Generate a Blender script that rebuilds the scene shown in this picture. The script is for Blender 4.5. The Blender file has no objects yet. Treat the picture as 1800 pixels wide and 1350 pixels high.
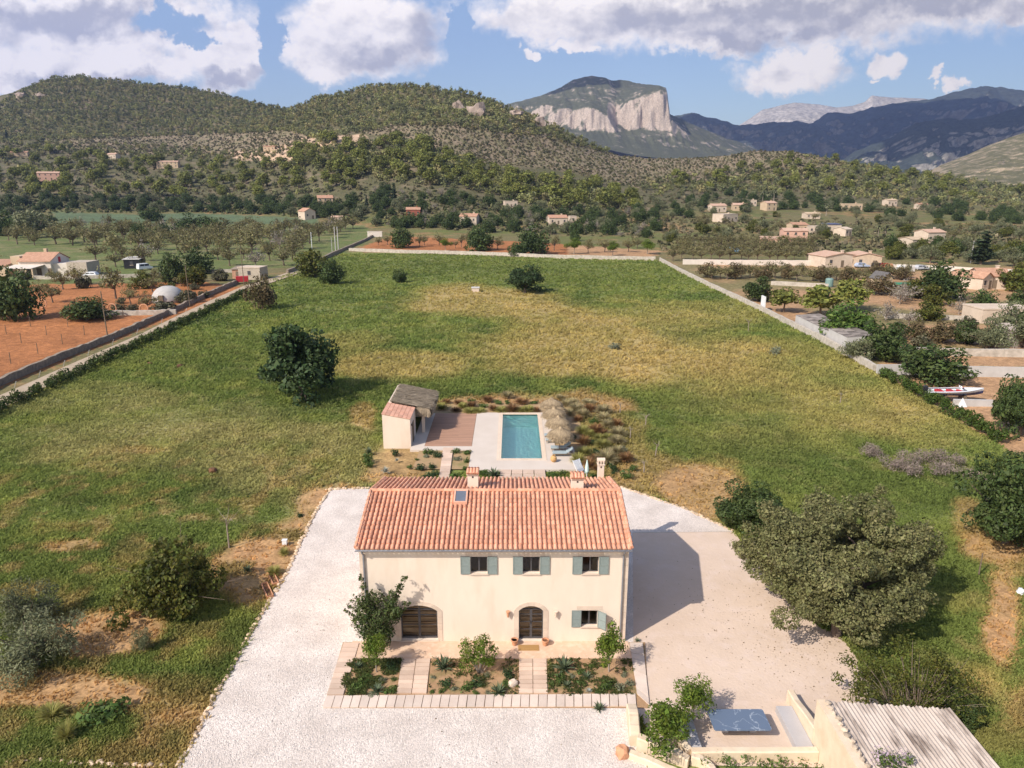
import bpy, math, random
import numpy as np
from mathutils import Vector, Matrix, noise as mnoise
rad = math.radians
SC = bpy.context.scene
COL = SC.collection
# ------------------------------------------------------------------ camera
F, CX, CY, CAMZ, PIT = 1271.0, 900.0, 675.0, 25.0, rad(15.52)
SP, CP = math.sin(PIT), math.cos(PIT)
cam_d = bpy.data.cameras.new('camera')
cam_d.sensor_width = 36.0
cam_d.lens = F / 1800.0 * 36.0
cam_d.clip_start, cam_d.clip_end = 0.5, 60000
cam = bpy.data.objects.new('camera', cam_d)
COL.objects.link(cam)
cam.location = (0, 0, CAMZ)
cam.rotation_euler = (rad(90) - PIT, 0, 0)
SC.camera = cam
# ------------------------------------------------------------------ sun, sky, exposure
SUN_EL = rad(41.0)
SUN_AZ = math.atan2(-0.77, -0.64)          # towards the sun, from +Y clockwise towards +X
sun_vec = Vector((math.sin(SUN_AZ) * math.cos(SUN_EL), math.cos(SUN_AZ) * math.cos(SUN_EL), math.sin(SUN_EL)))
sl = bpy.data.lights.new('sun', 'SUN')
sl.energy, sl.angle, sl.color = 4.4, rad(0.5), (1.0, 0.935, 0.84)
so = bpy.data.objects.new('sun', sl)
COL.objects.link(so)
so.rotation_euler = sun_vec.to_track_quat('Z', 'Y').to_euler()
so.location = (-60, -50, 120)
SC.view_settings.view_transform = 'Standard'
SC.view_settings.look = 'None'
SC.view_settings.exposure = 0.30
SC.view_settings.gamma = 1.0
SC.cycles.max_bounces = 6
SC.cycles.diffuse_bounces = 3
SC.cycles.glossy_bounces = 3
SC.cycles.transmission_bounces = 4
SC.cycles.volume_bounces = 0
SC.cycles.transparent_max_bounces = 8
SC.cycles.use_denoising = True

world = bpy.data.worlds.new('World')
SC.world = world
world.use_nodes = True
WT = world.node_tree


def uw(px, py):
    """direction of a point of sky as (X/Y, Z/Y)"""
    u, v = (px - CX) / F, (CY - py) / F
    y = CP + v * SP
    return u / y, (v * CP - SP) / y


def build_world():
    nt = WT
    N, L = nt.nodes, nt.links
    N.clear()
    out = N.new('ShaderNodeOutputWorld')
    bg = N.new('ShaderNodeBackground')
    sky = N.new('ShaderNodeTexSky')
    sky.sky_type = 'NISHITA'
    sky.sun_disc = False
    sky.sun_elevation = SUN_EL
    sky.sun_rotation = SUN_AZ
    sky.altitude = 100
    sky.air_density = 1.0
    sky.dust_density = 1.5
    sky.ozone_density = 2.0
    bg.inputs['Strength'].default_value = 0.145

    def math_(op, a, b=None, c=None, clamp=False):
        n = N.new('ShaderNodeMath')
        n.operation = op
        n.use_clamp = clamp
        for i, s in enumerate((a, b, c)):
            if s is None:
                continue
            if isinstance(s, (int, float)):
                n.inputs[i].default_value = s
            else:
                L.new(s, n.inputs[i])
        return n.outputs[0]

    def vmath(op, a, b=None):
        n = N.new('ShaderNodeVectorMath')
        n.operation = op
        for i, s in enumerate((a, b)):
            if s is None:
                continue
            if isinstance(s, (tuple, list)):
                n.inputs[i].default_value = s
            else:
                L.new(s, n.inputs[i])
        return n

    tc = N.new('ShaderNodeTexCoord')
    sep = N.new('ShaderNodeSeparateXYZ')
    L.new(tc.outputs['Generated'], sep.inputs[0])
    ay = math_('MAXIMUM', math_('ABSOLUTE', sep.outputs[1]), 0.15)
    U = math_('DIVIDE', sep.outputs[0], ay)
    W = math_('DIVIDE', sep.outputs[2], ay)
    comb = N.new('ShaderNodeCombineXYZ')
    L.new(U, comb.inputs[0])
    L.new(W, comb.inputs[1])
    P = comb.outputs[0]

    def fbm(scale, detail, rough, off=(0, 0, 0), stretch=(1, 1.35, 1), dist=0.0):
        a = vmath('MULTIPLY', P, stretch).outputs[0]
        a = vmath('ADD', a, off).outputs[0]
        n = N.new('ShaderNodeTexNoise')
        n.inputs['Scale'].default_value = scale
        n.inputs['Detail'].default_value = detail
        n.inputs['Roughness'].default_value = rough
        n.inputs['Distortion'].default_value = dist
        L.new(a, n.inputs['Vector'])
        return n.outputs['Fac']

    # warp the position a little so the outlines billow
    wn = N.new('ShaderNodeTexNoise')
    wn.inputs['Scale'].default_value = 14
    wn.inputs['Detail'].default_value = 5
    wn.inputs['Roughness'].default_value = 0.62
    L.new(P, wn.inputs['Vector'])
    wv = vmath('SUBTRACT', wn.outputs['Color'], (0.5, 0.5, 0.5)).outputs[0]
    ws = N.new('ShaderNodeVectorMath')
    ws.operation = 'SCALE'
    L.new(wv, ws.inputs[0])
    ws.inputs['Scale'].default_value = 0.075
    PW = vmath('ADD', P, ws.outputs[0]).outputs[0]
    wn2 = N.new('ShaderNodeTexNoise')
    wn2.inputs['Scale'].default_value = 42
    wn2.inputs['Detail'].default_value = 6
    wn2.inputs['Roughness'].default_value = 0.66
    L.new(P, wn2.inputs['Vector'])
    w2 = N.new('ShaderNodeVectorMath')
    w2.operation = 'SCALE'
    L.new(vmath('SUBTRACT', wn2.outputs['Color'], (0.5, 0.5, 0.5)).outputs[0], w2.inputs[0])
    w2.inputs['Scale'].default_value = 0.034
    PW = vmath('ADD', PW, w2.outputs[0]).outputs[0]

    def field(blobs, src):
        acc = None
        for (x, y, rx, ry) in blobs:
            c = uw(x, y)
            d = vmath('SUBTRACT', src, (c[0], c[1], 0)).outputs[0]
            d = vmath('MULTIPLY', d, (F / rx, F / ry, 0)).outputs[0]
            ln = vmath('LENGTH', d).outputs['Value']
            v = math_('SUBTRACT', 1.0, ln)
            if acc is None:
                acc = v
            else:
                acc = math_('SMOOTH_MAX', acc, v, 0.06)
        return acc

    body = [(120, 35, 370, 75), (-150, 60, 300, 100), (60, 130, 210, 44), (230, 120, 160, 42), (385, 92, 105, 62), (420, 75, 60, 55), (640, 55, 165, 86), (580, 95, 90, 45),
            (1300, 10, 520, 78), (960, 25, 150, 52), (1230, 75, 120, 30), (1640, 0, 330, 42),
            (2000, -30, 300, 60), (1390, 122, 112, 44), (1450, 98, 48, 32), (1562, 108, 42, 25), (1682, 150, 28, 15), (1645, 132, 15, 9),
            (932, 92, 19, 13), (1015, 76, 62, 13), (1530, 137, 10, 7), (400, -110, 700, 60), (1200, -160, 900, 80), (700, -330, 1200, 110)]
    dens = field(body, PW)
    hole = field([(285, 38, 80, 26), (478, 70, 26, 62), (815, 60, 22, 60), (340, 66, 40, 16)], PW)
    dens = math_('SUBTRACT', dens, math_('MULTIPLY', math_('MAXIMUM', hole, 0.0), 1.3))
    n1 = fbm(9.0, 7, 0.6)
    n2 = fbm(32.0, 6, 0.62, off=(3, 1, 0))
    dens = math_('ADD', dens, math_('MULTIPLY', math_('SUBTRACT', n1, 0.54), 0.62))
    dens = math_('ADD', dens, math_('MULTIPLY', math_('SUBTRACT', n2, 0.47), 0.50))
    mr = N.new('ShaderNodeMapRange')
    mr.interpolation_type = 'SMOOTHSTEP'
    mr.inputs['From Min'].default_value = 0.0
    mr.inputs['From Max'].default_value = 0.40
    L.new(dens, mr.inputs['Value'])
    alpha = mr.outputs[0]
    # clouds only above the horizon
    hz = N.new('ShaderNodeMapRange')
    hz.inputs['From Min'].default_value = 0.0
    hz.inputs['From Max'].default_value = 0.05
    L.new(sep.outputs[2], hz.inputs['Value'])
    alpha = math_('MULTIPLY', alpha, hz.outputs[0])
    # grey undersides of the flat decks and the lower parts of the heaps
    grey = [(110, 35, 340, 42), (-150, 50, 260, 60), (420, 128, 110, 20), (660, 95, 130, 40), (740, 50, 62, 62), (1300, 30, 420, 44), (1640, 5, 330, 32), (1270, 66, 110, 26),
            (150, 146, 200, 20), (600, -90, 900, 60), (1200, -200, 900, 110)]
    gf = field(grey, PW)
    n3 = fbm(7.0, 6, 0.6, off=(7, 2, 0))
    gf = math_('ADD', gf, math_('MULTIPLY', math_('SUBTRACT', n3, 0.5), 0.55))
    gr = N.new('ShaderNodeMapRange')
    gr.interpolation_type = 'SMOOTHSTEP'
    gr.inputs['From Min'].default_value = -0.05
    gr.inputs['From Max'].default_value = 0.8
    L.new(gf, gr.inputs['Value'])
    # small scale relief of the bright parts
    n4 = fbm(20.0, 6, 0.6, off=(1.5, 6, 0))
    n5 = fbm(20.0, 6, 0.6, off=(1.513, 5.982, 0))
    rel = math_('MULTIPLY', math_('SUBTRACT', n4, n5), 2.0)
    gfac = math_('ADD', math_('MULTIPLY', gr.outputs[0], 0.95), rel, clamp=True)
    cmix = N.new('ShaderNodeMix')
    cmix.data_type = 'RGBA'
    cmix.inputs['A'].default_value = (9.4, 8.5, 7.5, 1)
    cmix.inputs['B'].default_value = (3.9, 3.65, 3.6, 1)
    L.new(gfac, cmix.inputs['Factor'])
    fin = N.new('ShaderNodeMix')
    fin.data_type = 'RGBA'
    L.new(alpha, fin.inputs['Factor'])
    L.new(sky.outputs[0], fin.inputs['A'])
    L.new(cmix.outputs['Result'], fin.inputs['B'])
    L.new(fin.outputs['Result'], bg.inputs['Color'])
    L.new(bg.outputs[0], out.inputs[0])


build_world()


# ------------------------------------------------------------------ pixel <-> place
def ray(px, py):
    u, v = (px - CX) / F, (CY - py) / F
    return np.array((u, CP + v * SP, -SP + v * CP))


def at(px, py, Y):
    d = ray(px, py)
    t = Y / d[1]
    return Vector((d[0] * t, Y, CAMZ + d[2] * t))


def G(px, py, z=0.0):
    d = ray(px, py)
    t = (z - CAMZ) / d[2]
    return Vector((d[0] * t, d[1] * t, z))


def proj(x, y, z):
    dz = z - CAMZ
    dep = y * CP - dz * SP
    up = y * SP + dz * CP
    return CX + F * x / dep, CY - F * up / dep


def depth_of(p):
    return p[1] * CP - (p[2] - CAMZ) * SP


# ------------------------------------------------------------------ noise
def _hash(ix, iy, seed):
    h = (ix.astype(np.int64) * 374761393 + iy.astype(np.int64) * 668265263 + seed * 982451653) & 0x7fffffff
    h = ((h ^ (h >> 13)) * 1274126177) & 0x7fffffff
    h = h ^ (h >> 16)
    return (h & 0xffff) / 65535.0


def vnoise(x, y, seed=0):
    ix, iy = np.floor(x), np.floor(y)
    fx, fy = x - ix, y - iy
    fx = fx * fx * (3 - 2 * fx)
    fy = fy * fy * (3 - 2 * fy)
    a = _hash(ix, iy, seed)
    b = _hash(ix + 1, iy, seed)
    c = _hash(ix, iy + 1, seed)
    d = _hash(ix + 1, iy + 1, seed)
    return (a * (1 - fx) + b * fx) * (1 - fy) + (c * (1 - fx) + d * fx) * fy


def fbm(x, y, oct=4, seed=0, gain=0.5):
    s, amp, tot = 0, 1.0, 0
    for i in range(oct):
        s = s + amp * vnoise(x * 2 ** i + 13.7 * i, y * 2 ** i - 7.1 * i, seed + i)
        tot += amp
        amp *= gain
    return s / tot


def inpoly(px, py, poly):
    r = np.zeros(px.shape, bool)
    n = len(poly)
    for i in range(n):
        x1, y1 = poly[i]
        x2, y2 = poly[(i + 1) % n]
        if y1 == y2:
            continue
        c = ((y1 > py) != (y2 > py)) & (px < (x2 - x1) * (py - y1) / (y2 - y1) + x1)
        r ^= c
    return r


# ------------------------------------------------------------------ terrain
PROF = {
    -700: [(400, 406), (640, 330), (1000, 262), (1350, 240)],
    -200: [(400, 406), (520, 378), (640, 330), (900, 262), (1100, 245), (1400, 205)],
    0: [(400, 406), (520, 378), (640, 330), (760, 290), (900, 264), (1100, 240), (1400, 176)],
    130: [(400, 406), (520, 378), (640, 330), (760, 290), (900, 262), (1100, 240), (1400, 128)],
    300: [(400, 406), (520, 378), (640, 330), (760, 290), (900, 265), (1100, 245), (1400, 147)],
    400: [(400, 406), (520, 378), (640, 330), (760, 286), (900, 260), (1100, 238), (1350, 157)],
    500: [(380, 410), (480, 375), (600, 330), (700, 275), (800, 250), (1000, 215), (1250, 173)],
    600: [(350, 418), (420, 398), (500, 350), (560, 310), (640, 260), (800, 222), (1050, 164)],
    690: [(350, 418), (420, 398), (490, 350), (550, 304), (620, 260), (750, 223), (1000, 147)],
    750: [(350, 418), (400, 400), (470, 350), (540, 300), (600, 262), (700, 225), (950, 140)],
    850: [(350, 418), (400, 400), (480, 350), (560, 310), (650, 262), (720, 225), (900, 166)],
    900: [(350, 418), (410, 398), (490, 352), (580, 310), (680, 264), (740, 225), (880, 184)],
    950: [(350, 418), (420, 395), (500, 355), (600, 310), (700, 270), (850, 209)],
    1000: [(350, 418), (430, 392), (520, 350), (640, 305), (740, 270), (840, 230)],
    1050: [(350, 418), (440, 388), (560, 345), (680, 302), (780, 268), (860, 250)],
    1100: [(350, 418), (450, 385), (600, 340), (750, 300), (950, 268)],
    1200: [(350, 418), (500, 378), (640, 335), (800, 290), (900, 275)],
    1350: [(350, 418), (530, 372), (620, 345), (700, 320), (850, 265)],
    1430: [(350, 418), (530, 372), (630, 343), (720, 315), (850, 270)],
    1500: [(350, 418), (530, 374), (650, 340), (820, 286)],
    1650: [(350, 418), (530, 375), (700, 340), (850, 306)],
    1720: [(350, 418), (530, 377), (720, 344), (860, 318)],
    1800: [(350, 418), (530, 380), (800, 348), (900, 332)],
    2300: [(350, 418), (530, 384), (800, 360), (900, 350)],
}
_tb = np.arange(0, 2600, 10.0)
_cols = np.array(sorted(PROF))


def _profz(prof):
    D = [0, 300]
    Z = [0, 0]
    for d, y in prof:
        r = ray(900, y)
        D.append(d)
        Z.append(max(0.0, CAMZ + r[2] / r[1] * d) if d > 330 else 0)
    zr, dr = Z[-1], D[-1]
    z = np.interp(_tb, D, Z)
    far = _tb > dr
    z[far] = np.maximum(8, zr - (_tb[far] - dr) * 0.22 - np.maximum(0, (_tb[far] - dr - 60)) * 0.1)
    k = np.array([1, 2, 3, 2, 1.0])
    k /= k.sum()
    zs = np.convolve(np.pad(z, 2, 'edge'), k, 'valid')
    return zs


_Zc = np.array([_profz(PROF[c]) for c in _cols])
_fx = np.arange(-1300, 3000, 20.0)
_Zf = np.array([np.interp(_fx, _cols, _Zc[:, j]) for j in range(len(_tb))]).T
_k = np.array([1, 2, 3, 3, 3, 2, 1.0])
_k /= _k.sum()
_Zf = np.array([np.convolve(np.pad(_Zf[:, j], 3, 'edge'), _k, 'valid') for j in range(len(_tb))]).T


def hgt(x, y):
    x = np.asarray(x, float)
    y = np.asarray(y, float)
    c = CX + F * 1.035 * x / np.maximum(y, 60)
    ci = np.clip((c - _fx[0]) / 20.0, 0, len(_fx) - 1.001)
    di = np.clip(y / 10.0, 0, len(_tb) - 1.001)
    c0, d0 = ci.astype(int), di.astype(int)
    fc, fd = ci - c0, di - d0
    z = (_Zf[c0, d0] * (1 - fc) * (1 - fd) + _Zf[c0 + 1, d0] * fc * (1 - fd) + _Zf[c0, d0 + 1] * (1 - fc) * fd + _Zf[c0 + 1, d0 + 1] * fc * fd)
    w = np.clip((y - 380) / 300, 0, 1)
    z = z + w * ((fbm(x / 90, y / 90, 4, 5) - 0.5) * 16 * np.clip(z / 60, 0.1, 1) + (fbm(x / 26, y / 26, 3, 9) - 0.5) * 5 * np.clip(z / 60, 0.1, 1))
    return z


def GT(px, py):
    """where the sight lines through these pixels meet the terrain (arrays)"""
    px = np.atleast_1d(np.asarray(px, float))
    py = np.atleast_1d(np.asarray(py, float))
    u, v = (px - CX) / F, (CY - py) / F
    dx, dy, dz = u, CP + v * SP, -SP + v * CP
    res = np.full((len(px), 3), np.nan)
    done = np.zeros(len(px), bool)
    for Y in np.concatenate([np.arange(24, 300, 1.0), np.arange(300, 1600, 3.0)]):
        t = Y / dy
        X, Z = dx * t, CAMZ + dz * t
        h = hgt(X, np.full_like(X, Y)) if Y > 300 else np.zeros_like(X)
        hit = (~done) & (Z <= h)
        if hit.any():
            if Y <= 300:
                tt = -CAMZ / dz[hit]
                res[hit] = np.stack([dx[hit] * tt, dy[hit] * tt, 0 * tt], 1)
            else:
                res[hit] = np.stack([X[hit], np.full(hit.sum(), Y), h[hit]], 1)
            done |= hit
        if done.all():
            break
    return res


def g1(px, py):
    p = GT([px], [py])[0]
    return Vector(p)


# ------------------------------------------------------------------ materials
MATS = {}


def _nt(name):
    m = bpy.data.materials.new(name)
    m.use_nodes = True
    m.node_tree.nodes.clear()
    return m, m.node_tree.nodes, m.node_tree.links


def mat(name, c1, c2=None, scale=3.0, rough=0.85, bump=0.0, bscale=None, detail=5, island=0.0, attr=None, spec=0.3, metal=0.0, stretch=None, obj=False, c3=None, s3=0.3, w3=0.5):
    """plain procedural surface: two colours mixed by noise, islands and objects varied in tone, a noise bump"""
    if name in MATS:
        return MATS[name]
    m, N, L = _nt(name)
    o = N.new('ShaderNodeOutputMaterial')
    b = N.new('ShaderNodeBsdfPrincipled')
    L.new(b.outputs[0], o.inputs[0])
    b.inputs['Roughness'].default_value = rough
    b.inputs['Specular IOR Level'].default_value = spec
    b.inputs['Metallic'].default_value = metal
    g = N.new('ShaderNodeNewGeometry')
    pos = g.outputs['Position']
    if obj:
        t = N.new('ShaderNodeTexCoord')
        pos = t.outputs['Object']
    if stretch:
        v = N.new('ShaderNodeVectorMath')
        v.operation = 'MULTIPLY'
        v.inputs[1].default_value = stretch
        L.new(pos, v.inputs[0])
        pos = v.outputs[0]

    def noise(s, d=detail):
        n = N.new('ShaderNodeTexNoise')
        n.inputs['Scale'].default_value = s
        n.inputs['Detail'].default_value = d
        n.inputs['Roughness'].default_value = 0.6
        L.new(pos, n.inputs['Vector'])
        return n.outputs['Fac']

    def contrast(s, lo=0.32, hi=0.68):
        r = N.new('ShaderNodeMapRange')
        r.inputs['From Min'].default_value = lo
        r.inputs['From Max'].default_value = hi
        L.new(s, r.inputs['Value'])
        return r.outputs[0]

    c2 = c2 or tuple(x * 0.8 for x in c1)
    mx = N.new('ShaderNodeMix')
    mx.data_type = 'RGBA'
    mx.inputs['A'].default_value = (*c1, 1)
    mx.inputs['B'].default_value = (*c2, 1)
    L.new(contrast(noise(scale)), mx.inputs['Factor'])
    col = mx.outputs['Result']
    if c3:
        m3 = N.new('ShaderNodeMix')
        m3.data_type = 'RGBA'
        L.new(col, m3.inputs['A'])
        m3.inputs['B'].default_value = (*c3, 1)
        mm = N.new('ShaderNodeMath')
        mm.operation = 'MULTIPLY'
        mm.inputs[1].default_value = w3
        L.new(contrast(noise(s3), 0.5, 0.66), mm.inputs[0])
        L.new(mm.outputs[0], m3.inputs['Factor'])
        col = m3.outputs['Result']
    if island:
        h = N.new('ShaderNodeHueSaturation')
        r = N.new('ShaderNodeMapRange')
        r.inputs['To Min'].default_value = 1 - island
        r.inputs['To Max'].default_value = 1 + island
        L.new(g.outputs['Random Per Island'], r.inputs['Value'])
        L.new(r.outputs[0], h.inputs['Value'])
        L.new(col, h.inputs['Color'])
        col = h.outputs[0]
    L.new(col, b.inputs['Base Color'])
    if bump:
        bn = N.new('ShaderNodeBump')
        bn.inputs['Strength'].default_value = bump
        bn.inputs['Distance'].default_value = 0.05
        L.new(noise(bscale or scale * 6), bn.inputs['Height'])
        L.new(bn.outputs[0], b.inputs['Normal'])
    MATS[name] = m
    return m


def leafmat(name, c1, c2, trans=0.25, clump=0.8, var=0.3, objvar=0.12, hue=0.02):
    """leaves: tone varies leaf by leaf, by clump and from plant to plant; some light comes through"""
    if name in MATS:
        return MATS[name]
    m, N, L = _nt(name)
    o = N.new('ShaderNodeOutputMaterial')
    g = N.new('ShaderNodeNewGeometry')
    oi = N.new('ShaderNodeObjectInfo')
    t = N.new('ShaderNodeTexCoord')
    n = N.new('ShaderNodeTexNoise')
    n.inputs['Scale'].default_value = clump
    n.inputs['Detail'].default_value = 3
    L.new(t.outputs['Object'], n.inputs['Vector'])
    r = N.new('ShaderNodeMapRange')
    r.inputs['From Min'].default_value = 0.3
    r.inputs['From Max'].default_value = 0.7
    L.new(n.outputs['Fac'], r.inputs['Value'])
    mx = N.new('ShaderNodeMix')
    mx.data_type = 'RGBA'
    mx.inputs['A'].default_value = (*c1, 1)
    mx.inputs['B'].default_value = (*c2, 1)
    L.new(r.outputs[0], mx.inputs['Factor'])
    h = N.new('ShaderNodeHueSaturation')
    v1 = N.new('ShaderNodeMapRange')
    v1.inputs['To Min'].default_value = 1 - var
    v1.inputs['To Max'].default_value = 1 + var
    L.new(g.outputs['Random Per Island'], v1.inputs['Value'])
    v2 = N.new('ShaderNodeMapRange')
    v2.inputs['To Min'].default_value = 1 - objvar
    v2.inputs['To Max'].default_value = 1 + objvar
    L.new(oi.outputs['Random'], v2.inputs['Value'])
    mu = N.new('ShaderNodeMath')
    mu.operation = 'MULTIPLY'
    L.new(v1.outputs[0], mu.inputs[0])
    L.new(v2.outputs[0], mu.inputs[1])
    L.new(mu.outputs[0], h.inputs['Value'])
    v3 = N.new('ShaderNodeMapRange')
    v3.inputs['To Min'].default_value = 0.5 - hue
    v3.inputs['To Max'].default_value = 0.5 + hue
    wn = N.new('ShaderNodeTexWhiteNoise')
    wn.noise_dimensions = '1D'
    L.new(g.outputs['Random Per Island'], wn.inputs['W'])
    L.new(wn.outputs['Value'], v3.inputs['Value'])
    L.new(v3.outputs[0], h.inputs['Hue'])
    L.new(mx.outputs['Result'], h.inputs['Color'])
    d = N.new('ShaderNodeBsdfPrincipled')
    d.inputs['Roughness'].default_value = 0.6
    d.inputs['Specular IOR Level'].default_value = 0.25
    L.new(h.outputs[0], d.inputs['Base Color'])
    tr = N.new('ShaderNodeBsdfTranslucent')
    L.new(h.outputs[0], tr.inputs['Color'])
    ms = N.new('ShaderNodeMixShader')
    ms.inputs[0].default_value = trans
    L.new(d.outputs[0], ms.inputs[1])
    L.new(tr.outputs[0], ms.inputs[2])
    L.new(ms.outputs[0], o.inputs[0])
    MATS[name] = m
    return m


def attrmat(name, rough=0.9, scales=((1.2, 0.35), (6, 0.3)), bump=0.35, bscale=3.0, trans=0.0):
    """colour comes from the mesh's own colour layer, broken up by noise"""
    if name in MATS:
        return MATS[name]
    m, N, L = _nt(name)
    o = N.new('ShaderNodeOutputMaterial')
    b = N.new('ShaderNodeBsdfPrincipled')
    b.inputs['Roughness'].default_value = rough
    b.inputs['Specular IOR Level'].default_value = 0.15
    a = N.new('ShaderNodeAttribute')
    a.attribute_name = 'Col'
    g = N.new('ShaderNodeNewGeometry')
    val = None
    for s, amt in scales:
        n = N.new('ShaderNodeTexNoise')
        n.inputs['Scale'].default_value = s
        n.inputs['Detail'].default_value = 4
        n.inputs['Roughness'].default_value = 0.65
        L.new(g.outputs['Position'], n.inputs['Vector'])
        r = N.new('ShaderNodeMapRange')
        r.inputs['From Min'].default_value = 0.3
        r.inputs['From Max'].default_value = 0.7
        r.inputs['To Min'].default_value = 1 - amt
        r.inputs['To Max'].default_value = 1 + amt
        L.new(n.outputs['Fac'], r.inputs['Value'])
        if val is None:
            val = r.outputs[0]
        else:
            mu = N.new('ShaderNodeMath')
            mu.operation = 'MULTIPLY'
            L.new(val, mu.inputs[0])
            L.new(r.outputs[0], mu.inputs[1])
            val = mu.outputs[0]
    h = N.new('ShaderNodeHueSaturation')
    L.new(val, h.inputs['Value'])
    L.new(a.outputs['Color'], h.inputs['Color'])
    L.new(h.outputs[0], b.inputs['Base Color'])
    if bump:
        bn = N.new('ShaderNodeBump')
        bn.inputs['Strength'].default_value = bump
        bn.inputs['Distance'].default_value = 0.15
        n = N.new('ShaderNodeTexNoise')
        n.inputs['Scale'].default_value = bscale
        n.inputs['Detail'].default_value = 5
        L.new(g.outputs['Position'], n.inputs['Vector'])
        L.new(n.outputs['Fac'], bn.inputs['Height'])
        L.new(bn.outputs[0], b.inputs['Normal'])
    if trans:
        tr = N.new('ShaderNodeBsdfTranslucent')
        L.new(h.outputs[0], tr.inputs['Color'])
        ms = N.new('ShaderNodeMixShader')
        ms.inputs[0].default_value = trans
        L.new(b.outputs[0], ms.inputs[1])
        L.new(tr.outputs[0], ms.inputs[2])
        L.new(ms.outputs[0], o.inputs[0])
    else:
        L.new(b.outputs[0], o.inputs[0])
    MATS[name] = m
    return m


# ------------------------------------------------------------------ meshes
def npmesh(name, V, Fc, mats, midx=None, col=None, smooth=False):
    V = np.asarray(V, np.float32)
    Fc = np.asarray(Fc, np.int32)
    me = bpy.data.meshes.new(name)
    n, k = Fc.shape
    me.vertices.add(len(V))
    me.vertices.foreach_set('co', V.ravel())
    me.loops.add(n * k)
    me.loops.foreach_set('vertex_index', Fc.ravel())
    me.polygons.add(n)
    me.polygons.foreach_set('loop_start', np.arange(0, n * k, k, dtype=np.int32))
    if midx is not None:
        me.polygons.foreach_set('material_index', np.asarray(midx, np.int32))
    if smooth:
        me.polygons.foreach_set('use_smooth', np.ones(n, bool))
    me.update(calc_edges=True)
    for m in mats if isinstance(mats, (list, tuple)) else [mats]:
        me.materials.append(m)
    if col is not None:
        ca = me.color_attributes.new('Col', 'FLOAT_COLOR', 'POINT')
        c4 = np.ones((len(V), 4), np.float32)
        c4[:, :3] = col
        ca.data.foreach_set('color', c4.ravel())
    return me


def link(name, me, parent=None, loc=(0, 0, 0), rot=0.0, scl=None):
    o = bpy.data.objects.new(name, me)
    COL.objects.link(o)
    o.location = loc
    o.rotation_euler = (0, 0, rot)
    if scl is not None:
        o.scale = scl if hasattr(scl, '__len__') else (scl, scl, scl)
    if parent is not None:
        o.parent = parent
    return o


def tag(o, label=None, cat=None, group=None, kind=None):
    if label:
        o['label'] = label
        kind = kind or 'thing'
    if cat:
        o['category'] = cat
    if group:
        o['group'] = group
    if kind:
        o['kind'] = kind
    return o


def thing(name, label, cat, loc=(0, 0, 0), rot=0.0, group=None, scl=None):
    return tag(link(name, None, None, loc, rot, scl), label, cat, group)


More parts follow.
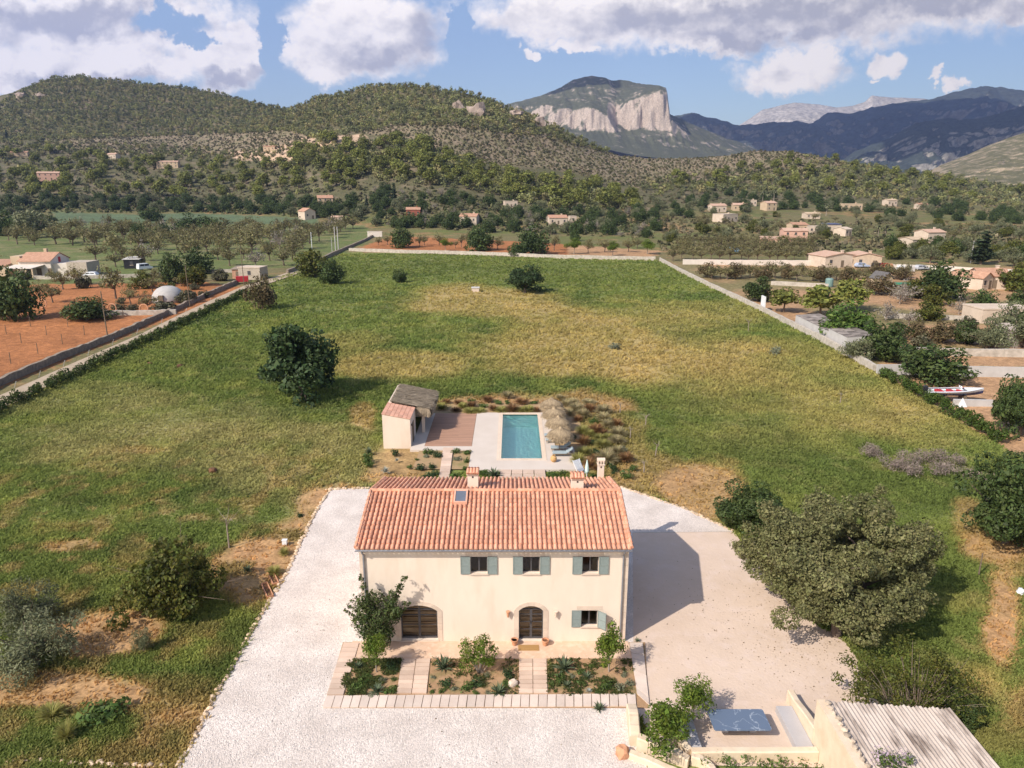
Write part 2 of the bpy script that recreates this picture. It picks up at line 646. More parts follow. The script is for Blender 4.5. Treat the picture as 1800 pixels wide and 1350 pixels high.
class MB:
    """collects shapes that become ONE mesh object"""

    def __init__(s):
        s.v, s.f = [], []

    def add(s, vs, fs):
        b = len(s.v)
        s.v += [tuple(p) for p in vs]
        s.f += [tuple(i + b for i in f) for f in fs]
        return s

    def quad(s, a, b, c, d):
        return s.add((a, b, c, d), ((0, 1, 2, 3),))

    def box(s, x0, x1, y0, y1, z0, z1, rot=0.0, piv=None, bev=0.0):
        vs = [(x0, y0, z0), (x1, y0, z0), (x1, y1, z0), (x0, y1, z0), (x0, y0, z1), (x1, y0, z1), (x1, y1, z1), (x0, y1, z1)]
        if rot:
            px, py = piv or ((x0 + x1) / 2, (y0 + y1) / 2)
            c, n = math.cos(rot), math.sin(rot)
            vs = [(px + (x - px) * c - (y - py) * n, py + (x - px) * n + (y - py) * c, z) for x, y, z in vs]
        if bev:
            b = bev
            z2 = z1 - b
            cx, cy = (x0 + x1) / 2, (y0 + y1) / 2
            top = []
            for v in vs[4:]:
                d = Vector((cx - v[0], cy - v[1], 0))
                d.normalize()
                top.append((v[0] + d.x * b * 1.4, v[1] + d.y * b * 1.4, z1))
            vs = vs[:4] + [(v[0], v[1], z2) for v in vs[4:]] + top
            return s.add(vs, ((3, 2, 1, 0), (0, 1, 5, 4), (1, 2, 6, 5), (2, 3, 7, 6), (3, 0, 4, 7), (4, 5, 9, 8), (5, 6, 10, 9), (6, 7, 11, 10), (7, 4, 8, 11), (8, 9, 10, 11)))
        return s.add(vs, ((3, 2, 1, 0), (4, 5, 6, 7), (0, 1, 5, 4), (1, 2, 6, 5), (2, 3, 7, 6), (3, 0, 4, 7)))

    def prism(s, poly, z0, z1):
        """outline (x,y) in counter-clockwise order, standing from z0 to z1"""
        a = sum(poly[i][0] * poly[(i + 1) % len(poly)][1] - poly[(i + 1) % len(poly)][0] * poly[i][1] for i in range(len(poly)))
        if a < 0:
            poly = poly[::-1]
        n = len(poly)
        vs = [(p[0], p[1], z0) for p in poly] + [(p[0], p[1], z1) for p in poly]
        fs = [tuple(range(n - 1, -1, -1)), tuple(range(n, 2 * n))] + [(i, (i + 1) % n, n + (i + 1) % n, n + i) for i in range(n)]
        return s.add(vs, fs)

    def tube(s, pts, rs, seg=6, cap=True):
        pts = [Vector(p) for p in pts]
        if not hasattr(rs, '__len__'):
            rs = [rs] * len(pts)
        vs, fs = [], []
        for i, p in enumerate(pts):
            d = (pts[min(i + 1, len(pts) - 1)] - pts[max(i - 1, 0)])
            if d.length < 1e-6:
                d = Vector((0, 0, 1))
            d.normalize()
            a = d.cross(Vector((0, 1, 0)) if abs(d.y) < 0.9 else Vector((1, 0, 0)))
            a.normalize()
            b = d.cross(a)
            for k in range(seg):
                t = 2 * math.pi * k / seg
                vs.append(p + (a * math.cos(t) + b * math.sin(t)) * rs[i])
        for i in range(len(pts) - 1):
            for k in range(seg):
                k2 = (k + 1) % seg
                fs.append((i * seg + k, i * seg + k2, (i + 1) * seg + k2, (i + 1) * seg + k))
        if cap:
            fs.append(tuple(range(seg - 1, -1, -1)))
            fs.append(tuple((len(pts) - 1) * seg + k for k in range(seg)))
        return s.add(vs, fs)

    def lathe(s, prof, c=(0, 0, 0), seg=12):
        vs, fs = [], []
        for r, z in prof:
            for k in range(seg):
                t = 2 * math.pi * k / seg
                vs.append((c[0] + r * math.cos(t), c[1] + r * math.sin(t), c[2] + z))
        for i in range(len(prof) - 1):
            for k in range(seg):
                k2 = (k + 1) % seg
                fs.append((i * seg + k, i * seg + k2, (i + 1) * seg + k2, (i + 1) * seg + k))
        fs.append(tuple(range(seg - 1, -1, -1)))
        fs.append(tuple((len(prof) - 1) * seg + k for k in range(seg)))
        return s.add(vs, fs)

    def rock(s, c, sx, sy, sz, rng, sub=1):
        ico = ICO[sub]
        j = [1 + rng.uniform(-.18, .18) for _ in ico[0]]
        a = rng.uniform(0, 6.28)
        ca, sa = math.cos(a), math.sin(a)
        vs = []
        for p, k in zip(ico[0], j):
            x, y, z = p[0] * sx * k, p[1] * sy * k, p[2] * sz * k
            vs.append((c[0] + x * ca - y * sa, c[1] + x * sa + y * ca, c[2] + z))
        return s.add(vs, ico[1])

    def build(s, name, m, parent=None, world=True, smooth=False, loc=(0, 0, 0), rot=0.0):
        off = Vector((0, 0, 0))
        if parent is not None and world:
            r = parent
            while r.parent is not None:
                r = r.parent
            off = r.location
        me = bpy.data.meshes.new(name)
        me.from_pydata([(p[0] - off[0], p[1] - off[1], p[2] - off[2]) for p in s.v], [], s.f)
        for mm in m if isinstance(m, (list, tuple)) else [m]:
            me.materials.append(mm)
        if smooth:
            me.polygons.foreach_set('use_smooth', [True] * len(me.polygons))
        me.update()
        return link(name, me, parent, loc, rot)


def _ico(sub):
    import bmesh
    bm = bmesh.new()
    bmesh.ops.create_icosphere(bm, subdivisions=sub, radius=1)
    vs = [tuple(v.co) for v in bm.verts]
    fs = [tuple(v.index for v in f.verts) for f in bm.faces]
    bm.free()
    return vs, fs


ICO = {1: _ico(1), 2: _ico(2)}


def sheet(name, poly, z, m, kind='structure', sub=None):
    me = bpy.data.meshes.new(name)
    a = sum(poly[i][0] * poly[(i + 1) % len(poly)][1] - poly[(i + 1) % len(poly)][0] * poly[i][1] for i in range(len(poly)))
    if a < 0:
        poly = poly[::-1]
    me.from_pydata([(p[0], p[1], z) for p in poly], [], [tuple(range(len(poly)))])
    me.materials.append(m)
    me.update()
    return tag(link(name, me), kind=kind)


def pxp(pts, z=0.0):
    return [tuple(G(x, y, z)[:2]) for x, y in pts]


def ordn(i):
    w = 'first second third fourth fifth sixth seventh eighth ninth tenth eleventh twelfth thirteenth fourteenth fifteenth sixteenth seventeenth eighteenth nineteenth twentieth'.split()
    if i < 20:
        return w[i]
    n = i + 1
    t = {2: 'twenty', 3: 'thirty', 4: 'forty', 5: 'fifty', 6: 'sixty', 7: 'seventy', 8: 'eighty', 9: 'ninety'}[n // 10]
    if n % 10 == 0:
        return t[:-1] + 'ieth'
    return t + '-' + w[n % 10 - 1]
# ------------------------------------------------------------------ colours of the land
def C(*a):
    return np.array(a, float)


GREEN, DEEP, LIME = C(.150, .175, .048), C(.098, .128, .036), C(.225, .228, .064)
DRY, STRAW, DIRT, RED = C(.390, .275, .115), C(.36, .295, .135), C(.43, .245, .118), C(.37, .15, .058)
SCRUB, WOOD, PLAIN = C(.25, .19, .125), C(.105, .098, .046), C(.165, .140, .062)


def mixc(a, b, t):
    t = np.clip(t, 0, 1)[:, None]
    return a * (1 - t) + b * t


def sm(x, lo, hi):
    t = np.clip((x - lo) / (hi - lo), 0, 1)
    return t * t * (3 - 2 * t)


def blob(px, py, n, cx, cy, rx, ry, soft=0.5):
    """1 inside an uneven patch of ground, 0 outside"""
    d = np.hypot((px - cx) / rx, (py - cy) / ry) + (n - 0.5) * 1.3
    return sm(-d, -1 - soft / 2, -1 + soft / 2)


FIELD = [(0, 720), (200, 618), (440, 505), (560, 462), (612, 441), (760, 446), (960, 453), (1152, 456), (1250, 503), (1400, 573), (1535, 648), (1765, 785), (2100, 1000), (2100, 1500), (-400, 1500), (-400, 900)]


def landcol(x, y, z):
    px, py = proj(x, y, z)
    n1 = fbm(x / 14, y / 14, 4, 1)
    n2 = fbm(x / 4.5, y / 4.5, 4, 2)
    n3 = fbm(x / 40, y / 40, 3, 3)
    n4 = fbm(x / 1.6, y / 1.6, 3, 4)
    # --- the fenced field
    c = mixc(np.tile(GREEN, (len(x), 1)), DEEP, sm(n1, .52, .72) * .75)
    c = mixc(c, LIME, sm(n2, .50, .72) * .7)
    c = mixc(c, STRAW, sm(n4, .58, .75) * .3)
    for (cx, cy, rx, ry, k) in [(870, 532, 170, 22, .85), (830, 512, 110, 12, .5), (1050, 615, 230, 55, .85), (1180, 650, 160, 40, .6), (700, 640, 120, 28, .75), (980, 650, 120, 18, .6),
                                (1250, 555, 120, 30, .45), (1400, 640, 150, 40, .4), (1500, 720, 130, 40, .45), (1620, 740, 110, 40, .4), (1300, 700, 140, 30, .45), (620, 600, 80, 14, .4), (1350, 770, 160, 40, .3)]:
        c = mixc(c, DRY, blob(px, py, n1, cx, cy, rx, ry, .9) * k * (.6 + .5 * n2))
    for (cx, cy, rx, ry, k) in [(760, 470, 160, 16, .5), (1040, 480, 170, 20, .4), (1060, 705, 300, 20, .65), (740, 690, 110, 22, .6), (1350, 800, 210, 45, .5), (1560, 860, 200, 50, .6), (560, 500, 70, 40, .4), (350, 620, 180, 30, .35),
                                (1200, 745, 100, 30, .4), (1730, 960, 120, 60, .4)]:
        c = mixc(c, GREEN * .8, blob(px, py, n1, cx, cy, rx, ry, .9) * k)
    # the worn side of the field near the house
    for (cx, cy, rx, ry, k) in [(300, 770, 260, 60, .45), (130, 700, 160, 25, .35), (480, 830, 120, 50, .6), (180, 800, 100, 30, .4), (420, 760, 200, 18, .5), (620, 810, 60, 60, .6), (560, 880, 60, 40, .5)]:
        c = mixc(c, STRAW * .9, blob(px, py, n2, cx, cy, rx, ry, .8) * k)
    for (cx, cy, rx, ry, k) in [(560, 900, 40, 50, .8), (480, 990, 70, 45, .85), (430, 1020, 60, 60, .8), (180, 1110, 110, 45, .9), (90, 1215, 170, 34, .85), (300, 1230, 90, 40, .5), (330, 1290, 90, 40, .55), (120, 960, 60, 12, .7),
                                (240, 1330, 90, 30, .5), (40, 1040, 50, 14, .4), (520, 940, 40, 30, .7), (590, 870, 40, 20, .7), (1230, 870, 70, 50, .75), (1150, 840, 60, 40, .5), (1745, 955, 60, 35, .7), (1760, 1100, 32, 80, .95), (1800, 1240, 40, 40, .5),
                                (1720, 1200, 60, 40, .25), (700, 815, 70, 32, .75), (1050, 780, 85, 65, .35), (1010, 705, 90, 20, .6), (850, 712, 130, 14, .85), (1760, 1300, 60, 30, .25), (250, 790, 60, 10, .35), (640, 730, 24, 20, .5), (1800, 985, 50, 25, .4), (1700, 925, 30, 40, .5)]:
        c = mixc(c, DIRT * (.85 + .3 * n4[:, None]), blob(px, py, n2, cx, cy, rx, ry, .55) * k)
    nl = sm(py, 720, 900) * (1 - sm(px, 560, 620)) + .45 * sm(px, 1640, 1700) * sm(py, 950, 1050)
    c = mixc(c, DIRT * .85, sm(n4 * .6 + n2 * .4, .52, .66) * .42 * nl)
    c = mixc(c, DEEP * .9, sm(fbm(x / 2.3, y / 2.3, 3, 14), .54, .7) * .45 * nl)
    # --- outside the field: the plain
    f = inpoly(px + (n2 - .5) * 10, py + (n4 - .5) * 3, FIELD) & (y < 275)
    pl = mixc(np.tile(PLAIN, (len(x), 1)), GREEN * .8, sm(n1, .42, .66) * .75)
    pl = mixc(pl, DIRT * .8, sm(n3 * .5 + n2 * .5, .55, .68) * .7)
    orch = inpoly(px, py, [(-300, 385), (640, 395), (660, 415), (560, 470), (440, 470), (150, 500), (-300, 520)])
    pl = np.where(orch[:, None], mixc(np.tile(C(.125, .150, .048), (len(x), 1)), C(.19, .175, .075), sm(n2, .45, .68)), pl)
    grn = inpoly(px, py, [(90, 372), (250, 378), (330, 374), (560, 384), (560, 396), (300, 392), (100, 392)])
    pl = np.where(grn[:, None], C(.105, .140, .070) * (.8 + .4 * n2[:, None]), pl)
    # orange soil left of the track and behind the far wall
    redp = inpoly(px, py, [(-300, 505), (190, 497), (360, 495), (430, 505), (300, 560), (180, 605), (0, 680), (-300, 830)])
    redp |= inpoly(px, py, [(625, 438), (690, 415), (900, 424), (1160, 440), (1150, 453), (900, 446)])
    redp |= inpoly(px, py, [(1540, 672), (1700, 656), (1900, 665), (1900, 800), (1765, 790), (1640, 712)])
    redp |= inpoly(px, py, [(1585, 620), (1900, 622), (1900, 645), (1540, 642)])
    pl = np.where(redp[:, None], RED * (.72 + .45 * n2[:, None]), pl)
    pl = np.where((redp & (px > 1000))[:, None], C(.40, .235, .125) * (.8 + .4 * n2[:, None]), pl)
    rs = inpoly(px, py, [(1170, 455), (1800, 462), (1900, 470), (1900, 660), (1540, 650), (1400, 572), (1250, 500)]) & ~redp
    pl = np.where(rs[:, None], mixc(np.tile(C(.20, .165, .075), (len(x), 1)), C(.40, .24, .13), sm(n1, .42, .62)), pl)
    c = np.where(f[:, None], c, pl)
    # --- hills
    up = sm(z, 2.0, 14.0) * sm(y, 360, 430)
    hill = mixc(np.tile(WOOD, (len(x), 1)), SCRUB * .8, sm(n2 * .6 + n1 * .4, .48, .66) * .75)
    sc = inpoly(px, py, [(600, 222), (800, 212), (1000, 240), (1150, 268), (1400, 258), (1500, 288), (1250, 315), (1120, 330), (1000, 300), (850, 285), (740, 258)])
    sc |= inpoly(px, py, [(90, 238), (500, 226), (560, 236), (450, 272), (250, 275), (100, 262)])
    hill = np.where(sc[:, None], mixc(np.tile(SCRUB, (len(x), 1)), WOOD * 1.6, sm(n2, .45, .62) * .7), hill)
    bare = inpoly(px, py, [(400, 268), (470, 262), (540, 240), (640, 236), (650, 250), (560, 262), (530, 285), (420, 282)])
    hill = np.where(bare[:, None], C(.52, .36, .24) * (.75 + .5 * n2[:, None]), hill)
    return mixc(c, hill, up), f


def polar(r0, r1, ratio, azl, ncol, cy):
    r = [r0]
    while r[-1] < r1:
        r.append(r[-1] * ratio)
    r = np.array(r)
    a = np.linspace(-azl, azl, ncol)
    R, A = np.meshgrid(r, a, indexing='ij')
    X, Y = (R * np.sin(A)).ravel(), (R * np.cos(A) + cy).ravel()
    nr, nc = R.shape
    i = np.arange((nr - 1) * (nc - 1))
    a0 = (i // (nc - 1)) * nc + i % (nc - 1)
    return X, Y, np.stack([a0, a0 + 1, a0 + 1 + nc, a0 + nc], 1)[:, ::-1]


def build_ground():
    X, Y, Fc = polar(62, 14000, 1.0105, rad(62), 470, -50)
    Z = hgt(X, Y)
    n = fbm(X / 7, Y / 7, 3, 21)
    near = (Y < 300)
    px, py = proj(X, Y, Z)
    Z = Z + np.where(near & (Y > 50), (n - .5) * .35 * sm(Y, 50, 90), 0)
    Z = np.where(Y > 1900, np.minimum(Z, 8), Z)
    # flat under pool terrace and house
    flat = (np.abs(X) < 14) & (Y < 95)
    Z = np.where(flat, 0, Z)
    Z = np.where(near & ((px < 440) | (px > 1250)) & (py < 700), Z * .3 - .0, Z)
    Zb = np.where(near, np.minimum(Z, .12) - .14 * sm(Y, 50, 60), Z)
    Zb = np.where(Y < 50, -0.0, Zb)
    col, _ = landcol(X, Y, Z)
    ip = (X > -1.6) & (X < 3.4) & (Y > 63) & (Y < 77.8)
    Fc = Fc[~ip[Fc].any(1)]
    me = npmesh('ground', np.stack([X, Y, Zb], 1), Fc, attrmat('land', scales=((.9, .30), (5, .35), (.12, .12)), bump=.6, bscale=2.5), col=col, smooth=True)
    tag(link('ground', me), kind='structure')


build_ground()

# ------------------------------------------------------------------ far mountains
def rockmat(name, forest, rock, lo, hi, nscale=.004, sh=-1.1):
    m, N, L = _nt(name)
    o = N.new('ShaderNodeOutputMaterial')
    b = N.new('ShaderNodeBsdfPrincipled')
    b.inputs['Roughness'].default_value = .95
    b.inputs['Specular IOR Level'].default_value = .1
    g = N.new('ShaderNodeNewGeometry')
    s = N.new('ShaderNodeSeparateXYZ')
    L.new(g.outputs['Normal'], s.inputs[0])
    n = N.new('ShaderNodeTexNoise')
    n.inputs['Scale'].default_value = nscale
    n.inputs['Detail'].default_value = 8
    n.inputs['Roughness'].default_value = .68
    L.new(g.outputs['Position'], n.inputs['Vector'])
    a = N.new('ShaderNodeMath')
    a.operation = 'MULTIPLY_ADD'
    L.new(n.outputs['Fac'], a.inputs[0])
    a.inputs[1].default_value = sh
    L.new(s.outputs[2], a.inputs[2])
    r = N.new('ShaderNodeMapRange')
    r.interpolation_type = 'SMOOTHSTEP'
    r.inputs['From Min'].default_value = lo
    r.inputs['From Max'].default_value = hi
    L.new(a.outputs[0], r.inputs['Value'])
    n2 = N.new('ShaderNodeTexNoise')
    n2.inputs['Scale'].default_value = nscale * 12
    n2.inputs['Detail'].default_value = 6
    n2.inputs['Roughness'].default_value = .7
    L.new(g.outputs['Position'], n2.inputs['Vector'])
    r2 = N.new('ShaderNodeMapRange')
    r2.inputs['From Min'].default_value = .3
    r2.inputs['From Max'].default_value = .7
    r2.inputs['To Min'].default_value = .4
    r2.inputs['To Max'].default_value = 1.6
    L.new(n2.outputs['Fac'], r2.inputs['Value'])
    mx = N.new('ShaderNodeMix')
    mx.data_type = 'RGBA'
    mx.inputs['A'].default_value = (*rock, 1)
    mx.inputs['B'].default_value = (*forest, 1)
    L.new(r.outputs[0], mx.inputs['Factor'])
    h = N.new('ShaderNodeHueSaturation')
    L.new(r2.outputs[0], h.inputs['Value'])
    L.new(mx.outputs['Result'], h.inputs['Color'])
    L.new(h.outputs[0], b.inputs['Base Color'])
    bn = N.new('ShaderNodeBump')
    bn.inputs['Strength'].default_value = .6
    bn.inputs['Distance'].default_value = .02 / nscale
    L.new(n2.outputs['Fac'], bn.inputs['Height'])
    L.new(bn.outputs[0], b.inputs['Normal'])
    L.new(b.outputs[0], o.inputs[0])
    return m


def mountain(name, ridge, Dr, Df, yfoot, m, amp=.10, seed=1, prof=None, ncol=260, nrow=90, sc=400.0, back=.5):
    """ridge: skyline as photo pixels; the slope falls from distance Dr towards Df, then down again behind"""
    rx = np.array([p[0] for p in ridge], float)
    ry = np.array([p[1] for p in ridge], float)
    xs = np.linspace(rx[0], rx[-1], ncol)
    ys = np.interp(xs, rx, ry)
    V = []
    T = np.concatenate([np.linspace(0, 1, nrow), 1 + np.linspace(.04, .8, 24)])
    pr = prof or [(0, 0), (.35, .22), (.7, .62), (1, 1)]
    pt, pv = [p[0] for p in pr], [p[1] for p in pr]
    X, Y, Z = [], [], []
    for t in T:
        D = Df + (Dr - Df) * t
        p = np.array([at(a, b, Dr) for a, b in zip(xs, ys)])
        q = np.array([at(a, yfoot, Df) for a in xs])
        if t <= 1:
            k = np.interp(t, pt, pv)
            z = q[:, 2] * (1 - k) + p[:, 2] * k
            x = q[:, 0] * (1 - t) + p[:, 0] * t
        else:
            z = p[:, 2] * (1 - (t - 1) * back * 1.6)
            x = p[:, 0] * (1 + (t - 1) * .2)
        X.append(x)
        Y.append(np.full(ncol, D))
        Z.append(z)
    X, Y, Z = np.array(X), np.array(Y), np.array(Z)
    hmax = np.max(Z)
    r = 1 - np.abs(2 * fbm(X / sc, Y / sc * .6, 6, seed, .55) - 1)
    w = np.clip(np.minimum(T, 1), 0, 1)[:, None]
    env = np.sin(np.pi * np.clip(w, 0, 1) ** 1.2) * .9 + .1
    env[T > 1] = .3
    Z = Z + (r - .6) * amp * hmax * env * 1.6
    Z = Z + (fbm(X / (sc * .18), Y / (sc * .18), 4, seed + 40) - .5) * amp * hmax * .22
    Y = Y - (r - .6) * (Dr - Df) * .18 * env
    nr, nc = X.shape
    i = np.arange((nr - 1) * (nc - 1))
    a0 = (i // (nc - 1)) * nc + i % (nc - 1)
    Fc = np.stack([a0, a0 + 1, a0 + 1 + nc, a0 + nc], 1)
    me = npmesh(name, np.stack([X.ravel(), Y.ravel(), Z.ravel()], 1), Fc, m, smooth=True)
    return tag(link(name, me), kind='structure')


FOREST_FAR = (.050, .060, .032)
M_FAR = rockmat('far_forest', (.062, .072, .064), (.20, .18, .15), -.02, .10, .0022)
M_PALE = rockmat('pale_rock', (.42, .37, .31), (.56, .49, .42), .1, .4, .002)
M_BLUE = rockmat('dark_forest', (.052, .062, .050), (.26, .235, .20), .02, .14, .005)
M_CLIFF = rockmat('cliff_rock', (.098, .100, .060), (.44, .355, .29), -.22, .06, .016, sh=-1.6)
M_TAN = rockmat('tan_forest', (.13, .12, .058), (.33, .26, .175), .25, .45, .045)

# the table mountain with cliffs: columns of (distance, pixel row)
ALA = {
    760: [(3000, 262), (3600, 235), (4000, 224), (4300, 219)],
    880: [(3000, 255), (3500, 228), (3800, 205), (4200, 190), (4300, 187)],
    910: [(3000, 252), (3500, 222), (3700, 205), (3760, 186), (4200, 180), (4400, 178)],
    950: [(3000, 250), (3480, 224), (3600, 214), (3640, 188), (3900, 178), (4300, 169)],
    985: [(3000, 250), (3420, 226), (3500, 221), (3530, 192), (3800, 174), (4300, 154)],
    1010: [(3000, 252), (3380, 230), (3430, 226), (3465, 193), (3800, 170), (4300, 139)],
    1040: [(3000, 255), (3330, 234), (3380, 231), (3420, 189), (3700, 172), (4300, 133)],
    1068: [(3000, 262), (3300, 240), (3360, 234), (3400, 200), (3700, 176), (4250, 139)],
    1082: [(3000, 266), (3300, 240), (3440, 232), (3600, 205), (3760, 178), (4250, 142)],
    1100: [(3000, 270), (3300, 245), (3560, 228), (3600, 181), (3800, 170), (4250, 143)],
    1130: [(3000, 275), (3300, 250), (3500, 226), (3540, 172), (3700, 162), (4250, 147)],
    1160: [(3000, 278), (3300, 255), (3460, 228), (3500, 165), (3560, 156), (4200, 150)],
    1172: [(3000, 280), (3300, 256), (3460, 230), (3500, 170), (3540, 160), (4200, 155)],
    1176: [(3000, 280), (3300, 257), (3460, 232), (3520, 208), (3700, 204), (4200, 200)],
    1210: [(3000, 284), (3300, 263), (3500, 242), (3800, 222), (4200, 215)],
    1260: [(3000, 288), (3300, 272), (3500, 256), (3800, 240), (4200, 236)],
    1340: [(3000, 292), (3300, 282), (3500, 276), (3800, 270), (4200, 268)],
}


def table_mountain():
    cs = np.array(sorted(ALA), float)
    D = np.concatenate([np.linspace(3000, 3300, 12), np.arange(3304, 3800, 7), np.linspace(3800, 4300, 30)])
    tab = np.array([np.interp(D, [p[0] for p in ALA[int(c)]], [p[1] for p in ALA[int(c)]]) for c in cs])
    xs = np.linspace(cs[0], cs[-1], 330)
    py = np.array([np.interp(xs, cs, tab[:, j]) for j in range(len(D))])
    X, Y, Z = np.zeros_like(py), np.zeros_like(py), np.zeros_like(py)
    for j, d in enumerate(D):
        for i, x in enumerate(xs):
            p = at(x, py[j, i], d)
            X[j, i], Y[j, i], Z[j, i] = p
    w = np.minimum(1, (D - 3000) / 300)[:, None]
    gul = fbm(X / 46, Z / 300, 5, 4, .55) - .5
    Y = Y - gul * 95 * w + (fbm(X / 150, Y / 150, 4, 8) - .5) * 70 * w
    Z = Z + (fbm(X / 60, Y / 60, 4, 6) - .5) * 16 * w * np.minimum(1, (4300 - D) / 200 + .3)[:, None]
    rows = [(X, Y, Z)]
    bx, by, bz = X[-1], Y[-1], Z[-1]
    for k in range(1, 10):
        X = np.vstack([X, bx * (1 + .02 * k)])
        Y = np.vstack([Y, by + 110 * k])
        Z = np.vstack([Z, bz - 46 * k])
    nr, nc = X.shape
    i = np.arange((nr - 1) * (nc - 1))
    a0 = (i // (nc - 1)) * nc + i % (nc - 1)
    me = npmesh('mountain', np.stack([X.ravel(), Y.ravel(), Z.ravel()], 1), np.stack([a0, a0 + 1, a0 + 1 + nc, a0 + nc], 1), M_CLIFF, smooth=False)
    tag(link('mountain', me), kind='structure')


table_mountain()
mountain('mountain', [(1120, 240), (1175, 208), (1215, 199), (1240, 205), (1300, 221), (1345, 217), (1400, 214), (1450, 222), (1500, 250), (1560, 275)], 6200, 4600, 296, M_FAR, .15, 3, sc=260)
mountain('mountain', [(1240, 260), (1298, 221), (1320, 207), (1340, 193), (1395, 181), (1440, 184), (1470, 190), (1500, 186), (1520, 179), (1532, 168), (1545, 170), (1580, 172), (1625, 174), (1700, 190), (1900, 215)], 9500, 8000, 262, M_PALE, .05, 7, sc=900)
mountain('mountain', [(1370, 285), (1430, 216), (1452, 199), (1500, 199), (1530, 190), (1575, 183), (1640, 174), (1690, 160), (1735, 152), (1770, 157), (1800, 160), (1900, 175), (2100, 160), (2300, 200)], 7000, 5000, 300, M_FAR, .15, 11, sc=340)
mountain('mountain', [(1430, 318), (1500, 268), (1560, 245), (1610, 218), (1660, 209), (1700, 213), (1740, 206), (1800, 186), (1900, 160), (2100, 190), (2300, 220)], 4300, 3000, 330, M_BLUE, .15, 17, sc=220)
mountain('hill', [(1600, 335), (1650, 292), (1700, 272), (1740, 254), (1800, 233), (1900, 205), (2100, 190), (2400, 230)], 1900, 1250, 345, M_TAN, .05, 23, sc=160)
mountain('mountain', [(-900, 240), (-500, 205), (-250, 225), (0, 200), (200, 230)], 3200, 2300, 330, M_FAR, .1, 29, sc=400)
# ------------------------------------------------------------------ materials of the built things
PLASTER = mat('cream_plaster', (.765, .635, .515), (.715, .585, .47), scale=.7, rough=.92, bump=.12, bscale=9, stretch=(1.5, 1.5, .45), c3=(.64, .50, .375), s3=.55, w3=.5)
PLASTER2 = mat('pale_plaster', (.72, .585, .43), (.65, .51, .36), scale=1.6, rough=.92, bump=.3, bscale=5, c3=(.60, .43, .28), s3=1.1, w3=.5)
TILEP = mat('pale_far_tile', (.48, .29, .20), (.56, .38, .28), scale=.6, rough=.9)
WHITEW = mat('white_plaster', (.68, .60, .52), (.60, .52, .44), scale=.5, rough=.9)
PINKW = mat('pink_plaster', (.66, .40, .30), (.60, .35, .25), scale=.5, rough=.9)
OCHREW = mat('ochre_plaster', (.56, .42, .28), (.49, .36, .24), scale=.5, rough=.9)
STONEW = mat('rubble_stone', (.33, .26, .195), (.19, .15, .115), scale=2.2, rough=.95, bump=.8, bscale=4, detail=3)
WALLST = mat('pale_field_stone', (.56, .49, .41), (.36, .31, .25), scale=1.4, rough=.95, bump=.6, bscale=3, detail=4)
CONCW = mat('grey_block', (.52, .49, .46), (.44, .41, .38), scale=.8, rough=.9)
MARES = mat('cut_sandstone', (.66, .53, .42), (.58, .45, .35), scale=1.8, rough=.9, bump=.1, island=.08)
SLAB = mat('paving_slab', (.63, .47, .36), (.56, .40, .30), scale=1.3, rough=.9, bump=.15, bscale=14, island=.16)
SLABP = mat('paving_slab_pale', (.66, .54, .45), (.58, .46, .38), scale=1.3, rough=.9, bump=.15, bscale=14, island=.10)
TILE = mat('clay_tile', (.61, .275, .16), (.67, .34, .22), scale=3.0, rough=.85, island=.22, bump=.1, bscale=30, c3=(.66, .40, .27), s3=1.1, w3=.35)
TILEF = mat('flat_clay_tile', (.66, .33, .22), (.70, .39, .27), scale=2, rough=.85, island=.16)
TILEO = mat('old_clay_tile', (.36, .19, .12), (.50, .29, .19), scale=1.5, rough=.9, island=.25)
STEEL = mat('dark_frame', (.07, .066, .068), (.06, .056, .058), scale=4, rough=.45, spec=.5)
ZINC = mat('zinc', (.33, .33, .35), (.26, .26, .28), scale=3, rough=.45, metal=.5)
SHUT = mat('green_grey_paint', (.235, .27, .25), (.20, .232, .215), scale=6, rough=.6)
INNER = mat('inner_floor', (.62, .40, .22), (.50, .31, .16), scale=1.5, rough=.6)
WOODD = mat('deck_board', (.42, .245, .165), (.36, .20, .13), scale=3, rough=.75, island=.14, stretch=(.4, 4, 1))
WOODP = mat('weathered_wood', (.20, .15, .10), (.13, .095, .065), scale=5, rough=.9, island=.2)
THATCH = mat('straw', (.43, .32, .195), (.30, .22, .135), scale=4, rough=.95, island=.38, bump=.3, bscale=20)
THATCHD = mat('grey_straw', (.37, .29, .20), (.25, .195, .135), scale=1.2, rough=.95, island=.35, bump=.5, bscale=14, stretch=(1, 3, 1))
CONC = mat('patio_concrete', (.62, .53, .45), (.57, .48, .40), scale=.5, rough=.9, bump=.05)
COPE = mat('pool_coping', (.70, .56, .43), (.64, .50, .38), scale=1.2, rough=.85)
BASIN = mat('pool_plaster', (.52, .88, .82), (.47, .83, .77), scale=1.5, rough=.8)
TERRA = mat('terracotta', (.60, .30, .17), (.50, .24, .13), scale=5, rough=.85)
MATM = mat('coir', (.42, .24, .09), (.34, .19, .07), scale=20, rough=.98)
BENCH = mat('grey_cement', (.46, .43, .42), (.42, .39, .38), scale=1.2, rough=.85)
CUSH = mat('blue_grey_cloth', (.36, .42, .44), (.30, .36, .38), scale=6, rough=.95)
WHITEP = mat('white_paint', (.78, .78, .78), (.72, .72, .72), scale=2, rough=.4, spec=.5)
DARKP = mat('dark_paint', (.02, .02, .024), (.03, .03, .035), scale=2, rough=.3, spec=.5)
REDP = mat('red_paint', (.45, .03, .04), (.38, .03, .03), scale=2, rough=.5)
NAVY = mat('navy_paint', (.02, .03, .10), (.025, .035, .12), scale=2, rough=.35, spec=.5)
RUBBER = mat('rubber', (.015, .015, .015), (.02, .02, .02), scale=8, rough=.8)
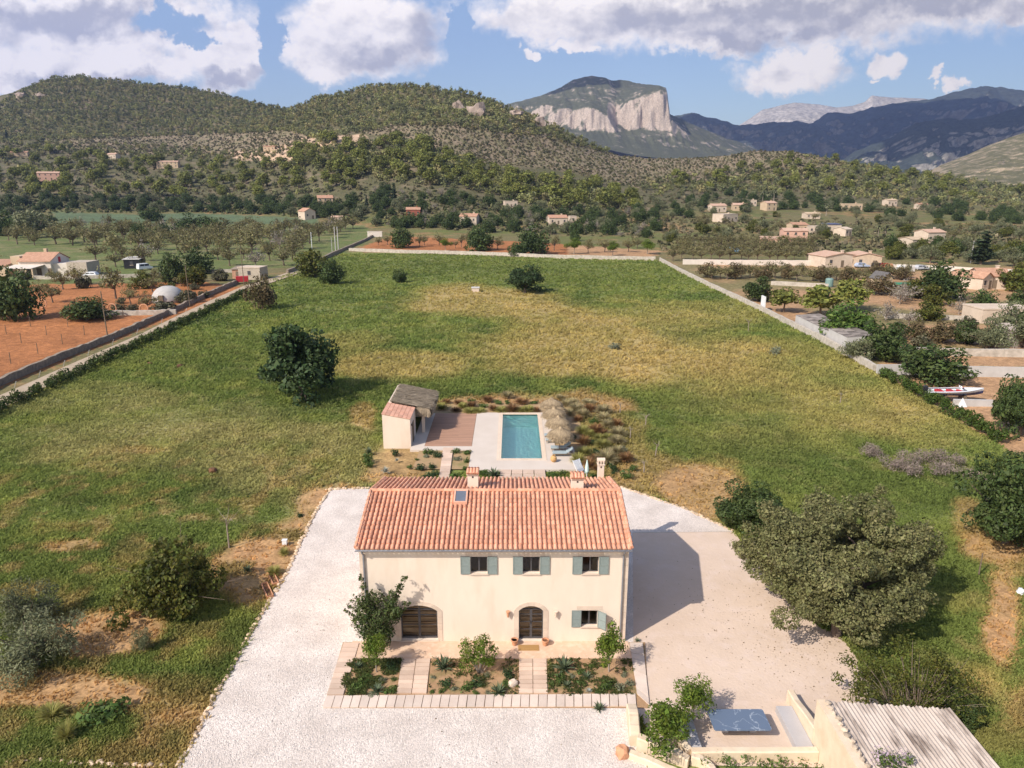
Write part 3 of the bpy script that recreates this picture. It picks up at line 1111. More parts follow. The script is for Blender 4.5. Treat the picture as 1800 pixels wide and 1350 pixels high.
BLUEP = mat('blue_plastic', (.20, .38, .58), (.17, .33, .52), scale=2, rough=.5)
GREENP = mat('green_tarp', (.06, .26, .14), (.05, .21, .12), scale=2, rough=.6)
BARK = mat('bark', (.20, .145, .105), (.11, .08, .06), scale=5, rough=.95, bump=.6, stretch=(1, 1, .25), obj=True)
BARKP = mat('pale_bark', (.36, .29, .23), (.24, .19, .15), scale=5, rough=.95, bump=.4, stretch=(1, 1, .25), obj=True)
SOIL = mat('bed_soil', (.44, .27, .15), (.33, .20, .105), scale=1.6, rough=.98, bump=.7, bscale=9, c3=(.17, .155, .055), s3=1.0, w3=.65)
SAND = mat('sandy_drive', (.65, .50, .39), (.58, .44, .335), scale=.35, rough=.98, bump=.45, bscale=5.5, c3=(.66, .52, .44), s3=1.2, w3=.5)
TRACK = mat('dirt_track', (.46, .36, .26), (.36, .28, .19), scale=.8, rough=.98, bump=.4)
FOOTP = mat('crazy_paving', (.68, .47, .33), (.60, .40, .27), scale=2.2, rough=.9, bump=.25, bscale=6, c3=(.74, .56, .42), s3=3, w3=.6)


def gravelmat():
    m, N, L = _nt('white_gravel')
    o = N.new('ShaderNodeOutputMaterial')
    b = N.new('ShaderNodeBsdfPrincipled')
    b.inputs['Roughness'].default_value = .9
    g = N.new('ShaderNodeNewGeometry')
    v = N.new('ShaderNodeTexVoronoi')
    v.inputs['Scale'].default_value = 17
    L.new(g.outputs['Position'], v.inputs['Vector'])
    s = N.new('ShaderNodeSeparateColor')
    L.new(v.outputs['Color'], s.inputs[0])
    r = N.new('ShaderNodeMapRange')
    r.inputs['To Min'].default_value = .76
    r.inputs['To Max'].default_value = 1.06
    L.new(s.outputs[0], r.inputs['Value'])
    n = N.new('ShaderNodeTexNoise')
    n.inputs['Scale'].default_value = .5
    n.inputs['Detail'].default_value = 5
    L.new(g.outputs['Position'], n.inputs['Vector'])
    r3 = N.new('ShaderNodeMapRange')
    r3.inputs['From Min'].default_value = .35
    r3.inputs['From Max'].default_value = .65
    L.new(n.outputs['Fac'], r3.inputs['Value'])
    mx = N.new('ShaderNodeMix')
    mx.data_type = 'RGBA'
    mx.inputs['A'].default_value = (.63, .535, .465, 1)
    mx.inputs['B'].default_value = (.77, .665, .585, 1)
    L.new(r3.outputs[0], mx.inputs['Factor'])
    h = N.new('ShaderNodeHueSaturation')
    L.new(r.outputs[0], h.inputs['Value'])
    L.new(mx.outputs['Result'], h.inputs['Color'])
    L.new(h.outputs[0], b.inputs['Base Color'])
    bn = N.new('ShaderNodeBump')
    bn.invert = True
    bn.inputs['Strength'].default_value = .7
    bn.inputs['Distance'].default_value = .03
    L.new(v.outputs['Distance'], bn.inputs['Height'])
    L.new(bn.outputs[0], b.inputs['Normal'])
    L.new(b.outputs[0], o.inputs[0])
    return m


GRAVEL = gravelmat()


def glassmat(name, tint, gl=(1, 1, 1), rough=.02, ripple=0.0, ior=1.45):
    m, N, L = _nt(name)
    o = N.new('ShaderNodeOutputMaterial')
    t = N.new('ShaderNodeBsdfTransparent')
    t.inputs[0].default_value = (*tint, 1)
    g = N.new('ShaderNodeBsdfGlossy')
    g.inputs['Color'].default_value = (*gl, 1)
    g.inputs['Roughness'].default_value = rough
    f = N.new('ShaderNodeFresnel')
    f.inputs[0].default_value = ior
    ms = N.new('ShaderNodeMixShader')
    L.new(f.outputs[0], ms.inputs[0])
    L.new(t.outputs[0], ms.inputs[1])
    L.new(g.outputs[0], ms.inputs[2])
    if ripple:
        ge = N.new('ShaderNodeNewGeometry')
        n = N.new('ShaderNodeTexNoise')
        n.inputs['Scale'].default_value = 3
        n.inputs['Detail'].default_value = 3
        L.new(ge.outputs['Position'], n.inputs['Vector'])
        bn = N.new('ShaderNodeBump')
        bn.inputs['Strength'].default_value = ripple
        bn.inputs['Distance'].default_value = .05
        L.new(n.outputs['Fac'], bn.inputs['Height'])
        L.new(bn.outputs[0], g.inputs['Normal'])
        L.new(bn.outputs[0], f.inputs['Normal'])
    L.new(ms.outputs[0], o.inputs[0])
    return m


GLASS = glassmat('window_glass', (.80, .82, .82))
WATER = glassmat('pool_water', (.86, .985, .975), ripple=.14, ior=1.33)


def marble():
    m, N, L = _nt('blue_marble')
    o = N.new('ShaderNodeOutputMaterial')
    b = N.new('ShaderNodeBsdfPrincipled')
    b.inputs['Roughness'].default_value = .28
    g = N.new('ShaderNodeNewGeometry')
    n = N.new('ShaderNodeTexNoise')
    n.inputs['Scale'].default_value = 1.1
    n.inputs['Detail'].default_value = 9
    n.inputs['Distortion'].default_value = .5
    L.new(g.outputs['Position'], n.inputs['Vector'])
    a = N.new('ShaderNodeMath')
    a.operation = 'SUBTRACT'
    L.new(n.outputs['Fac'], a.inputs[0])
    a.inputs[1].default_value = .5
    c = N.new('ShaderNodeMath')
    c.operation = 'ABSOLUTE'
    L.new(a.outputs[0], c.inputs[0])
    r = N.new('ShaderNodeMapRange')
    r.inputs['From Min'].default_value = .001
    r.inputs['From Max'].default_value = .012
    r.inputs['To Min'].default_value = 1
    r.inputs['To Max'].default_value = 0
    L.new(c.outputs[0], r.inputs['Value'])
    mx = N.new('ShaderNodeMix')
    mx.data_type = 'RGBA'
    mx.inputs['A'].default_value = (.125, .165, .235, 1)
    mx.inputs['B'].default_value = (.36, .40, .46, 1)
    L.new(r.outputs[0], mx.inputs['Factor'])
    L.new(mx.outputs['Result'], b.inputs['Base Color'])
    L.new(b.outputs[0], o.inputs[0])
    return m


MARBLE = marble()

# ------------------------------------------------------------------ ground sheets near the house
gv = [(582, 859), (560, 892), (540, 930), (505, 1005), (478, 1050), (455, 1085), (420, 1150), (380, 1220), (340, 1300), (312, 1350), (255, 1470), (1150, 1470), (1150, 1350), (1122, 1290), (1114, 1252), (1112, 937), (1290, 935), (1200, 893), (1095, 857)]
sheet('gravel', pxp(gv), .035, GRAVEL)
dv = [(1112, 937), (1290, 935), (1330, 990), (1380, 1050), (1430, 1095), (1480, 1122), (1512, 1165), (1545, 1240), (1600, 1300), (1450, 1350), (1200, 1345), (1112, 1252)]
sheet('driveway', pxp(dv), .022, SAND)
sheet('terrace', [(-9.3, 33.95), (6.55, 33.95), (6.55, 35.5), (-9.0, 35.5)], .060, FOOTP)
BEDS = {}
for k, q in {'a': [(613, 1160), (706, 1159), (696, 1222), (596, 1223)], 'b': [(757, 1159), (912, 1159), (911, 1222), (752, 1222)], 'c': [(962, 1159), (1111, 1159), (1117, 1222), (963, 1222)]}.items():
    sheet('garden_bed', pxp(q), .052, SOIL)
    BEDS[k] = q
# the soil showing between the slabs
sheet('path', pxp([(603, 1130), (634, 1130), (614, 1160), (1113, 1159), (1105, 1130), (1134, 1130), (1140, 1246), (570, 1246)]), .044, SOIL)


def slabs(name, quad, nr, nc, m, seed=1, gap=.035, h=.055, z=.05, mb=None):
    """flagstones laid in rows and columns inside a ground quad given as photo pixels (far left, far right, near right, near left)"""
    rng = random.Random(seed)
    a, b, c, d = [G(*p) for p in quad]
    mb = mb or MB()
    for i in range(nr):
        for j in range(nc):
            def pt(u, v):
                return (a * (1 - u) + b * u) * (1 - v) + (d * (1 - u) + c * u) * v
            u0, u1, v0, v1 = j / nc, (j + 1) / nc, i / nr, (i + 1) / nr
            q = [pt(u0, v0), pt(u1, v0), pt(u1, v1), pt(u0, v1)]
            cen = sum(q, Vector()) / 4
            q2 = []
            for p in q:
                e = p - cen
                g = gap * rng.uniform(.6, 1.3)
                q2.append(cen + Vector((e.x - math.copysign(g / 2, e.x), e.y - math.copysign(g / 2, e.y), 0)))
            q2 = [(p.x, p.y) for p in q2]
            hh = z + h + rng.uniform(-.008, .008)
            mb.prism(q2, z - .02, hh)
    return mb


mb = slabs('', [(604, 1132), (632, 1132), (604, 1224), (574, 1224)], 10, 1, SLAB, 1)
slabs('', [(706, 1160), (757, 1160), (750, 1221), (697, 1221)], 8, 2, SLAB, 2, mb=mb)
slabs('', [(912, 1160), (961, 1160), (963, 1221), (911, 1221)], 8, 2, SLAB, 3, mb=mb)
tag(mb.build('path', SLAB), kind='structure')
mb = slabs('', [(574, 1225), (1117, 1222), (1119, 1244), (567, 1246)], 1, 35, SLABP, 4)
slabs('', [(1106, 1132), (1130, 1132), (1142, 1242), (1119, 1221)], 9, 1, SLABP, 5, mb=mb)
tag(mb.build('path', SLABP), kind='structure')

# ------------------------------------------------------------------ the house
YF, YB, XL, XR = 35.5, 44.4, -8.32, 6.36
EAVE, RIDGE, YR = 6.0, 7.25, 40.0
house = thing('house', 'large two-storey cream farmhouse with a terracotta tiled roof behind the flagstone garden', 'house', ((XL + XR) / 2, YF, 0))


def wz(py):
    return at(900, py, YF).z


def wx(px, py):
    return at(px, py, YF).x


def arch_pts(x0, x1, zs, rise, n=10):
    w = (x1 - x0) / 2
    R = (w * w + rise * rise) / (2 * rise)
    cx, cz = (x0 + x1) / 2, zs + rise - R
    a = math.asin(w / R)
    return [(cx + R * math.sin(-a + 2 * a * i / n), cz + R * math.cos(-a + 2 * a * i / n)) for i in range(n + 1)]


OPEN = []          # x0,x1,z0,z1,arch rise
for (a, b, c, d) in [(826.6, 856.6, 978.5, 1008), (919, 949, 978.5, 1008), (1024, 1053, 978.5, 1008), (1022, 1051, 1073, 1101)]:
    OPEN.append((wx(a, c), wx(b, c), wz(d), wz(c), 0))
OPEN.append((wx(704, 1090), wx(769, 1090), wz(1125), wz(1064), .34))
OPEN.append((wx(912, 1090), wx(955, 1090), .09, wz(1065), .30))


def build_house():
    m = MB()
    xs = sorted({XL, XR} | {v for o in OPEN for v in o[:2]})
    zs = sorted({0.0, EAVE + .05} | {v for o in OPEN for v in o[2:4]})
    for i in range(len(xs) - 1):
        for j in range(len(zs) - 1):
            cx, cz = (xs[i] + xs[i + 1]) / 2, (zs[j] + zs[j + 1]) / 2
            if any(o[0] < cx < o[1] and o[2] < cz < o[3] for o in OPEN):
                continue
            m.quad((xs[i], YF, zs[j]), (xs[i + 1], YF, zs[j]), (xs[i + 1], YF, zs[j + 1]), (xs[i], YF, zs[j + 1]))
    D = .34
    for x0, x1, z0, z1, rise in OPEN:
        if rise:
            ap = arch_pts(x0, x1, z1 - rise, rise)
            for p, q in zip(ap[:-1], ap[1:]):
                m.quad((p[0], YF, p[1]), (q[0], YF, q[1]), (q[0], YF, z1), (p[0], YF, z1))
                m.quad((p[0], YF, p[1]), (p[0], YF + D, p[1]), (q[0], YF + D, q[1]), (q[0], YF, q[1]))
            zt = z1 - rise
        else:
            zt = z1
            m.quad((x0, YF, z1), (x0, YF + D, z1), (x1, YF + D, z1), (x1, YF, z1))
        m.quad((x0, YF, z0), (x0, YF + D, z0), (x0, YF + D, zt), (x0, YF, zt))
        m.quad((x1, YF, z0), (x1, YF, zt), (x1, YF + D, zt), (x1, YF + D, z0))
        m.quad((x0, YF, z0), (x1, YF, z0), (x1, YF + D, z0), (x0, YF + D, z0))
    # side and back walls
    for x in (XL, XR):
        m.add([(x, YF, 0), (x, YB, 0), (x, YB, EAVE), (x, YR, RIDGE - .12), (x, YF, EAVE)], [(0, 1, 2, 3, 4)])
    m.quad((XL, YB, 0), (XR, YB, 0), (XR, YB, EAVE), (XL, YB, EAVE))
    m.build('wall', PLASTER, house)
    # rooms behind the glass
    f = MB()
    f.quad((XL + .1, YF + .02, .075), (XR - .1, YF + .02, .075), (XR - .1, YB - .1, .075), (XL + .1, YB - .1, .075))
    f.quad((XL + .1, YF + .03, 3.1), (XR - .1, YF + .03, 3.1), (XR - .1, YB - .1, 3.1), (XL + .1, YB - .1, 3.1))
    f.quad((XL + .1, YF + 4, 0), (XR - .1, YF + 4, 0), (XR - .1, YF + 4, 6), (XL + .1, YF + 4, 6))
    for i in range(7):
        f.box(-6.9 + i * .02, -4.2, YF + .55 + i * .14, YF + .66 + i * .14, .08, .2 + .26 * i)
        f.box(.1, 2.4, YF + .55 + i * .14, YF + .66 + i * .14, .08, .2 + .26 * i)
    f.build('floor', INNER, house)
    # quoins: cut stones at the corners
    rng = random.Random(4)
    for x, s in ((XR, -1), (XL, 1)):
        q = MB()
        z = .02
        k = 0
        while z < 5.6:
            h = rng.uniform(.36, .46)
            w = .26 if k % 2 else .32
            q.box(min(x - s * .02, x + s * w), max(x - s * .02, x + s * w), YF - .014, YF + .012, z, z + h - .012)
            q.box(x - .012 if s > 0 else x - .01, x + .012 if s < 0 else x + .01, YF + .013, YF + (.4 if k % 2 else .6), z, z + h - .012)
            z += h
            k += 1
        q.build('quoin', MARES, house)
    cor = MB()
    cor.box(XL - .02, XR + .02, YF - .10, YF - .002, EAVE - .20, EAVE - .06)
    cor.build('cornice', PLASTER, house)


def barrel_roof(m, x0, x1, ya, za, yb, zb, cols, rows, rng, r=.085, seg=5, lift=.0):
    """courses of half-round clay tiles from the eave (ya,za) up to (yb,zb); every cover tile tapers and laps the one below"""
    dy, dz = yb - ya, zb - za
    Ls = math.hypot(dy, dz)
    ny, nz = -dz / Ls, dy / Ls
    if nz < 0:
        ny, nz = -ny, -nz
    cw = (x1 - x0) / cols
    # underlay
    m.quad((x0, ya, za - .02), (x1, ya, za - .02), (x1, yb, zb - .02), (x0, yb, zb - .02))
    for c in range(cols):
        cx = x0 + (c + .5) * cw
        for k in range(rows):
            t0 = k / rows - .012
            t1 = (k + 1) / rows + .02
            if k == 0:
                t0 = -.02
            t1 = min(t1, 1.0)
            jx = rng.uniform(-.008, .008)
            jl = rng.uniform(-.008, .01)
            for (rr, lf, t) in ((r * 1.10, .012 + lift + jl + .028, t0), (r * .92, .0 + lift + jl, t1)):
                py, pz = ya + dy * t, za + dz * t
                for s in range(seg + 1):
                    a = math.pi * s / seg
                    h = rr * math.sin(a) * .95 + lf
                    m.v.append((cx + jx + rr * math.cos(a) * -1, py + ny * h, pz + nz * h))
            b = len(m.v) - 2 * (seg + 1)
            for s in range(seg):
                m.f.append((b + s, b + s + 1, b + seg + 1 + s + 1, b + seg + 1 + s))
            # front lip
            m.f.append(tuple(b + s for s in range(seg + 1)))


def chimney(x0, x1, y0, y1, z0, z1, hat='tiles', base=None):
    rng = random.Random(int(x0 * 100))
    m = MB()
    m.box(x0, x1, y0, y1, z0, z1)
    ch = m.build('chimney', PLASTER, house)
    v = MB()
    xm, ym = (x0 + x1) / 2, (y0 + y1) / 2
    v.box(xm - .05, xm + .05, y0 - .004, y0 - .001, z1 - .2, z1 - .08)
    v.build('vent', DARKP, ch)
    b = MB()
    b.box(x0 - .05, x1 + .05, y0 - .05, y1 + .05, z1, z1 + .06)
    b.build('cap', PLASTER, ch)
    t = MB()
    if hat == 'tiles':
        n = 4
        barrel_roof(t, x0 - .06, x1 + .06, y0 - .14, z1 + .12, ym, z1 + .30, n, 1, rng, r=.10)
        barrel_roof(t, x0 - .06, x1 + .06, y1 + .14, z1 + .12, ym, z1 + .30, n, 1, rng, r=.10)
    else:
        for i in range(3):
            t.box(x0 - .03 + .17 * i, x0 + .05 + .17 * i, y0 - .03, y1 + .03, z1 + .06, z1 + .26)
        t.tube([(x0 - .06, ym, z1 + .30), (x1 + .06, ym, z1 + .30)], .16, 8)
    t.build('hat', TILE if hat == 'tiles' else MARES, ch)


def build_roof():
    rng = random.Random(7)
    m = MB()
    x0, x1 = XL - .14, XR + .12
    barrel_roof(m, x0, x1, YF - .30, EAVE, YR, RIDGE, 56, 13, rng)
    barrel_roof(m, x0 + .02, x1 - .02, YB + .25, EAVE + .07, YR, RIDGE, 56, 12, rng)
    rf = m.build('roof', TILE, house)
    r = MB()
    n = 34
    for i in range(n):
        a = x0 + (x1 - x0) * i / n
        b = x0 + (x1 - x0) * (i + 1) / n + .03
        r.tube([(a, YR, RIDGE + .05 + rng.uniform(-.006, .006)), (b, YR, RIDGE + .04)], [.125, .11], 8)
    r.build('ridge_cap', TILE, rf)
    for x in (x0 + .02, x1 - .02):
        v = MB()
        for (ya, za, yb, zb) in ((YF - .3, EAVE, YR, RIDGE), (YB + .25, EAVE + .07, YR, RIDGE)):
            for k in range(14):
                t0, t1 = k / 14, (k + 1.06) / 14
                v.tube([(x, ya + (yb - ya) * t0, za + (zb - za) * t0 + .09), (x, ya + (yb - ya) * t1, za + (zb - za) * t1 + .07)], [.105, .09], 7)
        v.build('verge', TILE, rf)
    # skylight
    def rp(x, y, up):
        return (x, y, EAVE + (y - YF + .3) * (RIDGE - EAVE) / (YR - YF + .3) + up)
    k = MB()
    xa, xb, ya, yb = -3.42, -2.62, 38.72, 39.86
    for (a, b, c, d) in ((xa, xb, ya, ya + .09), (xa, xb, yb - .09, yb), (xa, xa + .09, ya + .09, yb - .09), (xb - .09, xb, ya + .09, yb - .09)):
        q = [rp(a, c, .0), rp(b, c, .0), rp(b, d, .0), rp(a, d, .0)]
        t = [rp(a, c, .2), rp(b, c, .2), rp(b, d, .2), rp(a, d, .2)]
        k.add(q + t, ((4, 5, 6, 7), (0, 1, 5, 4), (1, 2, 6, 5), (2, 3, 7, 6), (3, 0, 4, 7)))
    sk = k.build('skylight', TILEF, rf)
    p = MB()
    p.quad(rp(xa + .09, ya + .09, .165), rp(xb - .09, ya + .09, .165), rp(xb - .09, yb - .09, .165), rp(xa + .09, yb - .09, .165))
    p.build('pane', mat('skylight_glass', (.16, .175, .21), (.13, .145, .18), scale=1, rough=.12, spec=.6), sk)
    chimney(-2.72, -2.07, 41.0, 41.55, 6.2, 7.85)
    chimney(3.60, 4.32, 40.45, 41.05, 6.3, 7.78)
    chimney(5.72, 6.12, 44.75, 45.15, 0, 6.98, hat='pots')
    g = MB()
    gy, gz = YF - .40, EAVE - .045
    n = 6
    prof = [(gy + .075 * math.cos(math.pi + math.pi * s / n), gz + .075 * math.sin(math.pi + math.pi * s / n)) for s in range(n + 1)]
    for p, q in zip(prof[:-1], prof[1:]):
        g.quad((x0, p[0], p[1]), (x1, p[0], p[1]), (x1, q[0], q[1]), (x0, q[0], q[1]))
    g.tube([(x0, gy - .078, gz), (x1, gy - .078, gz)], .012, 5)
    g.build('gutter', ZINC, house)
    for x in (XL + .22, XR - .28):
        d = MB()
        d.tube([(x, gy, gz - .06), (x, gy + .05, gz - .2), (x, YF - .075, gz - .42), (x, YF - .075, .1)], .05, 7)
        d.build('downpipe', ZINC, house)


def leaf_shutter(m, x0, x1, z0, z1, y, hx=None, ang=0.0):
    """a louvred shutter leaf, hinged at hx and swung by ang"""
    def P(x, yy, z):
        if hx is None:
            return (x, yy, z)
        dx, dy = x - hx, yy - y
        c, s = math.cos(ang), math.sin(ang)
        return (hx + dx * c - dy * s, y + dx * s + dy * c, z)

    def bx(a, b, c, d, e, f):
        vs = [P(a, c, e), P(b, c, e), P(b, d, e), P(a, d, e), P(a, c, f), P(b, c, f), P(b, d, f), P(a, d, f)]
        m.add(vs, ((3, 2, 1, 0), (4, 5, 6, 7), (0, 1, 5, 4), (1, 2, 6, 5), (2, 3, 7, 6), (3, 0, 4, 7)))
    s = .06
    bx(x0, x0 + s, y - .04, y, z0, z1)
    bx(x1 - s, x1, y - .04, y, z0, z1)
    zm = (z0 + z1) / 2
    for a in (z0, zm - s / 2, z1 - s):
        bx(x0 + s, x1 - s, y - .038, y - .002, a, a + s)
    for lo, hi in ((z0 + s, zm - s / 2), (zm + s / 2, z1 - s)):
        n = 9
        h = (hi - lo) / n
        for i in range(n):
            z = lo + h * i
            a, b = x0 + s, x1 - s
            vs = [P(a, y - .034, z), P(b, y - .034, z), P(b, y - .006, z + h * .95), P(a, y - .006, z + h * .95), P(a, y - .034, z + .012), P(b, y - .034, z + .012), P(b, y - .001, z + h * .95 + .008), P(a, y - .001, z + h * .95 + .008)]
            m.add(vs, ((0, 1, 2, 3), (7, 6, 5, 4), (0, 4, 5, 1)))


def build_windows():
    for i, (x0, x1, z0, z1, rise) in enumerate(OPEN[:4]):
        f = MB()
        y = YF + .22
        s = .055
        f.box(x0, x0 + s, y, y + .06, z0, z1)
        f.box(x1 - s, x1, y, y + .06, z0, z1)
        f.box(x0 + s, x1 - s, y, y + .06, z0, z0 + s)
        f.box(x0 + s, x1 - s, y, y + .06, z1 - s, z1)
        xm = (x0 + x1) / 2
        f.box(xm - .04, xm + .04, y - .005, y + .065, z0 + s, z1 - s)
        w = f.build('window', STEEL, house)
        for a, b in ((x0 + s, xm - .04), (xm + .04, x1 - s)):
            p = MB()
            p.quad((a, y + .03, z0 + s), (b, y + .03, z0 + s), (b, y + .03, z1 - s), (a, y + .03, z1 - s))
            p.build('pane', GLASS, w)
        sh = .54
        l = MB()
        leaf_shutter(l, x0 - sh, x0 - .005, z0 - .02, z1 + .02, YF - .025)
        l.build('shutter', SHUT, w)
        r = MB()
        if i == 3:
            leaf_shutter(r, x1 + .01, x1 + .01 + sh, z0 - .02, z1 + .02, YF - .03, hx=x1 + .01, ang=-rad(38))
        else:
            leaf_shutter(r, x1 + .005, x1 + sh, z0 - .02, z1 + .02, YF - .025)
        r.build('shutter', SHUT, w)
        t = MB()
        t.box(x0 - .26, x1 + .26, YF - .012, YF - .001, z1 + .035, z1 + .27)
        t.build('lintel', MARES, w)
        t = MB()
        t.box(x0 - .05, x1 + .05, YF - .07, YF - .001, z0 - .075, z0 - .004)
        t.build('sill', MARES, w)
    for i, (x0, x1, z0, z1, rise) in enumerate(OPEN[4:]):
        nm = 'window' if i == 0 else 'door'
        y = YF + .20
        sp = z1 - rise
        f = MB()
        s = .07
        f.box(x0, x0 + s, y, y + .07, z0, sp)
        f.box(x1 - s, x1, y, y + .07, z0, sp)
        xm = (x0 + x1) / 2
        ap = arch_pts(x0, x1, sp, rise)
        ai = arch_pts(x0 + s, x1 - s, sp - .02, rise - .05)
        for p, q, a, b in zip(ap[:-1], ap[1:], ai[:-1], ai[1:]):
            f.add([(p[0], y, p[1]), (q[0], y, q[1]), (b[0], y, b[1]), (a[0], y, a[1]), (a[0], y + .07, a[1]), (b[0], y + .07, b[1])], ((0, 3, 2, 1), (3, 4, 5, 2)))
        f.box(x0 + s, x1 - s, y, y + .07, z0, z0 + .12)
        f.box(x0 + s, x1 - s, y + .002, y + .068, sp - .06, sp)
        f.box(xm - .07, xm + .07, y - .004, y + .074, z0 + .12, sp - .06)
        zt = z0 + (sp - z0) * .58
        if i == 0:
            f.box(xm - .035, xm + .035, y + .002, y + .07, sp, z1 - .04)
            for zz in (z0 + (sp - z0) * .45, z0 + (sp - z0) * .78):
                f.box(x0 + s, xm - .07, y + .01, y + .06, zz, zz + .04)
                f.box(xm + .07, x1 - s, y + .01, y + .06, zz, zz + .04)
        else:
            for t in (.30, .55, .80):
                zz = z0 + (sp - z0) * t
                f.box(x0 + s, xm - .07, y + .01, y + .06, zz, zz + .045)
                f.box(xm + .07, x1 - s, y + .01, y + .06, zz, zz + .045)
        d = f.build(nm, STEEL, house)
        p = MB()
        pts = [(x0 + s, y + .035, z0 + .1)] + [(x1 - s, y + .035, z0 + .1)] + [(a, y + .035, b) for a, b in ai[::-1]]
        p.add(pts, [tuple(range(len(pts)))])
        p.build('pane', GLASS, d)
        if i == 1:
            h = MB()
            for sx in (-.045, .045):
                h.box(xm + sx - .012, xm + sx + .012, y - .05, y - .006, z0 + 1.0, z0 + 1.16)
            h.build('handle', DARKP, d)
        # stone surround
        m = MB()
        w = .27
        for a, b in ((x0 - w, x0), (x1, x1 + w)):
            z = z0 if i else z0 - .12
            k = 0
            n = 5
            hh = (sp - z) / n
            for k in range(n):
                m.box(a, b, YF - .022, YF - .001, z + k * hh, z + (k + 1) * hh - .008)
        ao = arch_pts(x0 - w, x1 + w, sp, rise + w * .95)
        ap = arch_pts(x0, x1, sp, rise)
        n = len(ap)
        for k in range(n - 1):
            if k % 2 == 0 and k + 2 <= n - 1:
                e = .004
                o0, o1, o2, i0, i1, i2 = ao[k], ao[k + 1], ao[k + 2], ap[k], ap[k + 1], ap[k + 2]
                fr = [(p[0] + (e if kk in (0, 5) else 0) - (e if kk in (2, 3) else 0), YF - .022, p[1]) for kk, p in enumerate((o0, o1, o2, i2, i1, i0))]
                bk = [(p[0], YF - .001, p[2]) for p in fr]
                m.add(fr + bk, [(5, 4, 3, 2, 1, 0)] + [(j, (j + 1) % 6, 6 + (j + 1) % 6, 6 + j) for j in range(6)])
        if i == 0:
            m.box(x0 - .05, x1 + .05, YF - .05, YF - .001, z0 - .11, z0 - .003)
        m.build('surround', MARES, d)


build_house()
build_roof()
build_windows()
for px, py, nm in ((893, 1080, 'warm'), (977, 1080, 'grey')):
    c = at(px, py, YF - .14)
    m = MB()
    m.lathe([(.035, -.19), (.05, -.17), (.10, .17), (.115, .17), (.115, .19), (.09, .19)], c, 10)
    m.box(c.x - .02, c.x + .02, c.y + .03, YF - .001, c.z - .02, c.z + .02)
    m.build('wall_lamp', TERRA if nm == 'warm' else MARES, house)
# things at the front door
p = at(926, 1136, 35.1)
m = MB()
m.box(.35, 1.50, 34.62, 35.12, .061, .085)
tag(m.build('doormat', MATM), 'brown coir doormat on the paving before the glazed front door', 'doormat')


def pot(name, x, y, z, s, label, m=TERRA, tilt=0.0):
    t = thing(name, label, 'plant pot', (x, y, z))
    b = MB()
    b.lathe([(.11 * s, 0), (.13 * s, .02 * s), (.19 * s, .30 * s), (.165 * s, .30 * s), (.15 * s, .20 * s)], (0, 0, 0), 14)
    b.build('body', m, t, world=False)
    r = MB()
    r.lathe([(.19 * s, .28 * s), (.212 * s, .29 * s), (.212 * s, .35 * s), (.175 * s, .35 * s), (.172 * s, .28 * s)], (0, 0, 0), 14)
    r.build('rim', m, t, world=False)
    t.rotation_euler = (0, tilt, 0)
    return t


q = G(902, 1131)
pot('plant_pot', .14, 35.15, .065, 1.0, 'pale terracotta pot beside the front door, next to the warm coloured wall lamp')
pot('plant_pot', 1.85, 35.12, .065, 1.0, 'terracotta pot beside the front door, below the grey wall lamp', tilt=.05)
# ------------------------------------------------------------------ pool terrace
PX0, PX1, PY0, PY1 = -1.02, 2.84, 63.6, 77.2
ZT = .07
pat = MB()


def ring(m, o, i, z):
    (a0, a1, b0, b1), (c0, c1, d0, d1) = o, i
    m.quad((a0, b0, z), (a1, b0, z), (c1, d0, z), (c0, d0, z))
    m.quad((a1, b0, z), (a1, b1, z), (c1, d1, z), (c1, d0, z))
    m.quad((a1, b1, z), (a0, b1, z), (c0, d1, z), (c1, d1, z))
    m.quad((a0, b1, z), (a0, b0, z), (c0, d0, z), (c0, d1, z))


GBED = mat('pool_bed_soil', (.42, .26, .145), (.34, .24, .12), scale=.8, rough=.98, bump=.6, bscale=7, c3=(.20, .18, .06), s3=.6, w3=.7)
bs = MB()
ring(bs, (-9.0, 7.4, 61.2, 81.5), (-3.9, 4.2, 61.5, 77.6), -.02)
tag(bs.build('garden_bed', GBED), kind='structure')
ring(pat, (-3.95, 4.25, 60.9, 77.75), (PX0 - .42, PX1 + .42, PY0 - .42, PY1 + .42), ZT)
for a, b, c, d in ((4.25, 6.05, 60.9, 66.6), (-9.9, -3.95, 65.9, 66.9), (-9.9, -8.62, 66.9, 77.5)):
    pat.quad((a, c, ZT), (b, c, ZT), (b, d, ZT), (a, d, ZT))
for a, b in (((-3.95, 60.9), (6.05, 60.9)), ((6.05, 60.9), (6.05, 66.6)), ((4.25, 66.6), (4.25, 77.75)), ((-9.9, 65.9), (-3.95, 65.9))):
    pat.quad((a[0], a[1], -.35), (b[0], b[1], -.35), (b[0], b[1], ZT), (a[0], a[1], ZT))
tag(pat.build('patio', CONC), kind='structure')
dk = MB()
nb = 76
rng = random.Random(3)
for i in range(nb):
    y0 = 66.92 + (77.5 - 66.92) * i / nb
    y1 = 66.92 + (77.5 - 66.92) * (i + 1) / nb - .012
    cuts = [-8.6, -8.6 + rng.choice((1.6, 2.4, 3.1)), -3.97]
    for a, b in zip(cuts[:-1], cuts[1:]):
        dk.box(a, b - .006, y0, y1, -.1, .078 + rng.uniform(-.003, .003))
tag(dk.build('deck', WOODD), kind='structure')

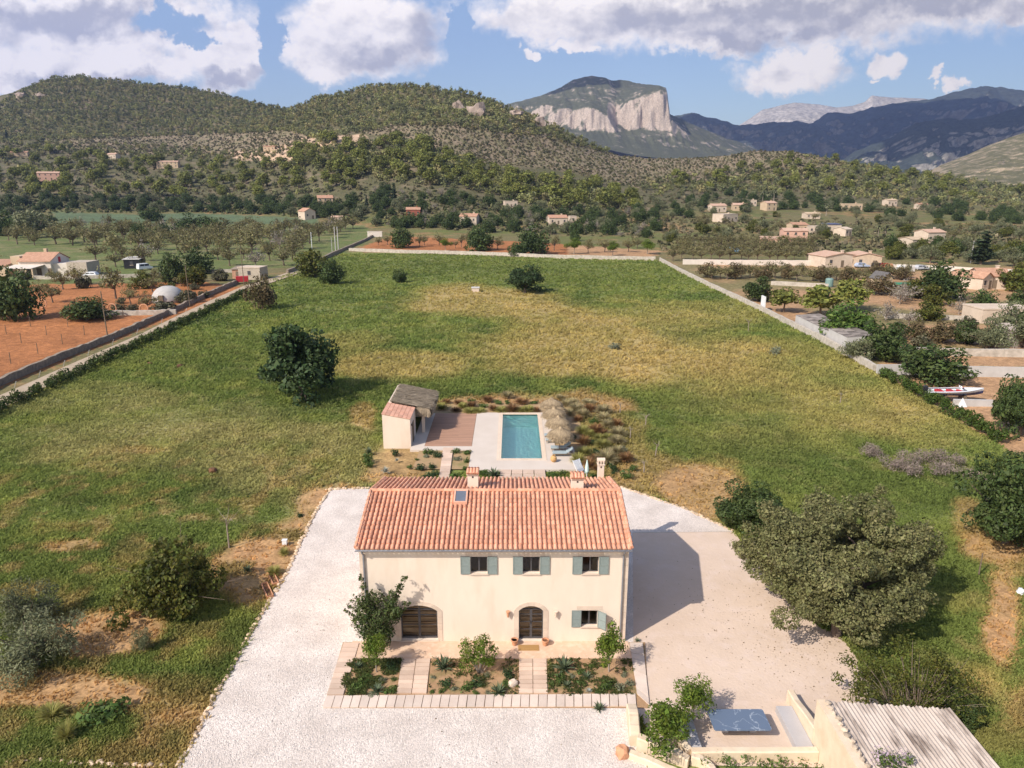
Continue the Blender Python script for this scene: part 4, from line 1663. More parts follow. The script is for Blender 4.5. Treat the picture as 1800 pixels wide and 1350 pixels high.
pool = thing('swimming_pool', 'long rectangular turquoise swimming pool between the parasols and the wooden deck', 'swimming pool', ((PX0 + PX1) / 2, (PY0 + PY1) / 2, 0))
m = MB()
n = 24
e = .42
for k in range(n):
    y0 = PY0 + (PY1 - PY0) * k / n
    y1 = PY0 + (PY1 - PY0) * (k + 1) / n - .008
    m.box(PX0 - e, PX0, y0, y1, -.1, ZT + .03)
    m.box(PX1, PX1 + e, y0, y1, -.1, ZT + .03)
for k in range(8):
    w = (PX1 - PX0 + 2 * e) / 8
    for y in (PY0 - e, PY1):
        m.box(PX0 - e + w * k, PX0 - e + w * (k + 1) - .008, y, y + e - .008, -.1, ZT + .03)
m.build('coping', COPE, pool)
m = MB()
m.quad((PX0, PY0, -1.5), (PX1, PY0, -1.5), (PX1, PY1, -1.5), (PX0, PY1, -1.5))
m.quad((PX0, PY0, -1.5), (PX0, PY1, -1.5), (PX0, PY1, .0), (PX0, PY0, .0))
m.quad((PX1, PY0, -1.5), (PX1, PY0, .0), (PX1, PY1, .0), (PX1, PY1, -1.5))
m.quad((PX0, PY1, -1.5), (PX1, PY1, -1.5), (PX1, PY1, .0), (PX0, PY1, .0))
m.quad((PX0, PY0, -1.5), (PX0, PY0, .0), (PX1, PY0, .0), (PX1, PY0, -1.5))
m.build('basin', BASIN, pool)
m = MB()
m.box(PX0 + .02, PX1 - 1.1, PY0 + .004, PY0 + .8, -.6, -.22)
m.box(PX0 + .02, PX1 - 1.1, PY0 + .8, PY0 + 1.3, -1.0, -.55)
m.build('step', mat('pool_step', (.52, .70, .68), (.46, .64, .62), scale=2, rough=.8), pool)
m = MB()
m.quad((PX0, PY0, -.08), (PX1, PY0, -.08), (PX1, PY1, -.08), (PX0, PY1, -.08))
m.build('water', WATER, pool)

mb = slabs('', [(779, 788), (797, 788), (790, 842), (771, 842)], 11, 1, SLAB, 9)
slabs('', [(880, 827), (958, 827), (960, 842), (877, 842)], 2, 4, SLABP, 10, mb=mb, gap=.06)
tag(mb.build('path', SLAB), kind='structure')

# pool house
ph = thing('pool_house', 'small cream pool house with a flat terracotta tiled roof beside the wooden deck', 'pool house', (-11.2, 66.8, 0))
hx0, hx1, hy0, hy1 = -12.62, -9.92, 66.8, 70.6
zl, zr = 3.38, 2.86
m = MB()
m.add([(hx0, hy0, -.2), (hx1, hy0, -.2), (hx1, hy1, -.2), (hx0, hy1, -.2), (hx0, hy0, zl), (hx1, hy0, zr), (hx1, hy1, zr), (hx0, hy1, zl)], ((0, 1, 5, 4), (1, 2, 6, 5), (2, 3, 7, 6), (3, 0, 4, 7), (4, 5, 6, 7)))
m.build('wall', PLASTER, ph)
m = MB()
rng = random.Random(5)
nc, nr = 7, 5
for i in range(nc):
    for j in range(nr):
        a0, a1 = hx0 - .06 + (hx1 - hx0 + .12) * i / nc, hx0 - .06 + (hx1 - hx0 + .12) * (i + 1) / nc - .03
        b0, b1 = hy0 - .05 + (hy1 - hy0 + .06) * j / nr, hy0 - .05 + (hy1 - hy0 + .06) * (j + 1) / nr - .02
        def z(x):
            return zl + (zr - zl) * (x - hx0) / (hx1 - hx0) + .03
        d = rng.uniform(-.006, .006)
        vs = [(a0, b0, z(a0)), (a1, b0, z(a1)), (a1, b1, z(a1)), (a0, b1, z(a0))]
        m.add(vs + [(x, y, zz + .045 + d) for x, y, zz in vs], ((4, 5, 6, 7), (0, 1, 5, 4), (1, 2, 6, 5), (2, 3, 7, 6), (3, 0, 4, 7)))
m.build('roof', TILEF, ph)
m = MB()
m.box(hx1 + .003, hx1 + .05, 68.0, 69.0, .05, 2.1)
m.build('door', WOODP, ph)
m = MB()
m.box(hx1 + .003, hx1 + .12, 67.4, 67.52, 2.0, 2.2)
m.build('wall_lamp', DARKP, ph)
# thatched shelter
sh = thing('thatched_shelter', 'open shelter with a grey thatch roof on cream posts behind the pool house', 'shelter', (-10.6, 73.8, 0))
m = MB()
m.box(-12.62, -12.3, 70.603, 77.0, -.2, 3.5)
m.box(-12.3, -9.9, 76.8, 77.0, -.2, 2.4)
m.build('wall', PLASTER, sh)
for y in (71.0, 76.3):
    m = MB()
    m.box(-9.32, -9.02, y, y + .3, .05, 2.75)
    m.build('post', PLASTER, sh)
m = MB()
m.box(-9.28, -9.08, 70.7, 77.2, 2.75, 2.9)
for i in range(6):
    y = 70.9 + i * 1.2
    m.add([(-12.3, y, 3.36), (-12.3, y + .1, 3.36), (-8.7, y + .1, 2.72), (-8.7, y, 2.72), (-12.3, y, 3.46), (-12.3, y + .1, 3.46), (-8.7, y + .1, 2.82), (-8.7, y, 2.82)], ((4, 5, 6, 7)[::-1], (0, 1, 2, 3), (0, 4, 7, 3), (1, 2, 6, 5)))
m.build('beam', WOODP, sh)


def straw_patch(m, rng, n, fpos, ln, wd):
    """many short straws; fpos gives root, direction and normal"""
    for _ in range(n):
        p, d, nn = fpos()
        s = d.cross(nn)
        s.normalize()
        s *= wd * rng.uniform(.6, 1.4)
        L_ = ln * rng.uniform(.6, 1.3)
        a, b = p - s, p + s
        tip = p + d * L_ + nn * rng.uniform(-.02, .05)
        m.quad(a, b, tip + s * .5, tip - s * .5)


m = MB()
def tz(x):
    return 3.62 + (2.74 - 3.62) * (x + 12.7) / 4.25
ga_, gb_, h0, h1 = -12.5, -8.45, 70.62, 77.3
vs = []
N1, N2 = 14, 20
for i in range(N1 + 1):
    for j in range(N2 + 1):
        x = ga_ + (gb_ - ga_) * i / N1
        y = h0 + (h1 - h0) * j / N2
        k = sm(np.array([i / N1]), .85, 1.0)[0]
        vs.append((x, y, tz(x) + (fbm(np.array([x * .9]), np.array([y * .9]), 3, 3)[0] - .5) * .22 - k * .12))
fs = []
for i in range(N1):
    for j in range(N2):
        a = i * (N2 + 1) + j
        fs.append((a, a + N2 + 1, a + N2 + 2, a + 1))
m.add(vs, fs)
m.add([(x, y, z - .28) for x, y, z in vs], [f[::-1] for f in fs])
rng = random.Random(8)
def fp():
    x, y = rng.uniform(ga_, gb_ - .1), rng.uniform(h0, h1)
    nn = Vector((.2, 0, .98))
    return Vector((x, y, tz(x) + .02 + rng.uniform(-.05, .05))), Vector((.97, rng.uniform(-.15, .15), -.2)), nn
straw_patch(m, rng, 2600, fp, .55, .035)
def fp2():
    if rng.random() < .6:
        return Vector((gb_ + rng.uniform(-.15, .12), rng.uniform(h0, h1), tz(gb_) - rng.uniform(0, .25))), Vector((.25, rng.uniform(-.2, .2), -1)), Vector((1, 0, 0))
    x = rng.uniform(ga_ + 2.8, gb_)
    return Vector((x, rng.choice((h0 - .05, h1 + .03)) + rng.uniform(-.05, .05), tz(x) - rng.uniform(0, .2))), Vector((rng.uniform(-.2, .3), rng.uniform(-.1, .1), -1)), Vector((0, -1, 0))
straw_patch(m, rng, 2400, fp2, .62, .035)
m.build('thatch', THATCHD, sh)


# straw parasols
def parasol_meshes(seed):
    rng = random.Random(seed)
    p = MB()
    p.tube([(0, 0, 0), (0, 0, 2.35)], .035, 8)
    p.lathe([(.2, 0), (.2, .05), (.05, .09)], (0, 0, 0), 12)
    t = MB()
    R0 = 1.16
    prof = [(.05, 2.42), (.42, 2.33), (.82, 2.12), (1.06, 1.84), (R0, 1.52)]
    t.lathe([(r, z) for r, z in prof[::-1]], (0, 0, 0), 20)
    for _ in range(2400):
        a = rng.uniform(0, 6.283)
        k = rng.random() ** .6
        r = .08 + k * (R0 - .08)
        z = np.interp(r, [q[0] for q in prof], [q[1] for q in prof]) + .02
        d = Vector((math.cos(a), math.sin(a), 0))
        sl = Vector((d.x * .82, d.y * .82, -.45 - .6 * max(0, k - .6))).normalized()
        s = Vector((-d.y, d.x, 0)) * rng.uniform(.012, .028)
        b = d * r + Vector((0, 0, z + rng.uniform(0, .03)))
        tip = b + sl * rng.uniform(.22, .42) + d * rng.uniform(-.02, .04)
        t.quad(b - s, b + s, tip + s * .6, tip - s * .6)
    c = MB()
    for _ in range(420):
        a = rng.uniform(0, 6.283)
        d = Vector((math.cos(a), math.sin(a), 0))
        s = Vector((-d.y, d.x, 0)) * .02
        b = d * rng.uniform(.0, .08) + Vector((0, 0, 2.58 + rng.uniform(-.05, .06)))
        tip = d * rng.uniform(.26, .42) + Vector((0, 0, 2.33 + rng.uniform(-.06, .05)))
        c.quad(b - s, b + s, tip + s, tip - s)
    c.lathe([(.34, 2.34), (.2, 2.47), (.04, 2.56)], (0, 0, 0), 12)
    return p, t, c


pm = []
for k in range(2):
    pm.append([m.build(n, mt, None) for m, n, mt in zip(parasol_meshes(k), ('pole', 'thatch', 'cap'), (WOODP, THATCH, THATCH))])
meshes = [[o.data for o in s] for s in pm]
for s in pm:
    for o in s:
        bpy.data.objects.remove(o)
plab = ['straw parasol shading the two loungers nearest the house', 'straw parasol second from the house in the row along the pool', 'straw parasol third from the house in the row along the pool', 'straw parasol farthest from the house at the end of the pool row']
for i, (x, y) in enumerate([(4.55, 65.2), (4.55, 68.6), (4.35, 71.6), (4.3, 74.9)]):
    t = thing('straw_parasol', plab[i], 'parasol', (x, y, ZT), i * 1.3, 'straw parasols along the pool')
    t.rotation_euler = (rad(1.5 * (i % 2)), rad(2 - i), i * 1.3)
    for n, me in zip(('pole', 'thatch', 'cap'), meshes[i % 2]):
        link(n, me, t)
# two tilted half parasols lying on the far shoulders, seen as extra straw caps
for i, (x, y, lb) in enumerate([(5.25, 67.6, 'small straw side parasol leaning behind the front parasol'), (5.15, 73.6, 'small straw side parasol leaning by the parasol at the pool end')]):
    t = thing('straw_parasol', lb, 'parasol', (x, y, ZT), 2.2, 'straw parasols along the pool', .78)
    t.rotation_euler = (rad(8), rad(22), 2.2)
    for n, me in zip(('pole', 'thatch', 'cap'), meshes[1]):
        link(n, me, t)


def lounger(x, y, label, up=.75):
    t = thing('sun_lounger', label, 'sun lounger', (x, y, ZT), 0, 'sun loungers under the parasols')
    m = MB()
    m.box(-1.0, .98, -.33, -.27, .24, .30)
    m.box(-1.0, .98, .27, .33, .24, .30)
    for i in range(5):
        m.box(-.9 + i * .42, -.84 + i * .42, -.27, .27, .245, .285)
    m.build('frame', WOODP, t, world=False)
    for sx in (-.9, .86):
        for sy in (-.32, .27):
            l = MB()
            l.box(sx, sx + .06, sy, sy + .05, 0, .24)
            l.build('leg', WOODP, t, world=False)
    c = MB()
    c.box(-1.0, .28, -.31, .31, .302, .40, bev=.02)
    c.build('cushion', CUSH, t, world=False)
    b = MB()
    a = rad(38)
    L_ = .78
    q = [(.30, .40 - .09), (.30 + math.cos(a) * L_, .31 + math.sin(a) * L_)]
    n = (-math.sin(a) * .09, math.cos(a) * .09)
    vs = [(q[0][0], y_, q[0][1]) for y_ in (-.31, .31)] + [(q[1][0], y_, q[1][1]) for y_ in (-.31, .31)]
    vs += [(v[0] + n[0], v[1], v[2] + n[1]) for v in vs]
    b.add(vs, ((0, 1, 3, 2), (4, 6, 7, 5), (0, 4, 5, 1), (2, 3, 7, 6), (0, 2, 6, 4), (1, 5, 7, 3)))
    b.build('backrest', CUSH, t, world=False)


lounger(4.85, 64.35, 'blue-grey cushioned sun lounger nearest the house, in the sun before the front parasol')
lounger(4.75, 65.75, 'blue-grey cushioned sun lounger just under the fringe of the front parasol')
lounger(4.35, 68.0, 'blue-grey sun lounger on the poolside between the front and second parasol')
lounger(4.3, 69.3, 'blue-grey sun lounger mostly hidden under the second parasol')
q = G(973, 813)
t = thing('water_jar', 'round ochre clay jar standing on the patio at the pool corner', 'jar', (q.x, q.y, ZT))
m = MB()
m.lathe([(.13, 0), (.26, .14), (.31, .32), (.27, .5), (.15, .6), (.12, .62)], (0, 0, 0), 14)
m.build('body', mat('ochre_clay', (.60, .36, .15), (.52, .30, .12), scale=5, rough=.8), t, world=False)
m = MB()
m.lathe([(.12, .62), (.15, .66), (.13, .66), (.10, .6)], (0, 0, 0), 14)
m.build('rim', mat('ochre_clay', None or (.60, .36, .15)), t, world=False)
# striped deck chair and closed parasol beside the back garden
q = G(1018, 832)
t = thing('deck_chair', 'white and dark striped deck chair tilted back at the corner of the patio', 'deck chair', (q.x, q.y, 0), rad(35))
m = MB()
for i in range(7):
    x = -.35 + .1 * i
    m.add([(x, -.35, .35), (x + .05, -.35, .35), (x + .05, .45, 1.15), (x, .45, 1.15), (x, -.33, .33), (x + .05, -.33, .33), (x + .05, .47, 1.13), (x, .47, 1.13)], ((0, 1, 2, 3), (7, 6, 5, 4)))
m.build('stripes', WHITEP, t, world=False)
m = MB()
m.add([(-.36, -.34, .325), (.36, -.34, .325), (.36, .47, 1.115), (-.36, .47, 1.115)], ((0, 1, 2, 3),))
m.build('sling', NAVY, t, world=False)
m = MB()
for s in (-.4, .38):
    m.tube([(s, -.42, .02), (s, .5, 1.18)], .025, 6)
    m.tube([(s, .35, .02), (s, -.36, .36)], .025, 6)
m.build('frame', WHITEP, t, world=False)
q = G(1031, 846)
t = thing('closed_parasol', 'pale green closed parasol standing upright by the striped deck chair', 'parasol', (q.x, q.y, 0))
m = MB()
m.tube([(0, 0, 0), (0, 0, 2.0)], .03, 7)
m.build('pole', WHITEP, t, world=False)
m = MB()
m.lathe([(.07, .75), (.17, .95), (.14, 1.4), (.05, 1.9), (.02, 1.98)], (0, 0, 0), 8)
m.build('cloth', mat('mint_cloth', (.48, .66, .56), (.62, .72, .66), scale=9, rough=.9), t, world=False)

# ------------------------------------------------------------------ stone edging and walls
def along(pts, step):
    """points every step metres along a polyline"""
    out = []
    acc = 0.0
    for a, b in zip(pts[:-1], pts[1:]):
        a, b = Vector(a[:2]), Vector(b[:2])
        L_ = (b - a).length
        d = (b - a) / max(L_, 1e-6)
        while acc < L_:
            out.append((a + d * acc, d))
            acc += step
        acc -= L_
    return out


EDG = mat('edging_stone', (.52, .36, .23), (.60, .46, .32), scale=2, rough=.95, island=.3, bump=.4)


def edging(name, px, label, step=.17, s=.14, m=EDG, seed=1, z=0.0):
    rng = random.Random(seed)
    mb = MB()
    for p, d in along(pxp(px), step):
        k = rng.uniform(.7, 1.35) * s
        mb.rock((p.x + rng.uniform(-.08, .08), p.y + rng.uniform(-.08, .08), z + k * .3), k, k * rng.uniform(.7, 1), k * .62, rng, 1)
    return tag(mb.build(name, m), label, 'stone edging')


edging('stone_edging', gv[:11], 'long crooked row of tan stones between the white gravel and the grass', seed=3)
edging('stone_edging', [(575, 861), (650, 858)], 'short row of tan stones along the gravel behind the house by the worn grass', seed=4)
edging('stone_edging', [(1092, 857), (1200, 893), (1288, 934)], 'row of tan stones along the gravel corner behind the house by the tree', seed=5)
edging('stone_edging', [(-20, 1338), (120, 1342), (285, 1348)], 'row of pinkish stones across the grass at the bottom edge of the photo', m=EDG, seed=6, step=.24, s=.15)


def stone_wall(name, pts, h, w, label, m=WALLST, seed=1, step=2.0, cat='wall', jag=.06, z=None, world=False):
    """a wall that follows the ground along a polyline of photo pixels (or world points)"""
    rng = random.Random(seed)
    P2 = pts if world else [tuple(g1(x, y)[:2]) for x, y in pts]
    st = along(P2, step)
    st.append((Vector(P2[-1]), st[-1][1]))
    mb = MB()
    rows = []
    for p, d in st:
        n = Vector((-d.y, d.x)) * w / 2
        zz = float(hgt(p.x, p.y)) - .3
        t = zz + .3 + h + rng.uniform(-jag, jag)
        rows.append([(p.x - n.x, p.y - n.y, zz), (p.x - n.x, p.y - n.y, t), (p.x + n.x, p.y + n.y, t + rng.uniform(-.02, .02)), (p.x + n.x, p.y + n.y, zz)])
    vs = [v for r in rows for v in r]
    fs = [(3, 2, 1, 0)]
    for i in range(len(rows) - 1):
        a, b = i * 4, i * 4 + 4
        for k in range(3):
            fs.append((a + k, a + k + 1, b + k + 1, b + k))
    e = (len(rows) - 1) * 4
    fs.append((e, e + 1, e + 2, e + 3))
    mb.add(vs, fs)
    return tag(mb.build(name, m), label, cat)


stone_wall('field_wall', [(614, 441), (700, 444), (760, 445), (880, 449), (905, 450), (960, 453), (1050, 455), (1152, 457)], 1.1, .5, 'long low pale wall closing the far end of the green field', seed=1, m=WALLST)
stone_wall('field_wall', [(1160, 458), (1200, 480), (1250, 505), (1300, 528), (1350, 552), (1400, 578), (1440, 598), (1490, 625), (1537, 652)], .95, .45, 'long pale wall between the green field and the orchard gardens, down to the hedge', seed=2)
stone_wall('field_wall', [(505, 480), (555, 463), (585, 448), (640, 425), (662, 412)], 1.0, .7, 'stone wall beside the track running up to the white gatepost behind the field', seed=3, m=STONEW)
stone_wall('track_wall', [(-60, 706), (0, 676), (60, 650), (120, 625), (190, 598), (250, 572), (310, 545), (360, 522), (418, 497)], .85, .5, 'dark rubble wall between the orange soil plot and the dirt track', seed=4, m=STONEW, step=1.2, jag=.12)
stone_wall('garden_wall', [(176, 553), (240, 553), (310, 551)], .8, .6, 'short pale stone wall in the orange plot below the white dome', seed=5, step=.8)
stone_wall('villa_wall', [(60, 490), (120, 490), (190, 488), (260, 486), (345, 479), (420, 478)], .8, .5, 'low wall below the parked cars and villa garden', seed=6)
stone_wall('garden_wall', [(1355, 500), (1400, 502), (1456, 505)], .9, .5, 'short pale wall with a water tank at its end below the row of bushes', seed=7)
stone_wall('garden_wall', [(1200, 464), (1290, 465), (1425, 466)], 1.5, .4, 'long white wall before the almond rows, ending at the white bungalow', seed=8, m=WHITEW)
stone_wall('garden_wall', [(1545, 470), (1640, 474), (1800, 482), (1900, 486)], 1.2, .4, 'white wall running on from the bungalow past the cypress-like pine', seed=9, m=WHITEW)
stone_wall('block_wall', [(1540, 657), (1620, 657), (1700, 660), (1900, 664)], 1.3, .25, 'pale concrete block wall behind the boat and dark carob', seed=10, m=CONCW, jag=.01)
stone_wall('garden_wall', [(1585, 622), (1700, 624), (1900, 628)], 1.0, .5, 'pale rubble wall above the bare soil behind the dark carob', seed=11)
stone_wall('garden_wall', [(1555, 558), (1640, 560), (1706, 563)], .8, .4, 'thin pale wall running to the long white shed', seed=12)
stone_wall('block_wall', [(1675, 712), (1745, 713)], .7, .3, 'short concrete wall beside the boat trailer', seed=13, m=CONCW, jag=.01)
# dirt track
trk = [(-60, 722), (0, 695), (60, 669), (120, 642), (190, 612), (250, 586), (310, 556), (370, 528), (430, 502), (470, 491), (520, 474)]
trk2 = [(530, 479), (480, 496), (436, 512), (374, 542), (314, 570), (254, 600), (194, 628), (124, 660), (64, 690), (4, 718), (-60, 745)]
sheet('track', pxp(trk + trk2), .03, TRACK)


# ------------------------------------------------------------------ the foreground yard
def thick_wall(m, pts, w, hs, z0=-.1, rng=None, rnd=.05):
    """rounded plastered wall along a path of (x,y) with a height at each point"""
    rows = []
    pts = [Vector(p) for p in pts]
    for i, p in enumerate(pts):
        d = (pts[min(i + 1, len(pts) - 1)] - pts[max(i - 1, 0)]).normalized()
        n = Vector((-d.y, d.x))
        h = hs[i]
        a = w / 2
        rows.append([(p - n * a, z0), (p - n * a, h - rnd), (p - n * (a - rnd), h), (p + n * (a - rnd), h), (p + n * a, h - rnd), (p + n * a, z0)])
    vs = [(q.x, q.y, z) for r in rows for q, z in r]
    fs = [tuple(range(5, -1, -1)), tuple((len(rows) - 1) * 6 + k for k in range(6))]
    for i in range(len(rows) - 1):
        for k in range(5):
            fs.append((i * 6 + k, i * 6 + k + 1, i * 6 + 7 + k, i * 6 + 6 + k))
    m.add(vs, fs)


def curve(pts, n=6):
    """Catmull-Rom through points (any dimension)"""
    P_ = [np.array(p, float) for p in pts]
    out = []
    for i in range(len(P_) - 1):
        p0, p1, p2, p3 = P_[max(i - 1, 0)], P_[i], P_[i + 1], P_[min(i + 2, len(P_) - 1)]
        for k in range(n):
            t = k / n
            out.append(.5 * (2 * p1 + (p2 - p0) * t + (2 * p0 - 5 * p1 + 4 * p2 - p3) * t * t + (3 * p1 - p0 - 3 * p2 + p3) * t ** 3))
    out.append(P_[-1])
    return out


def wall3(name, pts, w, label, m=PLASTER2, cat='wall'):
    c = curve(pts, 7)
    rng = random.Random(len(pts))
    mb = MB()
    thick_wall(mb, [tuple(p[:2]) for p in c], w, [p[2] + rng.uniform(-.02, .02) for p in c])
    return tag(mb.build(name, m), label, cat)


sea = thing('courtyard_wall', 'low cream plastered wall around the seating yard with grey built-in benches', 'wall', (11, 28, 0))
mb = MB()
c = curve([(7.75, 29.6, .45), (7.72, 28.6, .52), (7.78, 27.5, .55), (8.0, 26.9, .52)], 6) 
thick_wall(mb, [tuple(p[:2]) for p in c], .34, [p[2] for p in c])
thick_wall(mb, [(8.05, 26.86), (9.6, 26.86), (11.4, 26.86), (13.7, 26.86)], .36, [.53, .55, .54, .57])
c = curve([(13.88, 30.6, .72), (13.86, 29.8, .78), (13.86, 28.8, .98), (13.86, 27.4, 1.2)], 6)
thick_wall(mb, [tuple(p[:2]) for p in c], .34, [p[2] for p in c])
mb.build('wall', PLASTER2, sea)
for (a, b, c_, d, h) in ((7.93, 8.6, 27.05, 29.4, .40), (8.603, 12.9, 27.045, 27.32, .18), (12.903, 13.68, 27.05, 29.85, .40)):
    mb = MB()
    mb.box(a, b, c_, d, -.02, h, bev=.02)
    mb.build('bench', BENCH, sea)
tb = thing('marble_table', 'low table with a blue-grey white-veined marble top in the seating yard', 'table', (10.64, 28.5, 0))
mb = MB()
mb.prism([(9.30, 29.17), (11.92, 29.17), (11.98, 29.1), (11.98, 27.88), (11.9, 27.8), (9.38, 27.8), (9.32, 27.88)], .70, .76)
mb.build('table_top', MARBLE, tb)
for x in (9.9, 11.2):
    mb = MB()
    mb.box(x, x + .3, 28.45, 28.95, .02, .699)
    mb.build('leg', BENCH, tb)
wall3('planter_wall', [(5.82, 29.75, .6), (5.78, 29.0, .8), (5.7, 28.2, .75), (5.65, 27.6, .6)], .5, 'stubby rounded cream wall at the end of the white gravel beside the citrus tree')
wall3('planter_wall', [(5.75, 27.5, .75), (6.5, 27.15, .7), (7.3, 26.75, .6), (7.85, 26.45, .45)], .42, 'slanting cream planter wall in front of the citrus tree, with iron rods')
wall3('planter_wall', [(5.3, 27.0, .35), (6.1, 26.55, .35), (6.9, 26.1, .3), (7.6, 25.6, .3)], .36, 'lowest outer cream wall at the foot of the planter')
wall3('planter_wall', [(8.0, 26.65, .5), (8.4, 26.5, .45), (8.75, 26.1, .4), (8.7, 25.3, .4)], .34, 'short curved cream wall turning from the seating yard towards the bottom edge')
mb = MB()
mb.rock((4.98, 27.0, .2), .34, .3, .4, random.Random(2), 2)
tag(mb.build('sandstone_block', TERRA), 'single reddish sandstone block at the corner of the white gravel', 'stone')
for i, (x, y) in enumerate([(6.1, 26.9), (6.55, 26.68), (7.0, 26.45), (7.45, 26.22)]):
    mb = MB()
    mb.tube([(x, y, .3), (x + .02, y, .95)], .012, 5)
    mb.lathe([(.03, .0), (.04, .05), (.01, .09)], (x + .02, y, .93), 6)
    tag(mb.build('iron_rod', DARKP), f'{ordn(i)} thin iron rod from the gravel end of the slanting planter wall', 'rod', 'iron rods along the planter wall')

shed = thing('shed', 'shed with a pale corrugated roof and cream gable wall beside the seating yard', 'shed', (16.5, 25, 0))
mb = MB()
sx0, sx1, sy0, sy1 = 13.72, 19.6, 20.5, 27.45
mb.box(sx0, sx0 + .4, sy0, sy1 + .1, -.1, 2.62)
mb.box(sx0 + .403, sx1, sy1 - .3, sy1 - .02, -.1, 2.0)
mb.box(sx1 - .3, sx1, sy0, sy1 - .303, -.1, 1.9)
mb.build('wall', PLASTER2, shed)
mb = MB()
nx, ny = 250, 10
w = .19
def cz(x, y):
    return 2.52 - (x - sx0) * .075 + .032 * math.sin(2 * math.pi * (x - sx0) / w)
vs = []
for j in range(ny + 1):
    for i in range(nx + 1):
        x = sx0 + .42 + (sx1 + .25 - sx0 - .42) * i / nx
        y = sy0 + (sy1 + .18 - sy0) * j / ny
        vs.append((x, y + .05 * math.sin(i * .21) * (j == ny), cz(x, y)))
fs = [(j * (nx + 1) + i, j * (nx + 1) + i + 1, (j + 1) * (nx + 1) + i + 1, (j + 1) * (nx + 1) + i) for j in range(ny) for i in range(nx)]
mb.add(vs, fs)
mb.add([(a, b, c - .02) for a, b, c in vs], [f[::-1] for f in fs])
CORR = mat('weathered_fibre_cement', (.58, .485, .41), (.50, .41, .34), scale=1.2, rough=.95, bump=.2, c3=(.13, .09, .07), s3=.7, w3=.85, stretch=(3.0, .55, 1))
rf = mb.build('roof', CORR, shed, smooth=True)
mb = MB()
rng = random.Random(12)
for k in range(20):
    y = sy1 - .1 - k * .33
    mb.rock((sx0 + .42 + rng.uniform(-.05, .05), y, 2.6), rng.uniform(.12, .2), rng.uniform(.12, .2), .12, rng, 1)
mb.build('edge_stone', mat('roof_stone', (.50, .40, .30), (.38, .29, .21), scale=3, rough=.95, island=.3), rf)
# ------------------------------------------------------------------ plants
def leafquads(nrng, pos, nrm, size, aspect=1.7, sdev=.35, spin=None):
    n = len(pos)
    nrm = nrm / np.maximum(np.linalg.norm(nrm, axis=1, keepdims=True), 1e-6)
    r = nrng.normal(size=(n, 3))
    t = np.cross(nrm, r)
    t /= np.maximum(np.linalg.norm(t, axis=1, keepdims=True), 1e-6)
    b = np.cross(nrm, t)
    s = size * np.exp(nrng.normal(0, sdev, (n, 1))) * .5
    V = np.stack([pos - t * s - b * s / aspect * .6, pos + t * s * .2 - b * s / aspect, pos + t * s, pos - t * s * .1 + b * s / aspect], 1).reshape(-1, 3)
    return V, np.arange(4 * n).reshape(n, 4)


def cloud(nrng, cen, radii, n, leaf, squash=.8, shell=.75, outw=.9, aspect=1.7, up=.15):
    cen, radii = np.asarray(cen, float), np.asarray(radii, float)
    w = radii ** 2
    k = nrng.choice(len(cen), n, p=w / w.sum())
    d = nrng.normal(size=(n, 3))
    d /= np.linalg.norm(d, axis=1, keepdims=True)
    rr = radii[k] * (shell + (1.08 - shell) * nrng.random(n) ** .7)
    pos = cen[k] + d * rr[:, None] * np.array([1, 1, squash])
    nr = d * outw + nrng.normal(size=(n, 3)) * .55 + np.array([0, 0, up])
    return leafquads(nrng, pos, nr, leaf, aspect)


def tubeq(paths, seg=6):
    """tapered limbs as quads: every path is a list of (point, radius)"""
    Vs, Fs, b = [], [], 0
    for path in paths:
        P_ = [np.array(p, float) for p, r in path]
        for i, (p, r) in enumerate(path):
            d = P_[min(i + 1, len(P_) - 1)] - P_[max(i - 1, 0)]
            d = d / max(np.linalg.norm(d), 1e-6)
            a = np.cross(d, (0, 1, 0) if abs(d[1]) < .9 else (1, 0, 0))
            a /= np.linalg.norm(a)
            c = np.cross(d, a)
            for s in range(seg):
                t = 2 * math.pi * s / seg
                Vs.append(P_[i] + (a * math.cos(t) + c * math.sin(t)) * r)
        for i in range(len(path) - 1):
            for s in range(seg):
                s2 = (s + 1) % seg
                Fs.append((b + i * seg + s, b + i * seg + s2, b + (i + 1) * seg + s2, b + (i + 1) * seg + s))
        b += len(path) * seg
    return np.array(Vs), np.array(Fs)


def clumps(nrng, W, H, zb, n, r0, r1, power=.55, bottom=.0, flat=1.0):
    """clump centres inside an uneven dome"""
    d = nrng.normal(size=(n, 3))
    d /= np.linalg.norm(d, axis=1, keepdims=True)
    d[:, 2] = np.where(d[:, 2] < -bottom, -d[:, 2] * .6, d[:, 2])
    rr = nrng.random(n) ** power
    rad_ = nrng.uniform(r0, r1, n)
    hw, hh = W / 2, (H - zb)
    c = d * rr[:, None]
    lump = 1 + .22 * np.sin(np.arctan2(d[:, 1], d[:, 0]) * 3 + nrng.uniform(0, 6)) * nrng.uniform(.4, 1)
    x = c[:, 0] * (hw - rad_ * .8) * lump
    y = c[:, 1] * (hw - rad_ * .8) * lump
    z = zb + (c[:, 2] + bottom) / (1 + bottom) * (hh - rad_ * .8 * flat)
    return np.stack([x, y, np.maximum(z, zb + rad_ * .25)], 1), rad_


def limbs(rng, cen, H, tr, forks=5, base=.28, lean=.0, bend=.25):
    top = np.array([lean, lean * .3, H * base])
    paths = [[((0, 0, -.15), tr * 1.5), ((lean * .2, 0, H * base * .4), tr * 1.05), (tuple(top), tr * .85)]]
    idx = rng.sample(range(len(cen)), min(forks, len(cen)))
    for i in idx:
        c = np.array(cen[i])
        m = top * .5 + c * .5 + np.array([rng.uniform(-bend, bend), rng.uniform(-bend, bend), rng.uniform(0, bend)])
        paths.append([(tuple(top * .96), tr * .6), (tuple(m), tr * .36), (tuple(c), tr * .13)])
    return paths


KIND = {}


